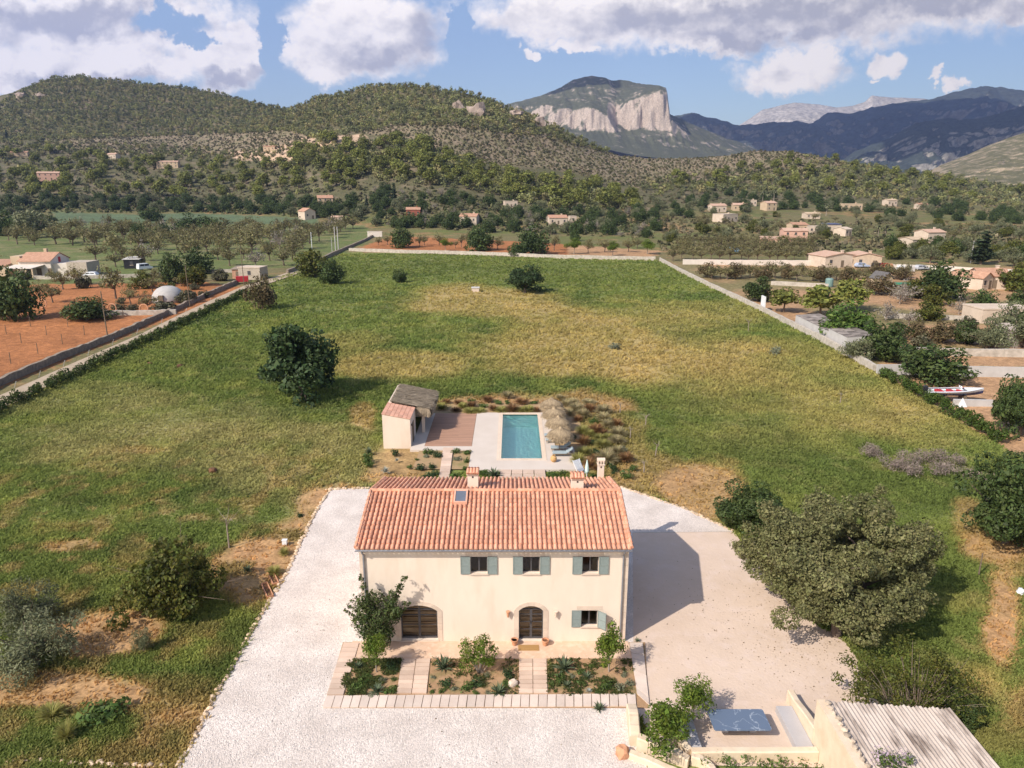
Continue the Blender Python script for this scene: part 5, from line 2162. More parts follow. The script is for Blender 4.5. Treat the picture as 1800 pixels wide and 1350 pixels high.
def make_kind(kind, n, W, H, zb, nc, r0, r1, nl, leaf, lm, tm, tr=.16, forks=5, base=.28, squash=.8, shell=.7, power=.55, bottom=.0, aspect=1.7, up=.15, bend=.25, seed=0, twigs=0, shape=None):
    out = []
    for v in range(n):
        nrng = np.random.default_rng(1000 * seed + v + 17)
        rng = random.Random(seed * 77 + v)
        cen, rd = clumps(nrng, W, H, zb, nc, r0, r1, power, bottom)
        if shape:
            cen, rd = shape(nrng, cen, rd)
        V, Fq = cloud(nrng, cen, rd, nl, leaf, squash, shell, .9, aspect, up)
        zt_ = np.percentile(V[:, 2], 99.6)
        wt_ = (np.percentile(np.abs(V[:, 0]), 98.5) + np.percentile(np.abs(V[:, 1]), 98.5)) / W
        sv_ = np.array([1 / wt_, 1 / wt_, H / zt_])
        V, cen = V * sv_, cen * sv_
        paths = limbs(rng, cen, H, tr, forks, base, rng.uniform(-.25, .25) * min(1, W / 6), bend)
        for _ in range(twigs):
            c = cen[rng.randrange(len(cen))]
            e = c + nrng.normal(size=3) * np.array([.19, .19, .13]) * W + np.array([0, 0, .05 * H])
            e[2] = max(e[2], zb)
            paths.append([((0, 0, H * base), tr * .3), (tuple(c * .8), tr * .18), (tuple(e), tr * .05)])
        TV, TF = tubeq(paths, 6)
        cm = npmesh(kind + '_crown', V, Fq, lm)
        tmh = npmesh(kind + '_trunk', TV, TF, tm, smooth=True)
        both = npmesh(kind, np.vstack([V, TV]), np.vstack([Fq, TF + len(V)]), [lm, tm], midx=np.concatenate([np.zeros(len(Fq)), np.ones(len(TF))]))
        out.append((cm, tmh, both))
    KIND[kind] = (out, W, H)


L_CAROB = leafmat('carob_leaf', (.044, .068, .018), (.076, .102, .026), .18, .55, .45)
L_CAROB2 = leafmat('bright_carob_leaf', (.068, .118, .022), (.110, .165, .030), .2, .55, .45)
L_FIELD = leafmat('field_tree_leaf', (.032, .056, .018), (.052, .080, .024), .15, .7, .5)
L_ALMOND = leafmat('almond_leaf', (.165, .155, .062), (.215, .185, .082), .3, .7, .35, .18)
L_PINE = leafmat('pine_needle', (.150, .168, .034), (.225, .225, .050), .2, .35, .4, .22)
L_OLIVE = leafmat('olive_leaf', (.112, .122, .056), (.180, .182, .094), .15, .8, .4, .12)
L_OAK = leafmat('oak_leaf', (.128, .130, .048), (.205, .190, .078), .2, .42, .45)
L_FIG = leafmat('fig_leaf', (.070, .085, .016), (.150, .145, .026), .3, .8, .5, .1, .03)
L_CITRUS = leafmat('citrus_leaf', (.080, .130, .016), (.170, .215, .026), .3, 1.2, .45)
L_SCRUB = leafmat('scrub_leaf', (.085, .085, .042), (.145, .125, .070), .2, .6, .4, .25)
L_DRY = leafmat('dry_twig', (.27, .20, .155), (.34, .26, .20), .25, .8, .35, .15)
L_GREY = leafmat('grey_twig', (.22, .19, .15), (.30, .26, .21), .2, .8, .3, .15)
L_SHRUB = leafmat('shrub_leaf', (.050, .085, .022), (.085, .125, .035), .25, 1.5, .45, .2)
L_VINE = leafmat('vine_leaf', (.050, .075, .020), (.085, .105, .030), .25, 1.2, .5)
L_RUSTY = leafmat('rusty_leaf', (.105, .088, .038), (.165, .115, .055), .25, .8, .45)
L_CYP = leafmat('cypress_leaf', (.030, .045, .018), (.045, .060, .024), .1, .8, .4)

make_kind('carob_tree', 4, 6.4, 5.6, .35, 46, .7, 1.25, 5200, .30, L_CAROB, BARK, tr=.2, forks=5, base=.2, bottom=.15, seed=1)
make_kind('bright_carob_tree', 2, 6.4, 5.6, .4, 46, .7, 1.25, 5200, .30, L_CAROB2, BARK, tr=.2, base=.2, bottom=.15, seed=2)
make_kind('mastic_tree', 2, 6.0, 6.0, .05, 60, .55, 1.0, 9500, .24, L_FIELD, BARK, tr=.2, base=.15, bottom=.35, seed=3, power=.42)
make_kind('almond_tree', 5, 5.0, 4.4, 1.5, 26, .45, .8, 620, .26, L_ALMOND, BARK, tr=.15, forks=9, base=.26, shell=.35, seed=4, bend=.5, twigs=12)
make_kind('pine_tree', 5, 6.6, 8.5, 2.0, 40, .8, 1.35, 1700, .55, L_PINE, BARK, tr=.2, forks=4, base=.3, squash=.75, bottom=.25, up=.4, seed=5)
make_kind('olive_tree', 3, 5.4, 4.6, .9, 40, .5, .95, 3600, .26, L_OLIVE, BARK, tr=.22, forks=6, base=.2, bottom=.1, seed=6, aspect=2.6)
make_kind('bare_tree', 3, 4.6, 3.6, .9, 26, .4, .8, 420, .22, L_GREY, BARKP, tr=.12, forks=12, base=.2, shell=.2, seed=7, bend=.5, twigs=30)
make_kind('bush', 3, 3.0, 2.0, .05, 26, .35, .65, 1500, .24, L_SCRUB, BARK, tr=.05, forks=5, base=.1, bottom=.2, seed=8)
make_kind('fig_tree', 2, 6.0, 4.6, .2, 46, .6, 1.05, 4600, .30, L_FIG, BARK, tr=.16, forks=7, base=.15, bottom=.2, seed=9, shell=.55)
make_kind('citrus_tree', 3, 2.2, 2.6, .95, 30, .24, .46, 4200, .085, L_CITRUS, BARKP, tr=.055, forks=6, base=.36, bottom=.2, seed=10, shell=.5)
make_kind('near_fig', 1, 6.0, 4.6, .1, 60, .4, .85, 11000, .19, L_FIG, BARK, tr=.16, forks=9, base=.15, bottom=.2, seed=21, shell=.72, twigs=18, power=.4)
make_kind('near_olive', 2, 5.4, 4.6, .6, 44, .4, .85, 10000, .16, L_OLIVE, BARK, tr=.22, forks=8, base=.2, bottom=.1, seed=22, aspect=3.2, shell=.65, twigs=14, power=.42)
make_kind('near_carob', 2, 6.4, 5.6, .2, 60, .5, 1.0, 16000, .17, L_CAROB, BARK, tr=.2, forks=5, base=.2, bottom=.2, seed=23, shell=.78, power=.42)
make_kind('cypress_tree', 1, 1.7, 8.5, .3, 40, .4, .6, 1500, .35, L_CYP, BARK, tr=.12, forks=1, base=.1, bottom=.1, seed=11, shape=lambda r, c, d: (np.stack([c[:, 0] * (1.05 - c[:, 2] / 8.5) * .9, c[:, 1] * (1.05 - c[:, 2] / 8.5) * .9, c[:, 2]], 1), d * (1.15 - c[:, 2] / 8.5)))
make_kind('rusty_tree', 1, 5.2, 5.0, .5, 40, .55, 1.0, 2600, .28, L_RUSTY, BARK, tr=.14, forks=7, base=.2, bottom=.15, seed=12, shell=.5)


def palm_meshes():
    rng = random.Random(3)
    TV, TF = tubeq([[((0, 0, -.1), .22), ((.1, 0, 2.5), .17), ((.15, .05, 5.0), .15)]], 7)
    P_ = []
    for k in range(26):
        a = k * 2.4 + rng.uniform(-.2, .2)
        el = rng.uniform(.1, 1.2)
        d = np.array([math.cos(a), math.sin(a), 0])
        prev = np.array([.15, .05, 5.0])
        for s in range(6):
            t0 = s / 6
            nxt = prev + d * .42 * math.cos(el - t0 * 1.7) + np.array([0, 0, .42 * math.sin(el - t0 * 1.7)])
            side = np.array([-d[1], d[0], 0])
            w = .42 * math.sin(math.pi * (t0 * .8 + .15))
            P_.append([prev - side * w - np.array([0, 0, .1]), prev, nxt, nxt - side * w - np.array([0, 0, .1])])
            P_.append([prev, prev + side * w - np.array([0, 0, .1]), nxt + side * w - np.array([0, 0, .1]), nxt])
            prev = nxt
    V = np.array(P_).reshape(-1, 3)
    Fq = np.arange(len(V)).reshape(-1, 4)
    lm = L_OLIVE
    KIND['palm_tree'] = ([(npmesh('palm_crown', V, Fq, lm), npmesh('palm_trunk', TV, TF, BARKP), npmesh('palm_tree', np.vstack([V, TV]), np.vstack([Fq, TF + len(V)]), [lm, BARKP], midx=np.concatenate([np.zeros(len(Fq)), np.ones(len(TF))])))], 4.6, 6.2)


palm_meshes()
NPLACED = [0]


def tree(kind, loc, w, h, label, cat='tree', group=None, parts=True, var=None, name=None, rot=None):
    out, W, H = KIND[kind]
    NPLACED[0] += 1
    i = NPLACED[0]
    cm, tm, both = out[(i if var is None else var) % len(out)]
    r = (i * 2.399) % 6.283 if rot is None else rot
    nm = name or {'bright_carob_tree': 'carob_tree', 'rusty_tree': 'tree', 'mastic_tree': 'tree', 'near_fig': 'fig_tree', 'near_olive': 'olive_tree', 'near_carob': 'carob_tree'}.get(kind, kind)
    s = (w / W, w / W, h / H)
    if parts:
        t = thing(nm, label, cat, loc, r, group, s)
        link('crown', cm, t)
        link('trunk', tm, t)
        return t
    return tag(link(nm, both, None, loc, r, s), label, cat, group)


def ptree(kind, px, py, wpx, hpx, label, group=None, parts=True, cat='tree', **k):
    """a tree whose foot is seen at a photo pixel, wpx wide and hpx tall in the photo"""
    p = g1(px, py)
    d = depth_of(p)
    th = math.atan2(CAMZ - p.z, p.y)
    w = wpx * d / F
    h = hpx * d / F
    h = max(h * .55, (h - .42 * w * math.sin(th)) / math.cos(th))
    q = Vector((p.x, p.y + .2 * w * math.sin(th), p.z))
    return tree(kind, q, w, h, label, cat, group, parts, **k)


# ---- trees one can name, kind, foot pixel, width, height, what they are
ptree('mastic_tree', 530, 697, 128, 136, 'tall rounded dark green tree standing alone in the field above the pool house', var=0)
ptree('mastic_tree', 923, 514, 60, 50, 'round dark tree alone in the far middle of the green field', var=1)
ptree('carob_tree', 583, 499, 46, 44, 'round dark bush-like tree at the field corner by the track', var=1)
ptree('carob_tree', 703, 496, 25, 23, 'small dark bush alone near the far end of the field')
ptree('fig_tree', 553, 486, 66, 48, 'brownish green bushy tree where the track meets the field corner')
ptree('rusty_tree', 461, 542, 54, 62, 'reddish green loose tree in the field beside the end of the hedge')
ptree('carob_tree', 25, 560, 84, 92, 'large dark carob tree behind the orange soil plot, cut by the photo edge', var=2)
ptree('carob_tree', 152, 562, 74, 44, 'broad dark carob tree beside the bare wooden pole on the orange soil', var=3)
ptree('carob_tree', 306, 497, 46, 54, 'dark carob tree behind the white dome, the lower of a pair')
ptree('carob_tree', 347, 480, 55, 46, 'dark carob tree behind the white dome, the farther of a pair')
ptree('almond_tree', 92, 531, 38, 40, 'bare-limbed almond tree on orange soil beside the large dark carob')
ptree('almond_tree', 70, 519, 30, 30, 'thin almond tree at the edge of the orange soil below the villa')
ptree('almond_tree', 110, 508, 32, 32, 'almond tree just below the villa porch')
ptree('almond_tree', 136, 500, 36, 36, 'almond tree between the villa and the white estate car')
ptree('almond_tree', 203, 524, 46, 62, 'tall brown-leaved almond tree on orange soil below the parked cars')
ptree('almond_tree', 229, 533, 32, 36, 'leaning almond tree on orange soil between the tall almond and the dome')
ptree('almond_tree', 260, 546, 36, 38, 'dark-trunked almond tree in front of the white dome')
ptree('fig_tree', 249, 507, 36, 32, 'yellow-green bushy tree between the tall almond and the carob pair')
ptree('fig_tree', 342, 502, 44, 36, 'yellow-green bushy tree behind the wooden pole beside the dome')
ptree('fig_tree', 296, 522, 34, 26, 'small green tree growing up against the white dome')
ptree('bush', 329, 531, 34, 22, 'green bush between the dome and the rubble track wall', cat='bush')
ptree('bush', 208, 545, 24, 13, 'low green bush on the orange plot behind the short pale wall, beside the round carob', cat='bush')
ptree('bush', 233, 547, 24, 14, 'low pale bush behind the short pale wall, next to the clay ring', cat='bush')
ptree('bush', 288, 547, 40, 19, 'pinkish flowering bush in front of the white dome', cat='bush')
ptree('bush', 147, 506, 24, 22, 'small dark round bush below the white estate car', cat='bush')
ptree('bush', 388, 493, 28, 22, 'green bush beside the small stone hut', cat='bush')
ptree('olive_tree', 63, 418, 62, 46, 'large grey-green olive tree at the back of the orchard above the villa')
ptree('carob_tree', 15, 415, 46, 44, 'dark tree beside the large grey-green olive at the photo edge')
ptree('carob_tree', 246, 428, 36, 34, 'dark round tree among the almond rows above the parked van')
ptree('carob_tree', 340, 412, 56, 36, 'pair-like broad dark tree standing in the middle of the almond orchard')
ptree('carob_tree', 374, 412, 34, 30, 'smaller dark tree at the side of the broad dark orchard tree')
ptree('carob_tree', 265, 389, 36, 24, 'dark tree at the far edge of the bright green plot')
ptree('carob_tree', 288, 420, 30, 26, 'dark tree among almonds just beyond the dark round tree')
# right of the field
ptree('carob_tree', 1640, 668, 106, 72, 'wide dark carob tree between the block wall and the boat', var=0)
ptree('bright_carob_tree', 1493, 598, 92, 72, 'bright green carob tree directly behind the long grey lean-to shed', var=0)
ptree('carob_tree', 1556, 632, 88, 72, 'dark carob tree below the bright carob, by the grey cactus', var=1)
ptree('pine_tree', 1442, 556, 64, 58, 'bright green bushy pine beside the lean-to shed')
ptree('pine_tree', 1492, 545, 64, 58, 'bright green bushy pine standing behind the bright carob')
ptree('pine_tree', 1378, 548, 50, 44, 'bright green low pine by the white panel on the field wall')
ptree('carob_tree', 1332, 529, 46, 44, 'dark tree close behind the field wall above the white panel')
ptree('carob_tree', 1652, 524, 82, 68, 'tall dark carob tree beside the tiled cottage', var=2)
ptree('olive_tree', 1635, 462, 34, 32, 'grey-green tree by the white wall between two white houses')
ptree('olive_tree', 1658, 448, 36, 30, 'second grey-green tree behind the white wall, below the white farmhouse')
ptree('cypress_tree', 1724, 464, 34, 58, 'tall dark ragged conifer rising beside the white wall')
ptree('carob_tree', 1728, 547, 48, 40, 'dark green tree behind the long white shed')
ptree('fig_tree', 1780, 510, 60, 50, 'yellow-green tree behind the tiled cottage at the photo edge')
ptree('olive_tree', 1745, 612, 58, 56, 'silvery olive tree in front of the long white shed', var=1)
ptree('carob_tree', 1697, 604, 44, 42, 'dark green tree between the silvery olive and the brown trees')
ptree('rusty_tree', 1660, 602, 56, 42, 'brownish dark tree on bare soil beside the silvery olive')
ptree('rusty_tree', 1611, 598, 42, 38, 'brownish tree beside the dark carob under the thin pale wall')
ptree('carob_tree', 1798, 602, 52, 56, 'dark tree right of the silvery olive, cut by the photo edge')
ptree('fig_tree', 1632, 563, 52, 34, 'low bright green tree below the tall dark carob')
ptree('bare_tree', 1558, 562, 42, 34, 'half-bare tree with a green tuft beside the pines')
ptree('bare_tree', 1598, 570, 36, 32, 'bare grey tree on bare soil beside the thin pale wall')
ptree('bare_tree', 1590, 528, 64, 40, 'wide leafless grey-brown tree beside the tall dark carob')
ptree('rusty_tree', 1545, 517, 52, 36, 'brown bushy tree beside the small pitched hut')
ptree('bare_tree', 1686, 552, 30, 32, 'leaning bare tree below the tiled cottage')
ptree('near_carob', 1796, 766, 92, 112, 'large dark tree beside the boat, cut by the photo edge', var=3)
ptree('olive_tree', 1507, 634, 52, 44, 'pale grey spiky cactus clump at the end of the lean-to shed', name='cactus', cat='cactus', var=2)
ptree('carob_tree', 1790, 548, 40, 40, 'dark green tree beyond the white shed by the photo edge')
# near trees
ptree('near_carob', 1775, 962, 150, 172, 'large dark green tree in the grass beyond the big oak', var=2)
ptree('near_carob', 1322, 932, 112, 92, 'dark tree behind the big oak at the corner of the driveway', var=1)
ptree('near_fig', 299, 1080, 160, 140, 'broad yellow-green fig tree in the grass beside the white gravel', var=0)
ptree('near_olive', 56, 1180, 138, 108, 'silvery olive tree nearest the camera in the worn grass', var=0)
ptree('near_olive', 42, 1108, 96, 92, 'silvery olive tree behind the nearest olive, cut by the photo edge', var=2)
ptree('near_olive', 252, 1147, 32, 46, 'tiny young olive tree on the grass between the olive and the fig')


def cloud_thing(name, label, cat, loc, cen, rd, n, leaf, lm, paths=None, tm=None, group=None, squash=.85, shell=.6, seed=1, aspect=1.7, crown='crown', trunk='trunk', up=.15):
    nrng = np.random.default_rng(seed)
    t = thing(name, label, cat, loc, 0, group)
    V, Fq = cloud(nrng, cen, rd, n, leaf, squash, shell, .9, aspect, up)
    link(crown, npmesh(name + '_' + crown, V, Fq, lm), t)
    if paths:
        TV, TF = tubeq(paths, 8)
        link(trunk, npmesh(name + '_' + trunk, TV, TF, tm, smooth=True), t)
    return t


def big_oak():
    base = G(1470, 1118)
    nrng = np.random.default_rng(5)
    rng = random.Random(5)
    off = np.array([.75, 2.3, 0])
    n = 130
    d = nrng.normal(size=(n, 3))
    d /= np.linalg.norm(d, axis=1, keepdims=True)
    d[:, 2] = np.abs(d[:, 2]) * 1.0 - .12
    k = nrng.random(n) ** .33
    a = np.arctan2(d[:, 1], d[:, 0])
    lump = 1 + .10 * np.sin(a * 3 + 1) + .07 * np.sin(a * 5 + .4)
    rd = nrng.uniform(.45, 1.3, n)
    cen = np.stack([d[:, 0] * k * lump * (6.3 - rd * .6), d[:, 1] * k * lump * (5.4 - rd * .6), 2.2 + (d[:, 2] + .12) * k * 4.9 - .13 * (np.hypot(d[:, 0], d[:, 1]) * k * 3) ** 1.3 * .6], 1) + off
    cen[:, 2] = np.maximum(cen[:, 2], 1.0)
    V, Fq = cloud(nrng, cen, rd, 105000, .135, .68, .74, .9, 1.6, .25)
    # ragged outer sprays
    m = 260
    e = nrng.choice(n, m)
    dd = cen[e] - off - np.array([0, 0, 1.5])
    dd /= np.linalg.norm(dd, axis=1, keepdims=True)
    sp = cen[e] + dd * (rd[e] * 1.05)[:, None]
    V2, F2 = cloud(nrng, sp, np.full(m, .38), 14000, .125, .9, .1, .6, 1.8, .3)
    t = thing('oak_tree', 'huge broad olive-green oak tree shading the edge of the sandy driveway', 'tree', base)
    link('crown', npmesh('oak_crown', np.vstack([V, V2]), np.vstack([Fq, F2 + len(V)]), L_OAK), t)
    paths = []
    for (bx, by) in ((0, 0), (.75, .25)):
        top = np.array([bx * 2.2 + .3, by + .9, 2.2])
        paths.append([((bx, by, -.2), .34), ((bx * 1.4 + .05, by + .3, 1.0), .26), (tuple(top), .22)])
        for i in rng.sample(range(n), 16):
            c = cen[i]
            mid = top * .45 + c * .55 + np.array([rng.uniform(-.5, .5), rng.uniform(-.5, .5), rng.uniform(-.2, .6)])
            paths.append([(tuple(top * .97), .15), (tuple(mid), .08), (tuple(c), .025)])
    TV, TF = tubeq(paths, 8)
    link('trunk', npmesh('oak_trunk', TV, TF, BARK, smooth=True), t)


big_oak()


def twig_bush():
    base = G(1600, 1262)
    nrng = np.random.default_rng(9)
    rng = random.Random(9)
    n = 90
    cen = np.stack([nrng.uniform(-2.9, 2.8, n), nrng.uniform(-1.2, 2.2, n), nrng.uniform(.3, 2.0, n)], 1)
    cen[:, 2] *= 1.65 - .45 * np.abs(cen[:, 0]) / 2.6
    rd = nrng.uniform(.3, .6, n)
    paths = []
    for i in range(75):
        x = rng.uniform(-1.6, 1.9)
        e = np.array([x * 1.5 + rng.uniform(-.7, .7), rng.uniform(-1, 1.3), rng.uniform(1.2, 3.6) - abs(x) * .4])
        paths.append([((x * .5, rng.uniform(-.3, .3), 0), .02), (tuple(e * .55 + np.array([x * .2, 0, .25])), .013), (tuple(e), .005)])
    t = thing('bush', 'sprawling half-dry twiggy bush behind the corrugated shed roof', 'bush', base)
    V, Fq = cloud(nrng, cen, rd, 9500, .11, .9, .3, .6)
    link('leaves', npmesh('twig_bush_leaves', V, Fq, L_FIG), t)
    TV, TF = tubeq(paths, 4)
    link('twigs', npmesh('twig_bush_twigs', TV, TF, L_DRY), t)
    p = G(1690, 1268)
    tree('near_carob', p, 1.7, 1.4, 'dark green bush at the far end of the corrugated shed roof', 'bush', name='bush')


twig_bush()


def vine():
    nrng = np.random.default_rng(12)
    Y = 34.75
    base = Vector((-7.25, 34.9, .05))
    C_ = []
    for (px, py, r) in [(640, 1075, .5), (655, 1060, .5), (668, 1080, .55), (650, 1100, .5), (672, 1102, .5), (630, 1090, .35), (685, 1060, .38), (640, 1050, .35), (660, 1120, .4), (690, 1090, .38), (700, 1070, .25), (632, 1065, .3), (676, 1125, .3),
                        (640, 1030, .16), (634, 1018, .12), (690, 1042, .18), (700, 1032, .14), (708, 1022, .12), (715, 1015, .08), (712, 1058, .14), (618, 1058, .12), (612, 1072, .1)]:
        p = at(px, py, Y) - base
        C_.append((p.x, p.y + nrng.uniform(-.25, .35), p.z, r))
    for px, py in ((715, 1014), (706, 1020), (634, 1010), (612, 1062), (606, 1072), (700, 1030), (622, 1046), (720, 1060)):
        e = at(px, py, Y) - base
        for f in np.linspace(.45, 1.0, 9):
            sag = .3 * f * (1 - f) * 2
            C_.append((e.x * f + .05 * (1 - f), e.y * f, e.z * f + 1.6 * (1 - f) * (1 - f) + sag, .13 - .06 * f))
    for px, py, r in ((650, 1112, .4), (672, 1112, .42), (638, 1108, .38), (690, 1075, .4), (684, 1112, .3)):
        p = at(px, py, Y) - base
        C_.append((p.x, p.y, p.z, r))
    C_ = np.array(C_)
    paths = [[((0, .1, -.1), .09), ((.1, .15, 1.2), .07), ((.0, .1, 2.2), .05)]]
    for px, py in ((715, 1014), (706, 1020), (634, 1010), (612, 1062), (606, 1072), (700, 1030)):
        e = at(px, py, Y) - base
        paths.append([((.05, .1, 1.6), .03), (tuple(e * .7 + Vector((0, 0, .3))), .018), (tuple(e), .008)])
    cloud_thing('climbing_vine', 'tall leafy climbing vine on the house corner with long arching shoots', 'vine', base, C_[:, :3], C_[:, 3] * 1.22, 9500, .10, L_VINE, paths, BARK, seed=12, shell=.35, crown='leaves', trunk='stem')


vine()
ptree('citrus_tree', 661, 1186, 42, 72, 'small lemon tree below the climbing vine in the first flower bed', var=0)
ptree('citrus_tree', 1071, 1186, 50, 88, 'small citrus tree with a bare stem by the ground-floor shuttered window', var=1)
b = G(840, 1184)
nr_ = np.random.default_rng(31)
cen_ = np.stack([nr_.uniform(-.75, .8, 30), nr_.uniform(-.5, .5, 30), nr_.uniform(.4, 2.0, 30)], 1)
cloud_thing('citrus_bush', 'bushy pale citrus shrub in the middle flower bed between the two doors', 'bush', b, cen_, nr_.uniform(.2, .38, 30), 4200, .08, L_CITRUS,
            [[((.02 * k, 0, 0), .03), (tuple(np.array(cen_[k]) * .6), .02), (tuple(cen_[k]), .008)] for k in range(12)], BARKP, seed=31, crown='leaves', trunk='stem')
tree('citrus_tree', G(1168, 1312), 2.7, 2.05, 'lush bright green citrus tree inside the cream planter walls', var=2)
tree('citrus_tree', G(1218, 1266), 1.8, 2.2, 'slimmer upright citrus tree whose shadow falls on the marble table', var=0)

# ---- small plants
def rosette(seed, n=26, L_=.62, w=.075, droop=.45):
    rng = random.Random(seed)
    P_ = []
    for k in range(n):
        a = k * 2.4 + rng.uniform(-.2, .2)
        el = .25 + 1.15 * (k / n)
        d = np.array([math.cos(a), math.sin(a), 0])
        s = np.array([-d[1], d[0], 0])
        ln = L_ * rng.uniform(.8, 1.15)
        prev = np.array([0, 0, .06]) + d * .03
        for j in range(4):
            t0, t1 = j / 4, (j + 1) / 4
            e = el - droop * t0
            nxt = prev + (d * math.cos(e) + np.array([0, 0, math.sin(e)])) * ln / 4
            w0, w1 = w * (1 - t0 ** 2) * (.75 + .5 * t0 if t0 < .5 else 1), w * (1 - t1 ** 2) + .002
            up = np.array([0, 0, .25])
            P_.append([prev - s * w0 + up * w0, prev, nxt, nxt - s * w1 + up * w1])
            P_.append([prev, prev + s * w0 + up * w0, nxt + s * w1 + up * w1, nxt])
            prev = nxt
    V = np.array(P_).reshape(-1, 3)
    return V, np.arange(len(V)).reshape(-1, 4)


def fountain(seed, n=420, L_=.8, spread=.5, w=.017):
    rng = random.Random(seed)
    P_ = []
    for k in range(n):
        a = rng.uniform(0, 6.283)
        el = rng.uniform(.5, 1.5)
        d = np.array([math.cos(a), math.sin(a), 0])
        s = np.array([-d[1], d[0], 0]) * w
        prev = d * rng.uniform(0, .16)
        ln = L_ * rng.uniform(.6, 1.1)
        for j in range(3):
            e = el - spread * (j / 2) * 1.3
            nxt = prev + (d * math.cos(e) + np.array([0, 0, math.sin(e)])) * ln / 3
            P_.append([prev - s, prev + s, nxt + s * .8, nxt - s * .8])
            prev = nxt
    V = np.array(P_).reshape(-1, 3)
    return V, np.arange(len(V)).reshape(-1, 4)


def mound(seed, n=520, leaf=.09):
    nrng = np.random.default_rng(seed)
    cen, rd = clumps(nrng, 1.0, .75, .02, 14, .14, .26, .6, .1)
    return cloud(nrng, cen, rd, n, leaf, .85, .5)


PL = {}
G_TAN = leafmat('tan_grass', (.40, .33, .16), (.50, .42, .24), .5, 1.0, .3, .15)
G_RUST = leafmat('rust_grass', (.28, .145, .06), (.34, .20, .09), .5, 1.0, .35, .15)
G_YEL = leafmat('yellow_grass', (.33, .31, .085), (.42, .38, .13), .5, 1.0, .3, .15)
L_AGAVE = leafmat('agave_leaf', (.085, .115, .060), (.125, .150, .080), .1, 1.0, .2, .15)
L_SILVER = leafmat('silver_agave_leaf', (.26, .28, .24), (.34, .35, .30), .1, 1.0, .2, .1)
L_GREYS = leafmat('grey_shrub_leaf', (.16, .17, .10), (.22, .22, .14), .2, 1.5, .35, .15)
L_DARK = leafmat('dark_shrub_leaf', (.032, .058, .018), (.055, .085, .028), .2, 1.5, .45, .15)
L_GRN = leafmat('green_shrub_leaf', (.062, .105, .022), (.11, .15, .035), .25, 1.5, .45, .15)
for k, (fn, lm, W, H) in {'agave': (rosette, L_AGAVE, 1.2, .75), 'silver_agave': (rosette, L_SILVER, 1.2, .75), 'tan_grass': (fountain, G_TAN, 1.15, .75), 'rust_grass': (fountain, G_RUST, 1.15, .75), 'yellow_grass': (fountain, G_YEL, 1.15, .75),
                          'dark_shrub': (mound, L_DARK, 1.1, .8), 'green_shrub': (mound, L_GRN, 1.1, .8), 'grey_shrub': (mound, L_GREYS, 1.1, .8)}.items():
    ms = []
    for v in range(3):
        V, Fq = fn(40 + v)
        ms.append(npmesh(k, V, Fq, lm))
    PL[k] = (ms, W, H)
NPL = [0]


def plant(kind, px, py, wpx, hpx, label, group=None, z=.0):
    ms, W, H = PL[kind]
    p = G(px, py, z)
    d = depth_of(p)
    NPL[0] += 1
    ca = math.cos(math.atan2(CAMZ, p.y))
    nm = {'silver_agave': 'agave', 'tan_grass': 'ornamental_grass', 'rust_grass': 'ornamental_grass', 'yellow_grass': 'ornamental_grass'}.get(kind, 'shrub' if 'shrub' in kind else kind)
    o = link(nm, ms[NPL[0] % 3], None, p, NPL[0] * 2.399, (wpx * d / F / W, wpx * d / F / W, max(.35, hpx * d / F / H * .85)))
    return tag(o, label, nm.replace('_', ' '), group)


CW = {'tan_grass': 'pale tan tufted grass', 'rust_grass': 'rust red tufted grass', 'yellow_grass': 'yellow-green tufted grass', 'dark_shrub': 'dark green shrub', 'green_shrub': 'fresh green shrub', 'grey_shrub': 'grey-green shrub', 'agave': 'green agave', 'silver_agave': 'silver agave'}
T_, R_, Y_, D_, N_, S_ = 'tan_grass', 'rust_grass', 'yellow_grass', 'dark_shrub', 'green_shrub', 'grey_shrub'
side = [(700, 270, 170, 130, T_), (880, 270, 130, 100, R_), (780, 340, 140, 110, T_), (1050, 290, 170, 110, T_), (920, 420, 150, 120, N_), (1050, 390, 150, 110, T_), (1230, 470, 130, 100, R_), (720, 410, 100, 80, R_),
        (960, 540, 160, 110, R_), (1050, 590, 110, 70, R_), (780, 560, 140, 110, Y_), (1110, 480, 130, 100, T_), (1240, 590, 190, 120, T_), (900, 690, 170, 110, D_), (790, 700, 140, 120, R_), (1040, 740, 160, 100, Y_), (1000, 660, 130, 80, Y_),
        (1230, 690, 170, 100, T_), (1280, 780, 210, 150, S_), (800, 840, 160, 110, Y_), (950, 830, 140, 110, D_), (720, 940, 150, 140, Y_), (870, 1000, 130, 140, R_), (940, 930, 110, 90, R_), (1090, 920, 210, 180, T_), (1350, 920, 160, 120, R_),
        (1200, 1030, 140, 170, D_), (1450, 1040, 140, 120, N_), (1370, 1130, 210, 150, N_), (1180, 1120, 70, 60, D_), (960, 1060, 80, 80, R_), (1240, 830, 130, 120, T_), (650, 650, 110, 120, D_), (610, 330, 90, 100, T_), (860, 600, 110, 90, Y_), (560, 210, 120, 90, T_),
        (480, 130, 90, 70, T_), (640, 180, 130, 60, T_), (860, 190, 150, 50, T_), (1110, 650, 110, 80, Y_), (1140, 850, 110, 110, T_)]
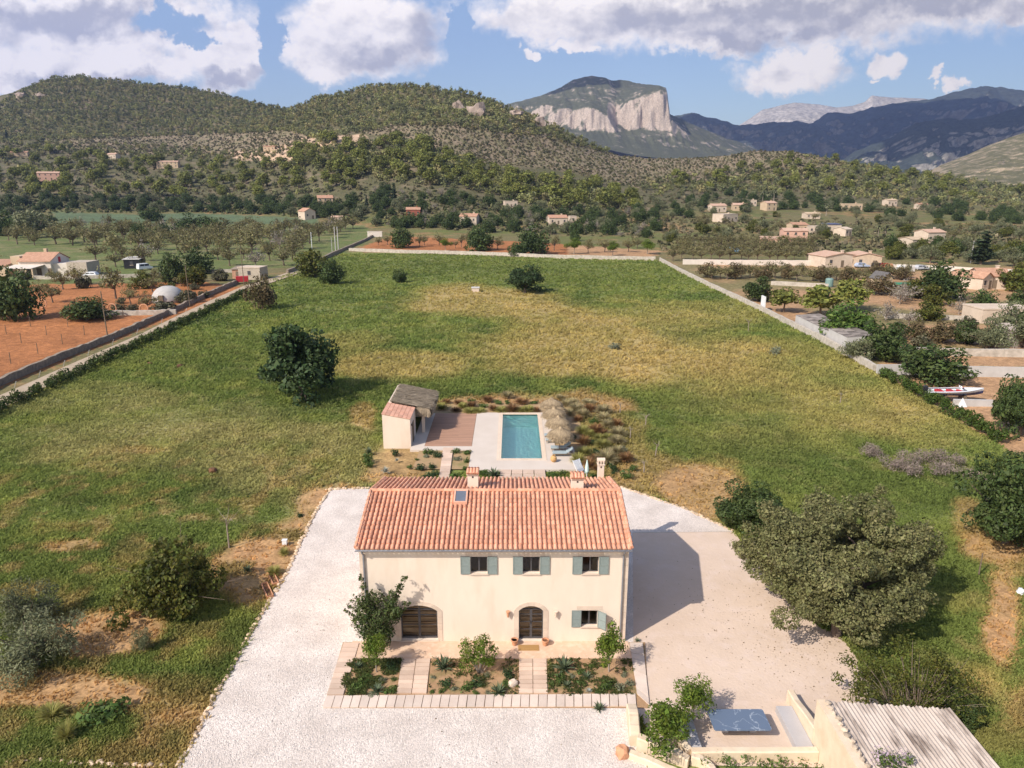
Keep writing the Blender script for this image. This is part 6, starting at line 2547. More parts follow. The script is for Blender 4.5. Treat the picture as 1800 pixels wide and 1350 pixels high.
back = [(500, 190, 44, 28, R_), (575, 195, 48, 28, R_), (655, 180, 64, 28, N_), (750, 175, 54, 34, R_), (655, 210, 50, 42, R_), (725, 210, 74, 42, N_), (815, 190, 64, 42, N_), (785, 230, 44, 38, R_), (870, 190, 44, 42, N_), (900, 230, 66, 48, R_), (960, 190, 64, 34, R_),
        (1035, 190, 74, 26, N_), (560, 240, 44, 26, R_), (650, 245, 74, 26, Y_), (835, 240, 64, 30, Y_), (950, 240, 54, 30, Y_), (1000, 235, 64, 34, Y_), (470, 220, 64, 44, Y_), (1050, 240, 36, 30, R_), (600, 215, 50, 34, Y_), (700, 245, 60, 28, Y_), (870, 150, 60, 40, T_)]
front = [(800, 930, 160, 90, N_), (910, 970, 180, 105, D_), (770, 990, 110, 55, S_), (1140, 925, 130, 90, N_), (1290, 930, 140, 100, N_), (1150, 1020, 130, 80, S_), (1280, 1040, 90, 105, N_), (1145, 1220, 160, 130, N_), (1260, 1140, 80, 65, N_), (710, 1130, 160, 90, D_),
         (850, 1110, 130, 110, D_), (570, 1130, 100, 60, N_), (790, 1235, 190, 110, D_), (900, 1200, 120, 100, D_), (385, 940, 130, 110, D_), (60, 930, 130, 120, 'agave'), (410, 1045, 70, 70, 'silver_agave'), (265, 1170, 120, 110, 'silver_agave'), (75, 1090, 130, 100, N_), (1490, 1190, 140, 85, N_),
         (660, 1040, 70, 40, N_), (30, 1000, 100, 70, N_)]


def auto(lst, ox, oy, sc, where, grp, frm='field'):
    items = []
    for (zx, zy, w, h, k) in lst:
        items.append((ox + zx / sc, oy + (zy + h * .42) / sc, w / sc, h / sc, k))
    items.sort(key=lambda q: q[1])
    cnt = {}
    for (x, y, w, h, k) in items:
        i = cnt.get(k, 0)
        cnt[k] = i + 1
        plant(k, x, y, w * 1.18, h * 1.12, f'{ordn(i)} {CW[k]} from the {frm} {where}', grp)


auto(side, 920, 680, 7.5, 'in the wild bed beside the parasols', 'plants in the bed beside the parasols')
auto(back, 640, 650, 3.4615, 'in the strip behind the pool', 'plants in the strip behind the pool')
auto(front, 640, 660, 7.105, 'in the garden between house and deck', 'plants between the house and the deck')
auto([(790, 620, 95, 65, 'agave'), (720, 610, 75, 50, N_), (1150, 628, 95, 62, N_), (1210, 616, 60, 30, N_), (1390, 635, 75, 50, N_)], 640, 650, 3.4615, 'close behind the house roof', 'plants close behind the house')
auto([(415, 350, 115, 110, 'agave'), (770, 350, 160, 130, D_), (620, 590, 160, 130, 'agave'), (430, 540, 210, 130, N_), (350, 620, 130, 100, N_), (750, 600, 160, 95, N_), (500, 450, 130, 100, N_), (800, 490, 90, 65, N_), (560, 650, 120, 60, S_), (680, 500, 110, 70, S_)], 560, 1110, 6.0, 'in the flower bed under the vine', 'plants in the bed under the vine', 'house')
auto([(320, 130, 10, 10, N_)][:0] + [(1320, 310, 210, 230, 'agave'), (1330, 520, 150, 110, D_), (1560, 560, 170, 130, N_), (1680, 520, 160, 120, D_), (1300, 610, 100, 70, N_), (1200, 620, 90, 50, N_), (1220, 470, 80, 60, S_), (1440, 580, 100, 80, S_)], 560, 1110, 6.0, 'in the middle bed near the arched window', 'plants in the middle bed', 'house')
auto([(320, 560, 160, 150, 'agave'), (385, 480, 120, 110, N_), (410, 390, 150, 140, D_), (90, 600, 80, 50, N_), (210, 600, 70, 45, S_), (200, 420, 90, 60, S_)], 820, 1110, 5.625, 'in the middle bed near the front door', 'plants in the middle bed', 'house')
auto([(965, 310, 210, 180, 'agave'), (930, 450, 150, 110, N_), (1130, 380, 110, 90, N_), (1190, 430, 110, 90, 'agave'), (990, 515, 110, 90, 'agave'), (1150, 490, 120, 75, N_), (1370, 510, 160, 120, N_), (1520, 530, 130, 90, S_), (1620, 490, 110, 95, S_), (880, 575, 65, 50, N_), (1210, 580, 75, 50, 'silver_agave'), (1240, 330, 80, 75, N_), (1360, 320, 90, 75, N_), (830, 500, 80, 70, N_), (1050, 430, 90, 70, S_), (1560, 420, 90, 70, S_), (1300, 590, 90, 50, N_)], 820, 1110, 5.625, 'in the bed under the shuttered window', 'plants in the bed under the shuttered window', 'house')
plant('agave', 1053, 1249, 26, 24, 'spiky green yucca growing at the edge of the white gravel by the slab row')
plant('agave', 435, 1005, 24, 18, 'small spiky yucca in the shade of the fig tree beside the gravel')
plant('agave', 1120, 1128, 14, 12, 'small yellow-green spiky plant at the shaded house corner on the driveway')
plant('yellow_grass', 482, 1010, 22, 20, 'yellowish grass clump between the fig tree shade and the gravel edge')
plant('yellow_grass', 500, 975, 16, 16, 'small yellowish tuft by the little white box at the gravel edge')
plant('green_shrub', 180, 1262, 110, 46, 'wide dark weed clump in the worn grass at the lower photo corner')
plant('yellow_grass', 118, 1300, 30, 44, 'young yellowish shrub with a dark foot in the worn grass')
plant('yellow_grass', 92, 1262, 40, 30, 'low yellowish shrub in the worn grass above the young yellowish shrub')
plant('grey_shrub', 1081, 612, 34, 15, 'low lone grey-green shrub in the middle of the dry grass')
plant('dark_shrub', 528, 908, 18, 14, 'small dark shrub near the top of the gravel edge')
plant('grey_shrub', 1362, 622, 26, 26, 'lone thin grey shrub in the field near the lean-to shed')
plant('green_shrub', 648, 812, 30, 26, 'bushy green weed at the corner of the worn grass below the pool house')
b = G(1620, 822)
nr_ = np.random.default_rng(44)
n_ = 40
cen_ = np.stack([nr_.uniform(-4.0, 4.0, n_), nr_.uniform(-3.2, 3.2, n_), nr_.uniform(.1, .9, n_)], 1)
cen_[:, 1] -= cen_[:, 0] * .28
L_PINKB = leafmat('dry_brush', (.245, .185, .150), (.30, .235, .195), .3, .8, .3)
V, Fq = cloud(nr_, cen_, nr_.uniform(.5, .9, n_), 8200, .20, .7, .3, .5, 5.0)
tag(link('brush_pile', npmesh('brush_pile', V, Fq, L_PINKB), None, b), 'wide patch of dry pinkish brush in the field near the big oak', 'brush pile')


# saplings and stakes in the field
def sapling(px, py, hpx, label, leafy=0, lean=0.0):
    p = G(px, py)
    h = hpx * depth_of(p) / F / .85
    t = thing('sapling', label, 'sapling', p)
    rng = random.Random(int(px))
    paths = [[((0, 0, -.05), .06), ((lean * .5, 0, h * .5), .05), ((lean, 0, h * .8), .035)]]
    for k in range(7):
        a = rng.uniform(0, 6.28)
        l = rng.uniform(.2, .45) * h
        paths.append([((lean, 0, h * rng.uniform(.55, .8)), .022), ((lean + math.cos(a) * l * .6, math.sin(a) * l * .6, h * .9), .014), ((lean + math.cos(a) * l, math.sin(a) * l, h * rng.uniform(.85, 1.1)), .006)])
    TV, TF = tubeq(paths, 5)
    link('trunk', npmesh('sapling_trunk', TV, TF, BARKP), t)
    if leafy:
        nrng = np.random.default_rng(int(px))
        V, Fq = cloud(nrng, np.array([[lean, 0, h * .9], [lean + .2, .1, h * .8]]), np.array([.4, .35]) * h * .5, leafy, .1, .8, .2)
        link('leaves', npmesh('sapling_leaves', V, Fq, L_OLIVE), t)


for a in [(403, 963, 58, 'leafless grey sapling beside the fig tree near the gravel', 0, .0), (1315, 583, 20, 'whitish bare sapling in the dry grass near the white panel', 30), (1477, 708, 16, 'whitish bare sapling in the dry grass near the hedge', 20),
          (1135, 747, 18, 'thin bare sapling in the grass beyond the parasol bed, farthest of four', 0), (1108, 769, 16, 'thin pale sapling in the grass just outside the parasol bed', 20), (1152, 801, 22, 'dark bent bare sapling in the grass beside the parasol bed', 0, .15),
          (1132, 829, 18, 'pale upright sapling in the grass by the rear chimney', 10), (1090, 725, 16, 'pale sapling in the grass at the top corner of the parasol bed', 10)]:
    sapling(*a)
for i, (x, y, w, lb) in enumerate([(263, 640, 11, 'dark earth mound in the green field, closer to the hedge'), (316, 644, 12, 'dark earth mound in the green field, closer to the lone dark tree'), (374, 828, 18, 'low brown earth mound in the worn grass beside the gravel corner')]):
    p = G(x, y)
    s = w * depth_of(p) / F / 2
    m = MB()
    m.rock((p.x, p.y, .05), s, s * .8, s * .55, random.Random(i), 2)
    tag(m.build('earth_mound', mat('dark_earth', (.16, .075, .035), (.10, .05, .025), scale=3)), lb, 'earth mound')

# hedges
def hedge(name, px, h, w, label, lm, dens=26, leaf=.2, seed=1, rag=.25):
    nrng = np.random.default_rng(seed)
    st = along(pxp(px), .55)
    cen, rd = [], []
    for p, d in st:
        for k in range(2):
            cen.append((p.x + nrng.normal(0, w * .22), p.y + nrng.normal(0, w * .22), nrng.uniform(.2, 1) * h * (.75 + rag * nrng.random())))
            rd.append(nrng.uniform(.28, .5) * w * .8)
    cen = np.array(cen)
    V, Fq = cloud(nrng, cen, np.array(rd), len(st) * dens, leaf, 1.0, .5, .8)
    base = Vector((cen[:, 0].mean(), cen[:, 1].mean(), 0))
    V = V - np.array(base)
    return tag(link(name, npmesh(name, V, Fq, lm), None, base), label, 'hedge')


L_HEDGE = leafmat('hedge_leaf', (.036, .058, .014), (.085, .105, .022), .25, .5, .5)
L_HEDGE2 = leafmat('bright_hedge_leaf', (.050, .085, .014), (.095, .135, .022), .25, .5, .5)
hedge('hedge', [(-60, 755), (0, 722), (60, 696), (125, 664), (190, 634), (250, 606), (310, 576), (370, 547), (432, 516)], 1.25, 1.5, 'long uneven dark hedge between the dirt track and the green field', L_HEDGE, 120, .22, 2)
hedge('hedge', [(1548, 662), (1590, 682), (1640, 710), (1700, 744), (1765, 782)], 1.45, 1.5, 'trim bright green hedge between the field and the plot with the boat', L_HEDGE2, 220, .18, 3, .1)
hedge('hedge', [(1245, 1350), (1330, 1350), (1440, 1350)], .55, .8, 'low clipped hedge at the foot of the seating yard wall on the bottom edge', L_GRN, 90, .1, 4, .1)
# ------------------------------------------------------------------ orchards, groves and woods
def spread(poly, n, mind, seed, tries=6):
    """points on the terrain inside a photo polygon, none nearer to another than mind metres"""
    nrng = np.random.default_rng(seed)
    x0, x1 = min(p[0] for p in poly), max(p[0] for p in poly)
    y0, y1 = min(p[1] for p in poly), max(p[1] for p in poly)
    m = n * tries * 2
    px, py = nrng.uniform(x0, x1, m), nrng.uniform(y0, y1, m)
    k = inpoly(px, py, poly)
    px, py = px[k], py[k]
    P_ = GT(px, py)
    ok = ~np.isnan(P_[:, 0])
    P_, px, py = P_[ok], px[ok], py[ok]
    cell = {}
    out = []
    for i in range(len(P_)):
        a, b = int(P_[i, 0] // mind), int(P_[i, 1] // mind)
        bad = False
        for u in (-1, 0, 1):
            for v in (-1, 0, 1):
                for q in cell.get((a + u, b + v), ()):
                    if (P_[q, 0] - P_[i, 0]) ** 2 + (P_[q, 1] - P_[i, 1]) ** 2 < mind * mind:
                        bad = True
        if bad:
            continue
        cell.setdefault((a, b), []).append(i)
        out.append((P_[i, 0], P_[i, 1], P_[i, 2], px[i], py[i]))
        if len(out) >= n:
            break
    return out


rgen = random.Random(99)
# the almond orchard left of the track: rows that run across the picture
rows = [468, 456, 446, 438, 431, 425, 419, 414, 409, 405, 401]
rn = ['nearest', 'second', 'third', 'fourth', 'fifth', 'sixth', 'seventh', 'eighth', 'ninth', 'tenth', 'farthest']
for r, y in enumerate(rows):
    x0 = [180, 150, 20, 0, 10, 0, 10, 40, 60, 100, 120][r]
    x1 = [520, 540, 540, 552, 560, 580, 600, 610, 620, 625, 630][r]
    n = int((x1 - x0) / [44, 42, 38, 36, 34, 33, 32, 31, 30, 30, 30][r])
    k = 0
    for i in range(n):
        x = x0 + (x1 - x0) * (i + .5) / n + rgen.uniform(-6, 6)
        if rgen.random() < .12 or (r < 1 and 290 < x < 370) or (r in (2, 3) and x < 160):
            continue
        s = rgen.uniform(.8, 1.25)
        kd = 'almond_tree' if rgen.random() < .93 else 'bare_tree'
        ptree(kd, x, y + rgen.uniform(-2, 2), (40 - 2.0 * r) * s, (38 - 2.0 * r) * s, f'almond tree, {ordn(k)} from the photo edge, {rn[r]} row of the villa orchard', 'almond trees of the orchard beyond the villa', parts=r < 5, name='almond_tree')
        k += 1
# almonds and carobs on the orange strip behind the far wall
for i, (x, y, w, h, k) in enumerate([(665, 432, 12, 16, 'almond_tree'), (681, 431, 14, 20, 'almond_tree'), (707, 435, 34, 36, 'carob_tree'), (738, 434, 18, 22, 'almond_tree'), (746, 432, 16, 20, 'almond_tree'), (783, 440, 18, 22, 'citrus_tree'), (772, 432, 18, 24, 'almond_tree'), (801, 436, 14, 18, 'almond_tree'),
                                 (811, 434, 18, 24, 'almond_tree'), (842, 440, 42, 44, 'carob_tree'), (875, 438, 18, 24, 'almond_tree'), (912, 449, 34, 24, 'carob_tree'), (935, 446, 52, 50, 'carob_tree'), (974, 440, 22, 28, 'almond_tree'), (1009, 446, 24, 28, 'citrus_tree'), (1034, 444, 18, 26, 'almond_tree'),
                                 (1063, 443, 22, 28, 'almond_tree'), (1077, 449, 20, 26, 'citrus_tree'), (1010, 424, 16, 20, 'carob_tree'), (1105, 442, 20, 24, 'almond_tree'), (1138, 446, 26, 26, 'citrus_tree'), (1120, 436, 20, 22, 'almond_tree'), (955, 432, 18, 24, 'almond_tree'), (825, 428, 18, 22, 'almond_tree')]):
    nm = {'almond_tree': 'thin almond tree', 'carob_tree': 'dense dark green tree', 'citrus_tree': 'small fresh green tree'}[k]
    ptree(k, x, y, w * 1.15, h, f'{nm} on the orange strip behind the field, {ordn(i)} from its track end', 'trees on the orange strip behind the field', parts=h > 30, name={'citrus_tree': 'tree'}.get(k))
# row of low brown-green trees right of the field, and the almond rows behind the long white wall
for i in range(30):
    x = 1242 + i * 12.2 + rgen.uniform(-4, 4)
    ptree('almond_tree' if i % 4 else 'rusty_tree', x, 489 + rgen.uniform(-5, 5) + i * .1, rgen.uniform(26, 34), rgen.uniform(24, 30), f'low brown-green tree, {ordn(i)} along the thicket row from the field corner', 'thicket row right of the field', parts=False, name='almond_tree')
for r, y in enumerate((457, 447, 438, 430)):
    n = 15
    for i in range(n):
        x = 1185 + i * 16.5 + r * 5 + rgen.uniform(-4, 4)
        ptree('almond_tree', x, y + rgen.uniform(-1.5, 1.5), rgen.uniform(22, 29) - r, rgen.uniform(22, 27) - 2 * r, f'almond tree behind the white wall, {rn[r]} row, {ordn(i)} from the field', 'almond rows behind the white wall', parts=False)

PINEB = [(505, 290), (560, 248), (640, 258), (690, 244), (760, 264), (850, 295), (950, 318), (1050, 322), (1110, 348), (1130, 368), (1000, 372), (900, 355), (800, 330), (700, 325), (600, 308)]
PINEL = [(-10, 275), (80, 250), (110, 268), (200, 280), (330, 292), (420, 292), (520, 292), (600, 302), (640, 335), (500, 345), (400, 352), (200, 348), (60, 352), (-10, 335)]
PINER = [(1270, 305), (1400, 275), (1500, 285), (1640, 303), (1720, 318), (1810, 345), (1810, 366), (1600, 350), (1450, 340), (1300, 335), (1150, 335), (1130, 315)]
for poly, n, md, lb, g, sd in ((PINEB, 110, 9.5, 'bright green pine in the sloping pine belt below the scrubby hillside', 'pines of the sloping belt below the middle hill', 1),
                               (PINEL, 95, 11.0, 'bright green pine in the wooded belt around the pink farmhouse', 'pines around the pink farmhouse', 2),
                               (PINER, 50, 12.0, 'bright green pine on the low ridge in front of the blue mountains', 'pines of the low ridge', 3)):
    for (x, y, z, px, py) in spread(poly, n, md, sd):
        s = rgen.uniform(.8, 1.3)
        tree('pine_tree', (x, y, z - .3), 8.8 * s, 9.8 * s * rgen.uniform(.85, 1.1), lb, 'tree', g, parts=False)
for (px, py) in ((676, 262), (980, 335)):
    p = g1(px, py)
    tree('rusty_tree', p, 7, 8, 'single rust red dying pine in the sloping pine belt' if px < 800 else 'single orange-brown dying pine low in the pine belt near the plain', parts=False, name='pine_tree')
BANDS = [([(-10, 352), (200, 352), (420, 355), (560, 352), (640, 360), (640, 388), (560, 384), (330, 374), (100, 372), (-10, 376)], 120, 6.0, 'dark dense tree in the band between pines and the green plot', 'dark trees behind the bright green plot', 11, ('carob_tree', 'carob_tree', 'olive_tree')),
         ([(-10, 378), (90, 378), (110, 396), (60, 408), (-10, 412)], 16, 6.0, 'dark tree beside the big grey-green olive', 'dark trees by the big olive', 17, ('carob_tree', 'olive_tree')),
         ([(640, 335), (800, 340), (900, 362), (1000, 378), (1130, 372), (1180, 385), (1150, 420), (1050, 415), (900, 415), (760, 405), (660, 400)], 130, 6.0, 'dense mixed tree on the plain behind the orange strip', 'mixed trees behind the orange strip', 12, ('carob_tree', 'olive_tree', 'carob_tree', 'bare_tree')),
         ([(1130, 345), (1300, 342), (1500, 352), (1600, 358), (1810, 374), (1810, 400), (1600, 385), (1400, 372), (1250, 380), (1150, 390)], 105, 6.5, 'dark tree among the scattered houses below the ridge', 'dark trees among the scattered houses', 13, ('carob_tree', 'olive_tree', 'carob_tree')),
         ([(1130, 390), (1300, 380), (1500, 385), (1810, 402), (1810, 440), (1660, 430), (1520, 425), (1400, 432), (1180, 428)], 105, 6.0, 'olive-brown bushy tree on the plain right of the field', 'bushy trees on the plain beyond the white bungalow', 14, ('almond_tree', 'fig_tree', 'almond_tree', 'olive_tree')),
         ([(1560, 430), (1810, 442), (1810, 470), (1700, 462), (1560, 455)], 22, 6.0, 'bushy tree beyond the white wall near the white farmhouse', 'trees beyond the white wall', 15, ('olive_tree', 'fig_tree', 'carob_tree')),
         ([(1570, 505), (1640, 500), (1690, 520), (1640, 545), (1580, 540)], 4, 6.0, 'small bushy tree between the pitched hut and the tiled cottage', 'trees by the tiled cottage', 16, ('bare_tree', 'fig_tree')),
         ([(1545, 575), (1810, 575), (1810, 615), (1700, 615), (1560, 620)], 10, 5.5, 'low bushy tree under the thin pale wall by the white shed', 'bushes below the white shed', 18, ('bush', 'olive_tree')),
         ([(200, 505), (360, 500), (420, 500), (330, 535), (200, 540)], 8, 5.0, 'low bush around the white dome', 'bushes around the white dome', 19, ('bush', 'almond_tree')),
         ([(0, 470), (60, 478), (150, 492), (60, 500), (0, 490)], 6, 5.0, 'small bush in front of the villa', 'bushes in front of the villa', 20, ('bush', 'almond_tree'))]
SZ = {'carob_tree': (7.5, 6.6), 'olive_tree': (6.4, 5.6), 'pine_tree': (8, 9.5), 'almond_tree': (5.5, 4.8), 'bare_tree': (5, 4.6), 'fig_tree': (6, 4.6), 'bush': (3, 2)}
for poly, n, md, lb, g, sd, kinds in BANDS:
    for i, (x, y, z, px, py) in enumerate(spread(poly, n, md, sd)):
        k = kinds[rgen.randrange(len(kinds))]
        s = rgen.uniform(.65, 1.15)
        W_, H_ = SZ[k]
        tree(k, (x, y, z - .1), W_ * s, H_ * s, lb, 'tree', g, parts=False)
for i, (px, py, lb) in enumerate([(1340, 358, 'palm tree among the scattered houses, beside the small ochre house'), (1350, 360, 'palm tree next to the ochre house palm, slightly taller'), (1360, 357, 'palm tree at the end of the palm trio among the scattered houses'), (1452, 380, 'palm tree behind the group of flat-roofed houses'), (1543, 418, 'palm tree above the plain beside the white farmhouse'), (1556, 417, 'second palm tree beside the white farmhouse')]):
    ptree('palm_tree', px, py, 14, 22, lb, 'palm trees of the plain', parts=False)
for (px, py, h, lb) in [(693, 362, 38, 'tall thin dark cypress among trees behind the orange strip'), (645, 366, 22, 'shorter dark cypress near the red-roofed house'), (13, 246, 16, 'small dark cypress on the far slope at the photo edge'), (191, 276, 14, 'small dark cypress between two far white houses')]:
    ptree('cypress_tree', px, py, h * .3, h, lb, parts=False)

# ---- woods too dense to count: one merged mass of small trees on the hills
def template(seed, W, H, zb, nc, nl, leaf):
    nrng = np.random.default_rng(seed)
    cen, rd = clumps(nrng, W, H, zb, nc, W * .14, W * .24, .5, .2)
    V, Fq = cloud(nrng, cen, rd, nl, leaf, .8, .75, 1.2, 1.3, .5)
    return V


def mass(name, pts, temps, sizes, cols, m, seed, label=None):
    nrng = np.random.default_rng(seed)
    Vs, Cs = [], []
    pts = np.array(pts)
    kt = nrng.integers(0, len(temps), len(pts))
    for t, T in enumerate(temps):
        P_ = pts[kt == t]
        n = len(P_)
        if n == 0:
            continue
        a = nrng.uniform(0, 6.28, n)
        s = nrng.uniform(*sizes, n)
        sz = s * nrng.uniform(.85, 1.2, n)
        ca, sa = np.cos(a), np.sin(a)
        X = P_[:, None, 0] + (T[None, :, 0] * ca[:, None] - T[None, :, 1] * sa[:, None]) * s[:, None]
        Y = P_[:, None, 1] + (T[None, :, 0] * sa[:, None] + T[None, :, 1] * ca[:, None]) * s[:, None]
        Z = P_[:, None, 2] - .4 + T[None, :, 2] * sz[:, None]
        Vs.append(np.stack([X, Y, Z], 2).reshape(-1, 3))
        c = cols[nrng.integers(0, len(cols), n)] * nrng.uniform(.7, 1.3, (n, 1))
        lv = nrng.uniform(.7, 1.3, (n, len(T) // 4, 1)).repeat(4, axis=1)
        Cs.append((c[:, None, :] * lv).reshape(-1, 3))
    V, Cc = np.vstack(Vs), np.vstack(Cs)
    me = npmesh(name, V, np.arange(len(V)).reshape(-1, 4), m, col=Cc)
    return tag(link(name, me), kind='stuff')


M_WOOD = attrmat('wood_leaves', rough=.8, scales=((.08, .2),), bump=0, trans=.15)
M_GRASS = attrmat('grass_blades', rough=.8, scales=((.3, .2),), bump=0, trans=.5)
TW = [template(60 + i, 7.5, 6.6, .8, 14, 120, 1.0) for i in range(4)]
TSH = [template(80 + i, 3.2, 2.2, 0, 7, 34, .85) for i in range(3)]
PCOL = np.array([(.235, .230, .085), (.200, .205, .078), (.165, .170, .078), (.26, .225, .100), (.130, .138, .060)])
SCOL = np.array([(.12, .115, .055), (.15, .13, .07), (.095, .095, .046), (.18, .15, .09)])
EW = [(-10, 186), (60, 150), (130, 124), (300, 142), (480, 168), (600, 158), (690, 140), (750, 135), (860, 164), (905, 182), (960, 214), (1010, 236), (900, 240), (800, 222), (700, 222), (640, 232), (560, 246), (500, 232), (300, 240), (-10, 250)]
pw = spread(EW, 4600, 5.4, 31, 6)
pw += spread([(0, 252), (110, 250), (300, 258), (420, 268), (560, 246), (640, 244), (760, 262), (600, 296), (400, 290), (200, 278), (100, 268), (0, 275)], 260, 9.0, 32)
pw += spread([(1120, 330), (1300, 312), (1500, 300), (1700, 322), (1810, 350), (1810, 372), (1500, 350), (1300, 342), (1150, 345)], 330, 7.0, 33)
pw += spread([(1010, 240), (1060, 256), (1130, 272), (1060, 268), (960, 244)], 120, 6.0, 34)
pw += spread([(1480, 284), (1650, 298), (1810, 330), (1810, 345), (1650, 312), (1480, 298)], 220, 6.0, 35)
pw += spread(PINEB, 420, 5.0, 36) + spread(PINER, 330, 5.5, 37) + spread(PINEL, 260, 6.5, 38)
mass('forest', [p[:3] for p in pw], TW, (.65, 1.25), PCOL, M_WOOD, 5)
ps = spread([(-10, 240), (500, 232), (560, 250), (420, 285), (100, 275), (-10, 280)], 900, 4.0, 50, 4) + spread([(600, 226), (800, 214), (1000, 240), (1150, 266), (1400, 256), (1500, 284), (1420, 310), (1250, 318), (1120, 332), (1050, 318), (1000, 302), (850, 288), (740, 258)], 3600, 2.6, 41, 4)
ps += spread([(90, 238), (500, 226), (560, 240), (450, 274), (250, 276), (100, 264)], 1500, 3.0, 42, 4)
ps += spread([(1130, 320), (1480, 300), (1810, 345), (1810, 385), (1500, 365), (1300, 350), (1130, 372)], 1100, 4.0, 43, 4)
ps += spread([(640, 300), (760, 330), (900, 358), (1130, 372), (1150, 420), (900, 412), (700, 400), (620, 340)], 500, 4.0, 44, 4)
ps += spread(PINEL, 900, 3.5, 47, 4) + spread([(1130, 380), (1800, 400), (1800, 440), (1180, 430)], 700, 4.0, 48, 4)
ps += spread([(1160, 420), (1800, 440), (1800, 460), (1400, 450), (1160, 440)], 260, 4.0, 45, 4)
mass('scrub', [p[:3] for p in ps], TSH, (.6, 1.35), SCOL, M_WOOD, 6)
# undergrowth on the plain left of the track
pu = spread([(-10, 348), (560, 348), (640, 355), (640, 390), (560, 382), (330, 374), (-10, 376)], 900, 3.2, 46, 4) + spread([(640, 335), (800, 340), (900, 362), (1000, 378), (1130, 372), (1180, 385), (1150, 412), (1050, 412), (900, 408), (760, 400), (660, 396)], 520, 3.6, 49, 4)
mass('undergrowth', [p[:3] for p in pu], TSH, (.7, 1.5), np.array([(.075, .092, .034), (.105, .115, .045), (.14, .135, .062)]), M_WOOD, 7)


# ---- grass of the field and the worn garden ground
def grass():
    nrng = np.random.default_rng(7)
    n = 330000
    px, py = nrng.uniform(-60, 1860, n), 446 + (1420 - 446) * nrng.random(n) ** 1.25
    k = inpoly(px, py, FIELD)
    px, py = px[k], py[k]
    bad = inpoly(px, py, gv) | inpoly(px, py, dv) | inpoly(px, py, [(600, 1120), (1140, 1120), (1145, 1250), (560, 1250)])
    px, py = px[~bad], py[~bad]
    u, v = (px - CX) / F, (CY - py) / F
    t = -CAMZ / (-SP + v * CP)
    X, Y = u * t, (CP + v * SP) * t
    ok = ~((X > -13.2) & (X < 7.5) & (Y > 60.5) & (Y < 81)) & ~((X > 6.3) & (X < 20.3) & (Y < 31.0)) & (Y < 275)
    X, Y = X[ok], Y[ok]
    col, _ = landcol(X, Y, np.zeros_like(X))
    # bare soil carries few blades
    grn = col[:, 1] / (col[:, 0] + 1e-3)
    keep = nrng.random(len(X)) < np.clip((grn - .58) * 3.2, .06, 1)
    X, Y, col = X[keep], Y[keep], col[keep]
    n = len(X)
    tall = .06 + .20 * sm(Y, 55, 110) * (.4 + fbm(X / 9, Y / 9, 3, 55)) + .10 * fbm(X / 3, Y / 3, 3, 56)
    Zg = np.where(Y > 60, -.14, np.where(Y > 50, -.07, 0.0))
    b = 3
    V = np.zeros((n, b * 4, 3))
    for i in range(b):
        a = nrng.uniform(0, 6.28, n)
        h = tall * nrng.uniform(.6, 1.3, n)
        wd = (.035 + .00085 * Y) * nrng.uniform(.7, 1.4, n)
        ox, oy = nrng.normal(0, .12, n), nrng.normal(0, .12, n)
        lx, ly = nrng.normal(.25, .9, n) * h, nrng.normal(.2, .9, n) * h
        dx, dy = np.cos(a) * wd, np.sin(a) * wd
        base = np.stack([X + ox, Y + oy, Zg], 1)
        tip = base + np.stack([lx, ly, h + .05], 1)
        D = np.stack([dx, dy, dx * 0], 1)
        V[:, i * 4 + 0] = base - D
        V[:, i * 4 + 1] = base + D
        V[:, i * 4 + 2] = tip + D * .35
        V[:, i * 4 + 3] = tip - D * .35
    C_ = col * nrng.uniform(1.05, 1.6, (n, 1)) * np.array([1.08, 1.12, 1.0])
    me = npmesh('grass', V.reshape(-1, 3), np.arange(n * b * 4).reshape(-1, 4), M_GRASS, col=C_.repeat(b * 4, axis=0))
    tag(link('grass', me), kind='stuff')


grass()


def ground_cover():
    """low weeds between the garden plants in the flower beds"""
    nrng = np.random.default_rng(17)
    P_, Q = [], []
    for k, n in (('a', 2600), ('b', 900), ('c', 1700)):
        q = BEDS[k]
        px = nrng.uniform(590, 1120, n * 6)
        py = nrng.uniform(1159, 1222, n * 6)
        w = inpoly(px, py, q)
        px, py = px[w][:n], py[w][:n]
        for a, b in zip(px, py):
            g = G(a, b, .05)
            P_.append((g.x, g.y, .05))
    P_ = np.array(P_)
    dens = fbm(P_[:, 0] / .8, P_[:, 1] / .8, 3, 77)
    P_ = P_[dens > .44]
    n = len(P_)
    pos = np.repeat(P_, 4, 0) + nrng.normal(0, .05, (n * 4, 3)) * np.array([1, 1, .3]) + np.array([0, 0, .07])
    V, Fq = leafquads(nrng, pos, nrng.normal(size=(n * 4, 3)) * .6 + np.array([0, 0, .6]), .10, 2.2)
    C_ = np.array([(.10, .125, .035), (.15, .15, .05), (.075, .10, .03)])[nrng.integers(0, 3, len(pos))] * nrng.uniform(.7, 1.3, (len(pos), 1))
    me = npmesh('ground_cover', V, Fq, M_GRASS, col=C_.repeat(4, 0))
    tag(link('ground_cover', me), kind='stuff')


ground_cover()


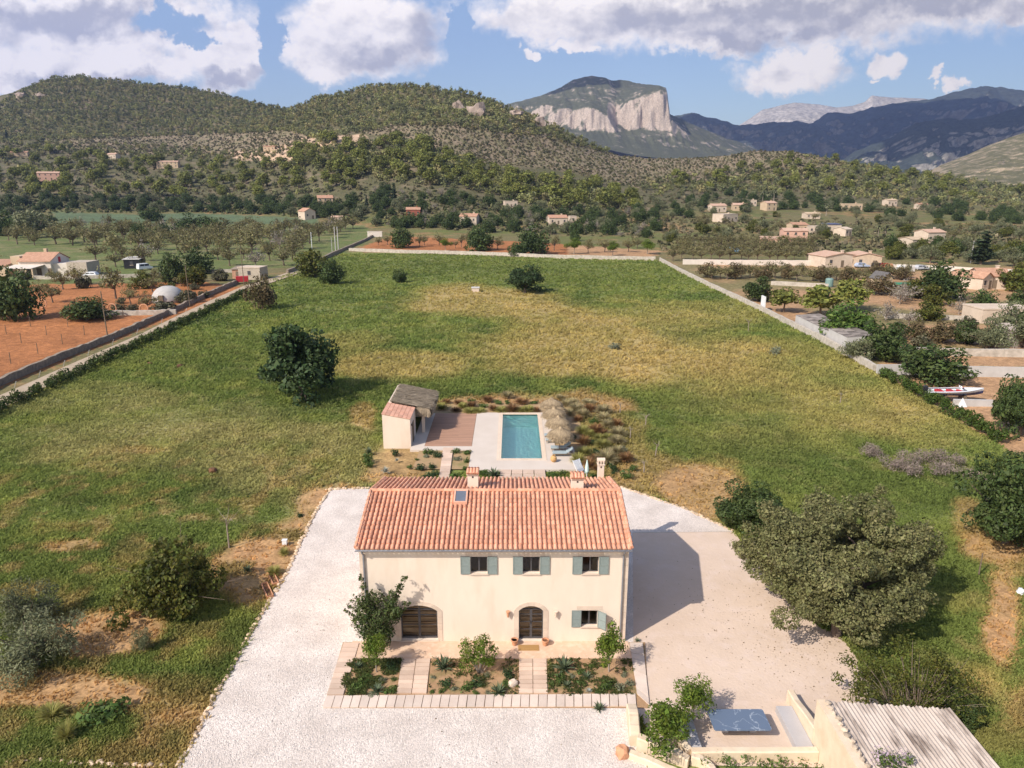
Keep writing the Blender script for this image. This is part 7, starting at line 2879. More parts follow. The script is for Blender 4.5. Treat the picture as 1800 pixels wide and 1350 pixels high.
# pebbles strewn on the gravel and loose stones on the worn ground
def pebbles():
    nrng = np.random.default_rng(23)
    n = 26000
    px, py = nrng.uniform(300, 1300, n), 860 + 520 * nrng.random(n) ** .8
    k = inpoly(px, py, gv) & ~inpoly(px, py, [(600, 1120), (1140, 1120), (1145, 1250), (560, 1250)])
    px, py = px[k], py[k]
    u, v = (px - CX) / F, (CY - py) / F
    t = -CAMZ / (-SP + v * CP)
    X, Y = u * t, (CP + v * SP) * t
    k = ~((X > XL) & (X < XR) & (Y > 35.3) & (Y < YB))
    X, Y = X[k], Y[k]
    n = len(X)
    s = nrng.uniform(.018, .045, n)
    O = np.array([(1, 0, 0), (0, 1, 0), (-1, 0, 0), (0, -1, 0), (0, 0, .8), (0, 0, -.4)])
    V = np.stack([X, Y, np.full(n, .045)], 1)[:, None] + O[None] * s[:, None, None] * nrng.uniform(.6, 1.3, (n, 6, 1))
    T = np.array([(0, 1, 4, 4), (1, 2, 4, 4), (2, 3, 4, 4), (3, 0, 4, 4)])[:, :3]
    Fc = (np.arange(n)[:, None, None] * 6 + T[None]).reshape(-1, 3)
    C_ = np.array((.66, .59, .54)) * nrng.uniform(.72, 1.12, (n, 1))
    me = npmesh('pebbles', V.reshape(-1, 3), Fc, attrmat('pebble', scales=((8, .2),), bump=0), col=C_.repeat(6, 0))
    tag(link('pebbles', me), kind='stuff')


pebbles()


def litter():
    """dry leaves under the oak and scraps of weed on the gravel"""
    nrng = np.random.default_rng(29)
    b = G(1470, 1118)
    a = np.stack([b.x + nrng.normal(-2.0, 3.2, 1000), b.y + nrng.normal(.5, 3.0, 1000)], 1)
    u = np.stack([nrng.uniform(7.5, 17, 220), nrng.uniform(29.5, 45, 220)], 1)
    g = np.stack([nrng.uniform(-13, 6, 420), nrng.uniform(26, 46, 420)], 1)
    P_ = np.vstack([a, u, g])
    px, py = proj(P_[:, 0], P_[:, 1], np.zeros(len(P_)))
    k = inpoly(px, py, dv) | inpoly(px, py, gv)
    k &= ~((P_[:, 0] > XL - .5) & (P_[:, 0] < XR + .1) & (P_[:, 1] > 30) & (P_[:, 1] < YB))
    P_ = P_[k]
    n = len(P_)
    pos = np.column_stack([P_, np.full(n, .055)])
    V, Fq = leafquads(nrng, pos, nrng.normal(size=(n, 3)) * .35 + np.array([0, 0, 1.0]), .055, 1.6)
    C_ = np.array([(.22, .15, .08), (.13, .10, .055), (.30, .22, .12)])[nrng.integers(0, 3, n)]
    tag(link('fallen_leaves', npmesh('fallen_leaves', V, Fq, M_GRASS, col=C_.repeat(4, 0))), kind='stuff')


litter()
# ------------------------------------------------------------------ houses, huts and other far things
def gable_house(name, label, px, py, wpx, hw, depth=7.0, yaw=0.0, wallm=WHITEW, roofm=TILEO, roofh=1.4, kind='gable', win=3, floors=1, door=True, chim=True, cat='house', over=.3):
    """a small house standing at a photo pixel: walls, tiled roof, windows, door, chimney"""
    p = g1(px, py)
    d = depth_of(p)
    W = wpx * d / F
    H = hw
    t = thing(name, label, cat, p, yaw)
    a, b = -W / 2, W / 2
    m = MB()
    y0, y1 = -depth / 2, depth / 2
    ym = 0
    if kind == 'gable':
        m.add([(a, y0, -1), (b, y0, -1), (b, y1, -1), (a, y1, -1), (a, y0, H), (b, y0, H), (b, y1, H), (a, y1, H), (a, ym, H + roofh), (b, ym, H + roofh)],
              ((0, 1, 5, 4), (1, 2, 6, 9, 5), (2, 3, 7, 6), (3, 0, 4, 8, 7)))
    elif kind == 'front_gable':
        m.add([(a, y0, -1), (b, y0, -1), (b, y1, -1), (a, y1, -1), (a, y0, H), (b, y0, H), (b, y1, H), (a, y1, H), (0, y0, H + roofh), (0, y1, H + roofh)],
              ((0, 1, 5, 8, 4), (1, 2, 6, 5), (2, 3, 7, 9, 6), (3, 0, 4, 7)))
    else:
        m.box(a, b, y0, y1, -1, H)
    m.build('wall', wallm, t, world=False)
    r = MB()
    o, th = over, .14
    if kind == 'gable':
        sl = roofh / (depth / 2)
        for s in (-1, 1):
            e = (s * (depth / 2 + o), H - sl * o)
            q = [(a - o, e[0], e[1] + .03), (b + o, e[0], e[1] + .03), (b + o, 0, H + roofh + .03), (a - o, 0, H + roofh + .03)]
            r.add(q + [(x, y, z + th) for x, y, z in q], ((0, 1, 2, 3), (4, 5, 6, 7), (0, 1, 5, 4), (1, 2, 6, 5), (3, 0, 4, 7)))
    elif kind == 'front_gable':
        sl = roofh / (W / 2)
        for s in (-1, 1):
            e = (s * (W / 2 + o), H - sl * o)
            q = [(e[0], y0 - o, e[1] + .03), (e[0], y1 + o, e[1] + .03), (0, y1 + o, H + roofh + .03), (0, y0 - o, H + roofh + .03)]
            r.add(q + [(x, y, z + th) for x, y, z in q], ((0, 1, 2, 3), (4, 5, 6, 7), (0, 1, 5, 4), (1, 2, 6, 5), (3, 0, 4, 7)))
    elif kind == 'mono':
        q = [(a - o, y0 - o, H + .02), (b + o, y0 - o, H + .02), (b + o, y1 + o, H + roofh), (a - o, y1 + o, H + roofh)]
        r.add(q + [(x, y, z + th) for x, y, z in q], ((0, 1, 2, 3), (4, 5, 6, 7), (0, 1, 5, 4), (1, 2, 6, 5), (2, 3, 7, 6), (3, 0, 4, 7)))
    else:
        r.box(a - .08, b + .08, y0 - .08, y1 + .08, H + .002, H + .22)
    rf = r.build('roof', roofm, t, world=False)
    fh = H / floors
    for f in range(floors):
        for i in range(win):
            x = a + W * (i + .5) / win
            if door and f == 0 and i == win // 2:
                dm = MB()
                dm.box(x - .5, x + .5, y0 - .05, y0 - .004, 0, min(2.1, fh * .8))
                dm.build('door', WOODP, t, world=False)
                continue
            z = f * fh + fh * .38
            wm = MB()
            wm.box(x - .45, x + .45, y0 - .04, y0 - .004, z, z + min(1.1, fh * .42))
            wn = wm.build('window', STEEL, t, world=False)
            sm_ = MB()
            sm_.box(x - .55, x + .55, y0 - .12, y0 - .003, z - .1, z - .004)
            sm_.build('sill', MARES, wn, world=False)
    if chim:
        c = MB()
        cx = b * .5
        zc = H + (roofh if kind in ('gable', 'mono') else .2 if kind == 'flat' else roofh * .6)
        c.box(cx - .35, cx + .35, -.1, .6, H - .2, zc + .7)
        c.box(cx - .45, cx + .45, -.2, .7, zc + .702, zc + .85)
        c.build('chimney', wallm, rf, world=False)
    return t


FARW = mat('warm_far_wall', (.62, .50, .39), (.52, .41, .31), scale=.5, rough=.9)
# name, label, foot pixel, width in pixels, wall height, keywords
gable_house('farmhouse', 'two-storey pink farmhouse with an orange roof among pines on the far plain', 88, 318, 34, 6.2, 8, .35, PINKW, TILEP, 1.2, floors=2, win=4)
gable_house('house', 'long ochre two-storey house with an orange roof on the wooded slope', 297, 296, 36, 5.4, 8, .1, OCHREW, TILEP, 1.0, floors=2, win=5)
gable_house('house', 'small white house with a red roof high on the scrubby slope', 200, 279, 18, 4.0, 7, -.2, FARW, TILEP, 1.3)
gable_house('house', 'tiny flat white house beside the small red-roofed house high on the slope', 182, 276, 12, 3.4, 6, 0, FARW, FARW, .3, kind='flat', chim=False, win=2)
gable_house('house', 'pale half-built house on the bare earth terrace of the middle slope', 475, 265, 20, 3.6, 7, 0, OCHREW, TILEO, .8)
gable_house('house', 'long low white house on the bare earth terrace near the pine belt', 530, 265, 30, 3.0, 7, .1, FARW, FARW, .4, kind='flat', chim=False)
gable_house('house', 'pale stone house group house beyond the pines at the far edge of the hill terrace', 36, 275, 26, 3.4, 8, .3, OCHREW, TILEO, 1.2)
gable_house('house', 'pale stone house with a red roof between the dark trees beyond the orchard', 572, 363, 26, 5.0, 8, .3, OCHREW, TILEO, 1.6, floors=2)
gable_house('house', 'white gabled cottage end among trees beyond the almond orchard', 540, 385, 20, 4.4, 9, .7, FARW, TILEO, 1.8, kind='front_gable', win=2)
gable_house('house', 'low white building between cottage and field wall end among far trees', 594, 390, 18, 2.6, 6, 0, FARW, TILEP, .6, chim=False)
gable_house('house', 'dark red barn-like house in the trees behind the orange strip', 727, 381, 24, 3.6, 7, .1, mat('red_plaster', (.36, .11, .07), (.30, .09, .06), scale=1), TILEO, 1.2)
gable_house('house', 'white house with a tiled roof behind the middle of the orange strip', 826, 393, 30, 3.6, 8, -.2, FARW, TILEO, 1.4)
gable_house('house', 'white flat house low in the pine belt above the orange strip', 897, 366, 22, 3.8, 7, .2, FARW, FARW, .3, kind='flat')
gable_house('house', 'white tiled farm building at the right end of the orange strip trees', 979, 394, 32, 3.6, 8, .15, FARW, TILEO, 1.4)
gable_house('house', 'small white annex next to the white tiled farm building', 1006, 391, 12, 3.4, 5, .15, FARW, FARW, .3, kind='flat', chim=False, win=1, door=False)
gable_house('house', 'white house with a terracotta roof, farthest of the scattered houses towards the hill', 1260, 372, 26, 4.0, 8, .15, FARW, TILEP, 1.3)
gable_house('house', 'ochre house with orange roof next to the farthest white scattered house', 1299, 371, 24, 4.0, 8, -.1, OCHREW, TILEP, 1.2)
gable_house('house', 'small white house behind the pair of scattered terracotta-roofed houses', 1319, 362, 16, 4.0, 7, 0, FARW, FARW, .4, kind='flat')
gable_house('house', 'square ochre house with an orange roof beside the palm trees', 1350, 370, 20, 5.0, 8, .3, OCHREW, TILEP, 1.3, floors=2, win=2)
gable_house('house', 'wide flat-roofed pale house in front of the scattered terracotta-roofed houses', 1274, 390, 34, 4.4, 9, .5, FARW, FARW, .3, kind='flat', win=4)
gable_house('house', 'ochre flat-roofed long house alone in dark trees below the ridge', 1495, 369, 32, 4.0, 8, 0, OCHREW, OCHREW, .3, kind='flat', win=4)
gable_house('house', 'white house with an ochre roof alone near the ridge, beyond the ochre long house', 1563, 362, 18, 4.0, 7, .2, FARW, OCHREW, .9)
gable_house('house', 'small pale house high below the low ridge near the photo edge', 1618, 368, 16, 3.4, 7, 0, FARW, TILEO, 1.0)
gable_house('house', 'low cream house with a wide pale roof behind the flat-roofed group', 1425, 384, 24, 3.0, 8, 0, FARW, OCHREW, .8)
gable_house('house', 'brownish house at the end of the flat-roofed group beyond the pink house', 1400, 408, 26, 3.6, 8, .1, OCHREW, TILEO, 1.0)
gable_house('house', 'white flat-roofed house in the middle of the group beyond the pink house', 1433, 410, 28, 3.2, 8, -.1, FARW, FARW, .3, kind='flat', win=4, chim=False)
gable_house('house', 'white house with blue solar panels on a dark flat roof beyond the pink house', 1460, 408, 24, 3.8, 8, 0, FARW, NAVY, .3, kind='mono', chim=False)
gable_house('house', 'small white gabled house in front of the solar panel house', 1480, 415, 16, 3.2, 7, .5, FARW, FARW, .9, chim=False, win=2)
gable_house('house', 'two-storey salmon pink house with an orange roof beyond the white bungalow', 1393, 428, 40, 5.4, 8, -.12, PINKW, TILEP, .9, floors=2, win=3, chim=False)
gable_house('house', 'low salmon pink annex beside the two-storey salmon house', 1356, 430, 34, 2.6, 8, -.12, PINKW, TILEP, .4, kind='mono', chim=False)
gable_house('farmhouse', 'white farmhouse upper block with an orange roof beyond the grey-green trees', 1632, 427, 36, 4.6, 8, .25, FARW, TILEP, 1.1)
gable_house('farmhouse', 'white farmhouse lower wing with a pale tiled roof', 1603, 434, 32, 3.2, 8, .25, FARW, OCHREW, .8, chim=False)
gable_house('bungalow', 'white bungalow half with brown doors and a shallow orange roof behind the white wall', 1464, 467, 66, 3.3, 9, .2, FARW, TILEP, 1.0, kind='front_gable', win=3)
gable_house('bungalow', 'stone-walled bungalow half beside the parked blue car', 1515, 467, 46, 3.3, 9, -.12, mat('ochre_stone', (.58, .44, .31), (.46, .35, .25), scale=1.5, bump=.4), TILEP, .9, kind='front_gable', win=2)
gable_house('cottage', 'old cottage with a worn tiled roof beside the tall dark carob', 1735, 503, 46, 3.0, 9, -.25, FARW, TILEO, 1.4, win=3)
gable_house('cottage', 'white gabled porch wing of the old tiled cottage', 1705, 505, 30, 2.8, 8, .5, FARW, TILEO, 1.2, kind='front_gable', win=2, chim=False)
gable_house('shed', 'long low plain white shed between dark trees and the silvery olive', 1752, 562, 92, 2.4, 6, .02, FARW, FARW, .2, kind='flat', win=1, door=False, chim=False, cat='shed')
gable_house('shed', 'small grey wooden shed beside the silvery olive at the photo edge', 1775, 605, 26, 2.4, 4, .2, mat('grey_board', (.36, .30, .27), (.28, .23, .21), scale=3), CORR, .5, kind='mono', win=1, chim=False, cat='shed')
gable_house('hut', 'small grey hut with a dark pitched roof by the green tarpaulin', 1548, 502, 22, 2.0, 4, .3, OCHREW, mat('dark_slate', (.10, .09, .09), (.14, .13, .12), scale=2), 1.4, kind='front_gable', win=1, chim=False, cat='hut')
gable_house('hut', 'small square pale stone hut beside the track with a little window', 446, 489, 40, 3.0, 4.5, -.15, mat('hut_stone', (.50, .42, .33), (.38, .31, .24), scale=2, bump=.4), FARW, .2, kind='flat', win=1, door=False, chim=False, cat='hut')
gable_house('hut', 'open brown lean-to beside the small stone hut', 424, 488, 20, 2.4, 3.5, -.15, TILEO, STONEW, .5, kind='mono', win=1, chim=False, cat='hut')
gable_house('carport', 'dark open carport roof beside the parked van', 238, 470, 26, 2.6, 5, .1, DARKP, CONCW, .4, kind='mono', win=1, door=False, chim=False, cat='carport')
p = g1(427, 497)
m = MB()
m.box(p.x - 1.6, p.x + 1.4, p.y - .8, p.y + .8, .3, 1.7, rot=.3)
tag(m.build('trailer_box', REDP), 'red metal trailer box beside the small stone hut', 'trailer')


def villa():
    p0 = g1(80, 484)
    t = thing('villa', 'cream villa with a brown tiled gable roof, porch and stone annex beyond the orange soil', 'villa', p0)
    d = depth_of(p0)
    k = d / F

    def X(px):
        return p0.x + (px - 80) * k
    y = p0.y
    m = MB()
    zt = 4.0
    m.add([(X(36), y, -.3), (X(92), y, -.3), (X(92), y + 9, -.3), (X(36), y + 9, -.3), (X(36), y, zt), (X(92), y, zt), (X(92), y + 9, zt), (X(36), y + 9, zt), (X(36), y + 4.5, zt + 1.9), (X(92), y + 4.5, zt + 1.9)],
          ((0, 1, 5, 4), (1, 2, 6, 9, 5), (2, 3, 7, 6), (3, 0, 4, 8, 7)))
    m.box(X(92) + .01, X(120), y + 1.0, y + 9, -.3, 3.2)
    m.build('wall', WHITEW, t)
    r = MB()
    for s in (-1, 1):
        e = y + 4.5 + s * 5.0
        q = [(X(35), e, zt - .18), (X(94), e, zt - .18), (X(94), y + 4.5, zt + 1.95), (X(35), y + 4.5, zt + 1.95)]
        r.add(q + [(a, b, c + .15) for a, b, c in q], ((0, 1, 2, 3), (4, 5, 6, 7), (0, 1, 5, 4), (1, 2, 6, 5), (3, 0, 4, 7)))
    rf = r.build('roof', TILEO, t)
    c = MB()
    c.box(X(64), X(69), y + 5, y + 5.8, zt + 1.2, zt + 3.0)
    c.build('chimney', OCHREW, rf)
    a = MB()
    a.box(X(118), X(153), y + .5, y + 7, -.3, 3.6)
    a.build('annex', mat('hut_stone', (.5, .42, .33)), t)
    tw = MB()
    tw.box(X(19), X(36) - .01, y + 1, y + 8.5, -.3, 5.2)
    tw.build('tower', OCHREW, t)
    w = MB()
    w.add([(X(-25), y - 1, -.3), (X(19), y - 1, -.3), (X(19), y + 6, -.3), (X(-25), y + 6, -.3), (X(-25), y - 1, 2.8), (X(19) - .01, y - 1, 2.8), (X(19) - .01, y + 6, 3.8), (X(-25), y + 6, 3.8)], ((0, 1, 5, 4), (1, 2, 6, 5), (2, 3, 7, 6), (3, 0, 4, 7)))
    w.build('wing', OCHREW, t)
    w = MB()
    q = [(X(-26), y - 1.4, 2.82), (X(20), y - 1.4, 2.82), (X(18.5), y + 6, 3.85), (X(-26), y + 6, 3.85)]
    w.add(q + [(a_, b, c_ + .14) for a_, b, c_ in q], ((4, 5, 6, 7), (0, 1, 5, 4), (1, 2, 6, 5)))
    w.build('wing_roof', TILEO, t)
    pr = MB()
    q = [(X(26), y - 4.2, 2.3), (X(74), y - 4.2, 2.3), (X(82), y - .01, 2.9), (X(30), y - .01, 2.9)]
    pr.add(q + [(a_, b, c_ + .12) for a_, b, c_ in q], ((3, 2, 1, 0), (4, 5, 6, 7), (0, 1, 5, 4), (1, 2, 6, 5), (3, 0, 4, 7)))
    po = pr.build('porch', WHITEW, t)
    for px in (28, 50, 62, 73):
        s = MB()
        s.box(X(px), X(px) + .4, y - 4.1, y - 3.7, -.3, 2.3)
        s.build('post', OCHREW, po)
    for px, w_, h_, z_ in ((44, 2.6, 1.6, .6), (66, 1.4, 2.0, 0), (86, 1.0, 2.0, 0)):
        s = MB()
        s.box(X(px), X(px) + w_, y - .05, y - .004, z_, z_ + h_)
        s.build('window' if z_ else 'door', STEEL if z_ else WOODP, t)
    s = MB()
    s.box(X(92) + .004, X(92) + .05, y + 3.8, y + 4.9, 3.3, 4.8)
    s.build('window', REDP, t)


villa()


def car(name, label, px, py, Lm, yaw, paint, van=False):
    t = thing(name, label, 'van' if van else 'car', g1(px, py), yaw)
    L2, w, h = Lm / 2, .88, (1.9 if van else 1.45)
    if van:
        body = [(-L2, .35), (-L2, 1.05), (-L2 + .05, 1.1), (L2 - .7, 1.05), (L2 - .05, .85), (L2, .35)]
        cab = [(-L2 + .04, 1.1), (-L2 + .12, h), (L2 - 1.35, h), (L2 - .72, 1.06)]
    else:
        body = [(-L2, .35), (-L2, .80), (-L2 + .1, .92), (L2 - 1.25, .92), (L2 - .1, .74), (L2, .60), (L2, .35)]
        cab = [(-L2 + .1, .92), (-L2 + .45, h - .03), (-.3, h), (.55, h - .08), (L2 - 1.25, .92)]

    def ext(m, prof, w0, w1):
        n = len(prof)
        zm = max(p[1] for p in prof)
        zb = min(p[1] for p in prof)
        ws = [w0 + (w1 - w0) * (p[1] - zb) / max(zm - zb, .01) for p in prof]
        vs = [(p[0], -q, p[1]) for p, q in zip(prof, ws)] + [(p[0], q, p[1]) for p, q in zip(prof, ws)]
        m.add(vs, [tuple(range(n)), tuple(range(2 * n - 1, n - 1, -1))] + [(i, n + i, n + (i + 1) % n, (i + 1) % n) for i in range(n)])
    m = MB()
    ext(m, body, w, w * .97)
    ext(m, [(x, z) for x, z in cab], w * .93, w * .78)
    m.build('body', paint, t, world=False)
    g = MB()
    z0 = cab[0][1] + .06
    for s in (-1, 1):
        xa, xb = cab[0][0] + .35, cab[-1][0] - .35
        xm = (xa + xb) / 2
        for a, b in ((xa, xm - .05), (xm + .05, xb)):
            g.add([(a, s * w * .925, z0), (b, s * w * .925, z0), (b - .1 * (b == xb), s * w * .83, h - .16), (a + .1 * (a == xa), s * w * .83, h - .16)], ((0, 1, 2, 3),))
    x0, x1 = cab[-1][0], cab[-2][0]
    g.add([(x0 - .02, -.7, z0 - .0), (x0 - .02, .7, z0), (x1 + .06, .6, h - .1), (x1 + .06, -.6, h - .1)], ((0, 1, 2, 3),))
    g.build('windows', DARKP, t, world=False)
    for sx in (-L2 + .8, L2 - .8):
        for sy in (-w + .02, w - .22):
            q = MB()
            q.tube([(sx, sy, .32), (sx, sy + .2, .32)], .32, 12)
            wh = q.build('wheel', RUBBER, t, world=False)
            q = MB()
            q.tube([(sx, sy - .012, .32), (sx, sy + .212, .32)], .18, 8)
            q.build('rim', ZINC, wh, world=False)
    for sy in (-.6, .6):
        q = MB()
        q.box(L2 - .03, L2 + .015, sy - .16, sy + .16, .58, .72)
        q.build('headlight', mat('lamp_glass', (.7, .7, .72), rough=.2), t, world=False)


car('car', 'white estate car parked by the low wall beside the villa', 158, 487, 4.5, math.pi, WHITEP)
car('van', 'white van with dark windows parked beside the dark carport', 255, 474, 4.2, .9, WHITEP, True)
car('car', 'pale blue car parked before the stone half of the white bungalow', 1515, 470, 4.3, .1, mat('pale_blue_paint', (.40, .46, .58), (.36, .42, .54), rough=.3))
car('car', 'dark car parked beside the pale blue car at the bungalow corner', 1543, 470, 4.3, .5, DARKP)
car('car', 'silver car parked behind the white wall near the orange tool heap', 1620, 474, 4.3, .2, mat('silver_paint', (.5, .5, .52), rough=.3))


def boat():
    p = g1(1676, 704)
    t = thing('boat', 'white motorboat with navy hull and red seats in the plot behind the bright hedge', 'boat', p, -.05)
    t.location.z += .35
    k = depth_of(p) / F
    L_ = 96 * k
    secs = []
    for s in np.linspace(0, 1, 13):
        w = 1.05 * (1 - max(0, (s - .45) / .55) ** 2.2)
        z = .9 + .35 * s ** 2
        secs.append((-L_ / 2 + L_ * s, max(w, .03), z, .35 + .25 * max(0, (s - .6) / .4) ** 2))
    def hull(lo, hi):
        m = MB()
        vs, fs = [], []
        for x, w, z, kz in secs:
            def pt(f):
                return (w * (.35 + .65 * f), kz + (z - kz) * f)
            a0, a1 = pt(lo), pt(hi)
            vs += [(x, -a1[0], a1[1]), (x, -a0[0], a0[1]), (x, a0[0], a0[1]), (x, a1[0], a1[1])]
        for i in range(len(secs) - 1):
            a, b = i * 4, i * 4 + 4
            fs += [(a, a + 1, b + 1, b), (a + 2, a + 3, b + 3, b + 2)]
            if lo == 0:
                fs.append((a + 1, a + 2, b + 2, b + 1))
        fs.append((3, 2, 1, 0))
        m.add(vs, fs)
        return m
    hull(0, .55).build('hull', NAVY, t, world=False)
    hull(.551, 1).build('hull_side', WHITEP, t, world=False)
    m = MB()
    for i in range(len(secs) - 1):
        x, w, z, _ = secs[i]
        x2, w2, z2, _ = secs[i + 1]
        for s in (-1, 1):
            m.add([(x, s * w, z + .005), (x2, s * w2, z2 + .005), (x2, s * w2 * .7, z2 + .02), (x, s * w * .7, z + .02)], ((0, 1, 2, 3),))
        zz = .62 if i < 8 else z
        m.add([(x, -w * .7, zz if i < 8 else z + .02), (x2, -w2 * .7, zz if i < 8 else z2 + .02), (x2, w2 * .7, zz if i < 8 else z2 + .02), (x, w * .7, zz if i < 8 else z + .02)], ((0, 1, 2, 3),))
    m.build('deck', WHITEP, t, world=False)
    for x, l in ((-L_ * .28, 1.0), (-L_ * .08, .9), (L_ * .08, .5)):
        m = MB()
        m.box(x - l / 3, x + l / 3, -.5, .5, .64, .95, bev=.05)
        m.build('seat', REDP, t, world=False)
    m = MB()
    m.add([(L_ * .13, -.7, 1.05), (L_ * .13, .7, 1.05), (L_ * .08, .6, 1.5), (L_ * .08, -.6, 1.5)], ((0, 1, 2, 3),))
    m.build('windscreen', GLASS, t, world=False)
    m = MB()
    m.box(-L_ / 2 - .45, -L_ / 2 - .02, -.2, .2, .9, 1.45, bev=.08)
    m.box(-L_ / 2 - .3, -L_ / 2 - .12, -.08, .08, .1, .899)
    m.build('outboard_motor', DARKP, t, world=False)
    for x in (-L_ * .2, L_ * .15):
        m = MB()
        m.box(x - .12, x + .12, -.7, .7, -.5, .42)
        m.build('cradle', WOODP, t, world=False)
    q = g1(1690, 712)
    m = MB()
    m.add([(q.x - .6, q.y - .5, -.1), (q.x + .4, q.y - .5, -.1), (q.x + .3, q.y + .1, -.1), (q.x - .5, q.y + .1, -.1), (q.x - .1, q.y - .2, .95)], ((0, 1, 4), (1, 2, 4), (2, 3, 4), (3, 0, 4)))
    tag(m.build('boat_cover', WHITEP), 'white pointed canvas cover standing in front of the motorboat', 'cover')


boat()
# long lean-to shed along the field wall
a, b = g1(1397, 572), g1(1486, 619)
t = thing('lean_to_shed', 'long grey-white block shed with a patchy dark roof along the field wall', 'shed', a)
d = Vector((b.x - a.x, b.y - a.y, 0))
u_ = d.normalized()
n_ = Vector((u_.y, -u_.x, 0))
if n_.x < 0:
    n_ = -n_
m = MB()
A, B = Vector((a.x, a.y, 0)), Vector((b.x, b.y, 0))
M_ = A + (B - A) * .68
for s, e, h in ((A, M_, 1.9), (M_, B, 2.3)):
    q = [s, e, e + n_ * 4.2, s + n_ * 4.2]
    m.add([(p.x, p.y, -.3) for p in q] + [(p.x, p.y, h if i < 2 else h + .25) for i, p in enumerate(q)], ((0, 1, 5, 4), (1, 2, 6, 5), (2, 3, 7, 6), (3, 0, 4, 7)))
m.build('wall', CONCW, t)
for s, e, h in ((A, M_, 1.93), (M_ + (B - M_) * .02, B, 2.33)):
    m = MB()
    rng = random.Random(3)
    for i in range(9):
        for j in range(3):
            p0, p1 = s + (e - s) * (i / 9), s + (e - s) * ((i + .96) / 9)
            a0, a1 = 4.3 * j / 3 - .05, 4.3 * (j + 1) / 3
            z0 = h + .25 * j / 3 + rng.uniform(0, .05)
            m.add([(p.x, p.y, z) for p, z in ((p0 + n_ * a0, z0), (p1 + n_ * a0, z0), (p1 + n_ * a1, z0 + .09), (p0 + n_ * a1, z0 + .09))], ((0, 1, 2, 3),))
    m.build('roof', mat('patchy_sheet', (.13, .105, .09), (.34, .29, .25), scale=.6, rough=.95, island=.4), t)
m = MB()
p = g1(1342, 545)
m.box(p.x - .12, p.x + .12, p.y - .6, p.y + 1.6, -.2, 2.8)
tag(m.build('hoarding', WHITEP), 'tall white panel standing on the pale field wall', 'panel')
# white dome
p = g1(297, 529)
k = depth_of(p) / F
t = thing('dome', 'white domed igloo-like shelter half hidden by trees beside the track', 'dome', p)
R_d = 28 * k
m = MB()
m.lathe([(R_d, -.2), (R_d * .985, R_d * .18), (R_d * .93, R_d * .40), (R_d * .80, R_d * .62), (R_d * .6, R_d * .80), (R_d * .33, R_d * .92), (.05, R_d * .95)], (0, 0, 0), 24)
m.build('shell', mat('dome_white', (.46, .43, .40), (.38, .355, .33), scale=1.2, rough=.8), t, world=False, smooth=True)
m = MB()
m.box(-.5, .5, -R_d - .25, -R_d * .9, -.1, 1.7)
m.build('door', WOODP, t, world=False)
# rings of clay set upright
for (px, py, lb) in ((198, 549, 'upright clay ring at the end of the short pale wall near the round carob'), (254, 550, 'upright clay ring before the short pale wall, nearer the white dome'), (76, 541, 'dark upright ring beside the large dark carob')):
    p = g1(px, py)
    m = MB()
    r = .85
    m.tube([(p.x + r * math.cos(a), p.y + .1 * math.sin(a), r + r * math.sin(a)) for a in np.linspace(0, 6.283, 19)], .13, 6, cap=False)
    tag(m.build('clay_ring', TERRA), lb, 'ring')
# poles
def pole(px, py, top, r, m, label, wires=False, cross=False):
    p = g1(px, py)
    h = at(px, top, p.y).z - p.z
    t = thing('utility_pole', label, 'pole', p)
    q = MB()
    q.tube([(0, 0, -.2), (0, 0, h)], [r, r * .75], 8)
    q.build('post', m, t, world=False)
    q = MB()
    q.tube([(0, 0, h), (0, 0, h + .12)], [r * 1.0, r * .5], 8)
    q.build('cap', m, t, world=False)
    return t, h


pole(190, 598, 513, .11, WOODP, 'tall bare wooden pole beside the rubble track wall by the round carob')
pole(334, 538, 467, .11, WOODP, 'wooden pole between the white dome and the track')
pole(429, 501, 440, .11, WOODP, 'wooden pole in front of the small stone hut')
pole(549, 444, 409, .14, WHITEP, 'white pole behind the bushy trees at the field corner')
pole(590, 441, 399, .2, CONCW, 'pale concrete pylon, the nearer of a pair beside the stone wall')
pole(595, 440, 399, .2, CONCW, 'pale concrete pylon, the farther of a pair beside the stone wall')
pole(584, 444, 418, .12, CONCW, 'short pale pole in front of the concrete pylon pair')
pole(1706, 462, 424, .15, CONCW, 'pale pole beside the ragged dark conifer')
pole(1720, 1012, 975, .05, WOODP, 'thin wooden stake in the grass between oak and dark tree')
for i, (zx, zy) in enumerate([(40, 600), (135, 655), (193, 550), (295, 605), (395, 662), (430, 555), (535, 605), (240, 724), (68, 785), (780, 500)]):
    p = g1(zx / 3.6, 420 + zy / 3.6)
    m = MB()
    m.tube([(p.x, p.y, -.1), (p.x + .03, p.y, 1.5)], .06, 6)
    m.tube([(p.x + .03, p.y, 1.5), (p.x + .04, p.y, 1.56)], .075, 6)
    tag(m.build('vine_post', WOODP), f'wooden vine post on the orange soil, {ordn(i)} counting from the photo edge and back', 'post', 'vine posts on the orange soil')
for i in range(9):
    x = 20 + i * 43
    p = g1(x + 5, 690 - (x) * .44)
    m = MB()
    m.tube([(p.x, p.y, -.1), (p.x + .25, p.y + .15, .75)], .03, 5)
    m.tube([(p.x + .25, p.y + .15, .75), (p.x + .3, p.y + .17, .8)], .045, 5)
    tag(m.build('marker_stake', CONCW), f'short leaning pale stake along the dirt track, {ordn(i)} from the photo edge', 'stake', 'leaning stakes along the track')
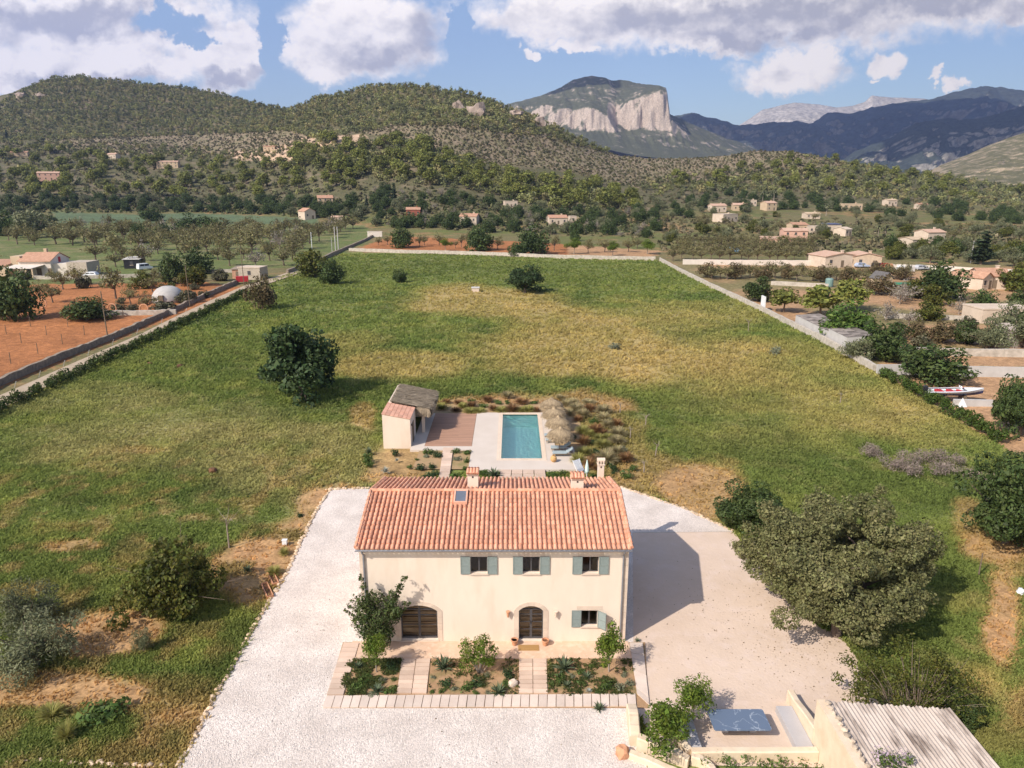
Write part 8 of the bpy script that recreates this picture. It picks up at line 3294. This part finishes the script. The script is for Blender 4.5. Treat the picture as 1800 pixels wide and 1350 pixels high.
# odds and ends
p = g1(661, 417)
m = MB()
m.box(p.x - 4, p.x + 3, p.y - .5, p.y + .5, -.2, 2.6)
m.box(p.x - 4.2, p.x + 3.2, p.y - .6, p.y + .6, 2.602, 2.8)
tag(m.build('gatepost', WHITEW), 'small white block wall at the top of the track behind the field', 'gatepost')
p = g1(836, 512)
t = thing('well_head', 'small pale stone well block alone in the dry part of the field', 'well', p)
m = MB()
m.box(-.9, .9, -.9, .9, -.2, .85)
m.build('body', MARES, t, world=False)
m = MB()
m.box(-1.0, 1.0, -1.0, 1.0, .852, 1.0, bev=.04)
m.build('lid', CONCW, t, world=False)
p = g1(1457, 503)
m = MB()
m.lathe([(.9, -.1), (.95, .2), (.95, 1.7), (.8, 1.95), (.3, 2.05)], (p.x, p.y, 0), 14)
tag(m.build('water_tank', mat('tank_green', (.20, .30, .27), (.17, .26, .23), scale=2, rough=.5)), 'grey-green round water tank at the end of the short pale wall', 'tank')
p = g1(1598, 503)
m = MB()
m.prism([(p.x - 6, p.y - 1), (p.x + 6, p.y - 1.2), (p.x + 6.2, p.y + 1.4), (p.x - 5.8, p.y + 1.6)], .5, .75)
tag(m.build('tarpaulin', GREENP), 'long flat green tarpaulin beside the small pitched hut', 'tarpaulin')
p = g1(1292, 443)
m = MB()
m.box(p.x - 2.2, p.x + 2.2, p.y - 1, p.y + 1, 0, 1.8, bev=.2)
tag(m.build('water_cistern', BLUEP), 'pale blue tank standing among the almond rows behind the white wall', 'tank')
rng = random.Random(6)
for i, (px, py, mm, lb) in enumerate([(1555, 471, REDP, 'red tool heap piece beside the dark parked car'), (1562, 472, TERRA, 'orange crate-like bin in the bungalow yard'), (1583, 475, WHITEP, 'white boxy container in the bungalow yard by the wall'), (1600, 476, CONCW, 'grey boxy container in the bungalow yard near the silver car')]):
    p = g1(px, py)
    m = MB()
    m.box(p.x - 1, p.x + 1, p.y - .7, p.y + .7, -.1, 1.3, bev=.1)
    m.box(p.x - .8, p.x + .8, p.y - .5, p.y + .5, 1.302, 1.5, bev=.05)
    tag(m.build('container', mm), lb, 'container')
q = G(501, 958)
m = MB()
m.box(q.x - .16, q.x + .16, q.y - .12, q.y + .12, 0, .38, bev=.02)
m.box(q.x - .18, q.x + .18, q.y - .14, q.y + .14, .382, .43)
tag(m.build('service_box', WHITEP), 'small white service box on bare soil beside the gravel edge', 'box')
for i, (px, py, lb) in enumerate([(480, 1018, 'rough wooden planter trough nearer the house along the gravel edge'), (470, 1040, 'rough wooden planter trough nearer the fig tree along the gravel edge')]):
    q = G(px, py)
    t = thing('wooden_trough', lb, 'trough', q, -1.05)
    m = MB()
    for (a_, b_, c_, d_) in ((-.9, .9, -.2, -.15), (-.9, .9, .15, .2), (-.9, -.85, -.149, .149), (.85, .9, -.149, .149)):
        m.box(a_, b_, c_, d_, 0, .2)
    m.build('frame', TERRA, t, world=False)
    m = MB()
    m.box(-.849, .849, -.149, .149, .0, .12)
    m.build('soil', mat('dark_earth', (.16, .075, .035)), t, world=False)
q = G(1793, 1043)
m = MB()
m.rock((q.x, q.y, .1), .35, .25, .25, random.Random(1), 2)
tag(m.build('white_stone', WHITEP), 'single white stone in the grass at the photo edge beyond the oak', 'stone')
q = G(902, 1206)
m = MB()
m.rock((q.x, q.y, .15), .26, .22, .22, random.Random(4), 2)
tag(m.build('rounded_stone', MARES), 'pale rounded stone beside the front door walkway in the middle bed', 'stone')
# rocks on the middle hill
for i, (px, py, w, h, lb) in enumerate([(838, 205, 46, 34, 'large pale rock outcrop high on the middle hill'), (806, 195, 22, 24, 'smaller pale rock outcrop next to the large one on the middle hill'), (905, 205, 40, 18, 'long low rock outcrop on the ridge side of the middle hill'), (948, 220, 26, 20, 'dark-edged rock outcrop lowest on the middle hill ridge'),
                                     (130, 132, 34, 10, 'rocky outcrop on the very top of the far wooded hill'), (38, 172, 26, 14, 'pale rock outcrop on the shoulder of the far wooded hill'), (72, 172, 22, 12, 'second pale rock outcrop on the shoulder of the far wooded hill')]):
    p = g1(px, py)
    if math.isnan(p.x):
        continue
    k = depth_of(p) / F
    rng = random.Random(i)
    m = MB()
    V0, F0 = ICO[2]
    sx, sy, sz = w * k / 2, w * k / 3, h * k * .62
    vs = []
    for v in V0:
        f = .75 + .5 * mnoise.noise(Vector(v) * 1.7 + Vector((i * 7, 0, 0))) + .25 * mnoise.noise(Vector(v) * 5 + Vector((i * 3, 5, 0)))
        vs.append((p.x + v[0] * sx * f, p.y + v[1] * sy * f, p.z + v[2] * sz * f + sz * .3))
    m.add(vs, F0)
    tag(m.build('rock_outcrop', mat('outcrop', (.44, .34, .27), (.24, .18, .15), scale=.22, rough=.95, bump=.8, bscale=.8)), lb, 'rock')
# flowering shrub in front of the shed
b = at(1560, 1338, 24.2)
nr_ = np.random.default_rng(50)
cen_ = np.stack([nr_.uniform(-.75, .75, 12), nr_.uniform(-.3, .3, 12), nr_.uniform(1.9, 2.9, 12)], 1)
t = cloud_thing('flowering_shrub', 'flowering shrub with pale violet blossom growing up over the corrugated roof', 'shrub', (b.x, 19.9, 0), cen_ + np.array([0, 4.0, .15]), nr_.uniform(.16, .34, 12), 700, .1, L_GRN, [[((0, 0, 0), .04), ((.1, .2, 2.2), .04), ((.1, 3.0, 3.0), .02), (tuple(c + np.array([0, 4.0, .15])), .008)] for c in cen_[:5]], BARKP, seed=50, crown='leaves', trunk='stem')
V, Fq = cloud(nr_, cen_ + np.array([-.1, 4.1, .3]), np.full(12, .3), 420, .07, .9, .4)
link('blossom', npmesh('blossom', V, Fq, leafmat('violet_blossom', (.46, .33, .42), (.56, .42, .50), .3)), t)

# ------------------------------------------------------------------ air and the unseen clouds that shade the mountains
hz_ = MB()
hz_.box(-12500, 13000, -400, 12500, -200, 2300)
HM, N, L = _nt('air')
o = N.new('ShaderNodeOutputMaterial')
v = N.new('ShaderNodeVolumePrincipled')
v.inputs['Color'].default_value = (.42, .55, 1.0, 1)
v.inputs['Density'].default_value = .000068
v.inputs['Anisotropy'].default_value = .1
L.new(v.outputs[0], o.inputs['Volume'])
tag(hz_.build('haze', HM), kind='stuff')
# cloud shapes added out of view so their shadows darken parts of the mountains
CLM = mat('cloud_white', (.8, .8, .8), (.75, .75, .75), scale=.001)
for i, (tx, ty, tz_, rx, ry) in enumerate([(330, 4150, 620, 270, 170), (3500, 5500, 400, 2500, 1900), (2700, 3750, 250, 1100, 620)]):
    dz = 2650 - tz_
    hd = dz / math.tan(SUN_EL)
    cx, cy = tx + hd * math.sin(SUN_AZ), ty + hd * math.cos(SUN_AZ)
    m = MB()
    vs = []
    for v in ICO[2][0]:
        f = .85 + .35 * mnoise.noise(Vector(v) * 1.6 + Vector((i * 9, 0, 0)))
        vs.append((cx + v[0] * rx * f, cy + v[1] * ry * f, 2650 + v[2] * 160 * f))
    m.add(vs, ICO[2][1])
    tag(m.build('shadow_clouds', CLM, smooth=True), kind='structure')
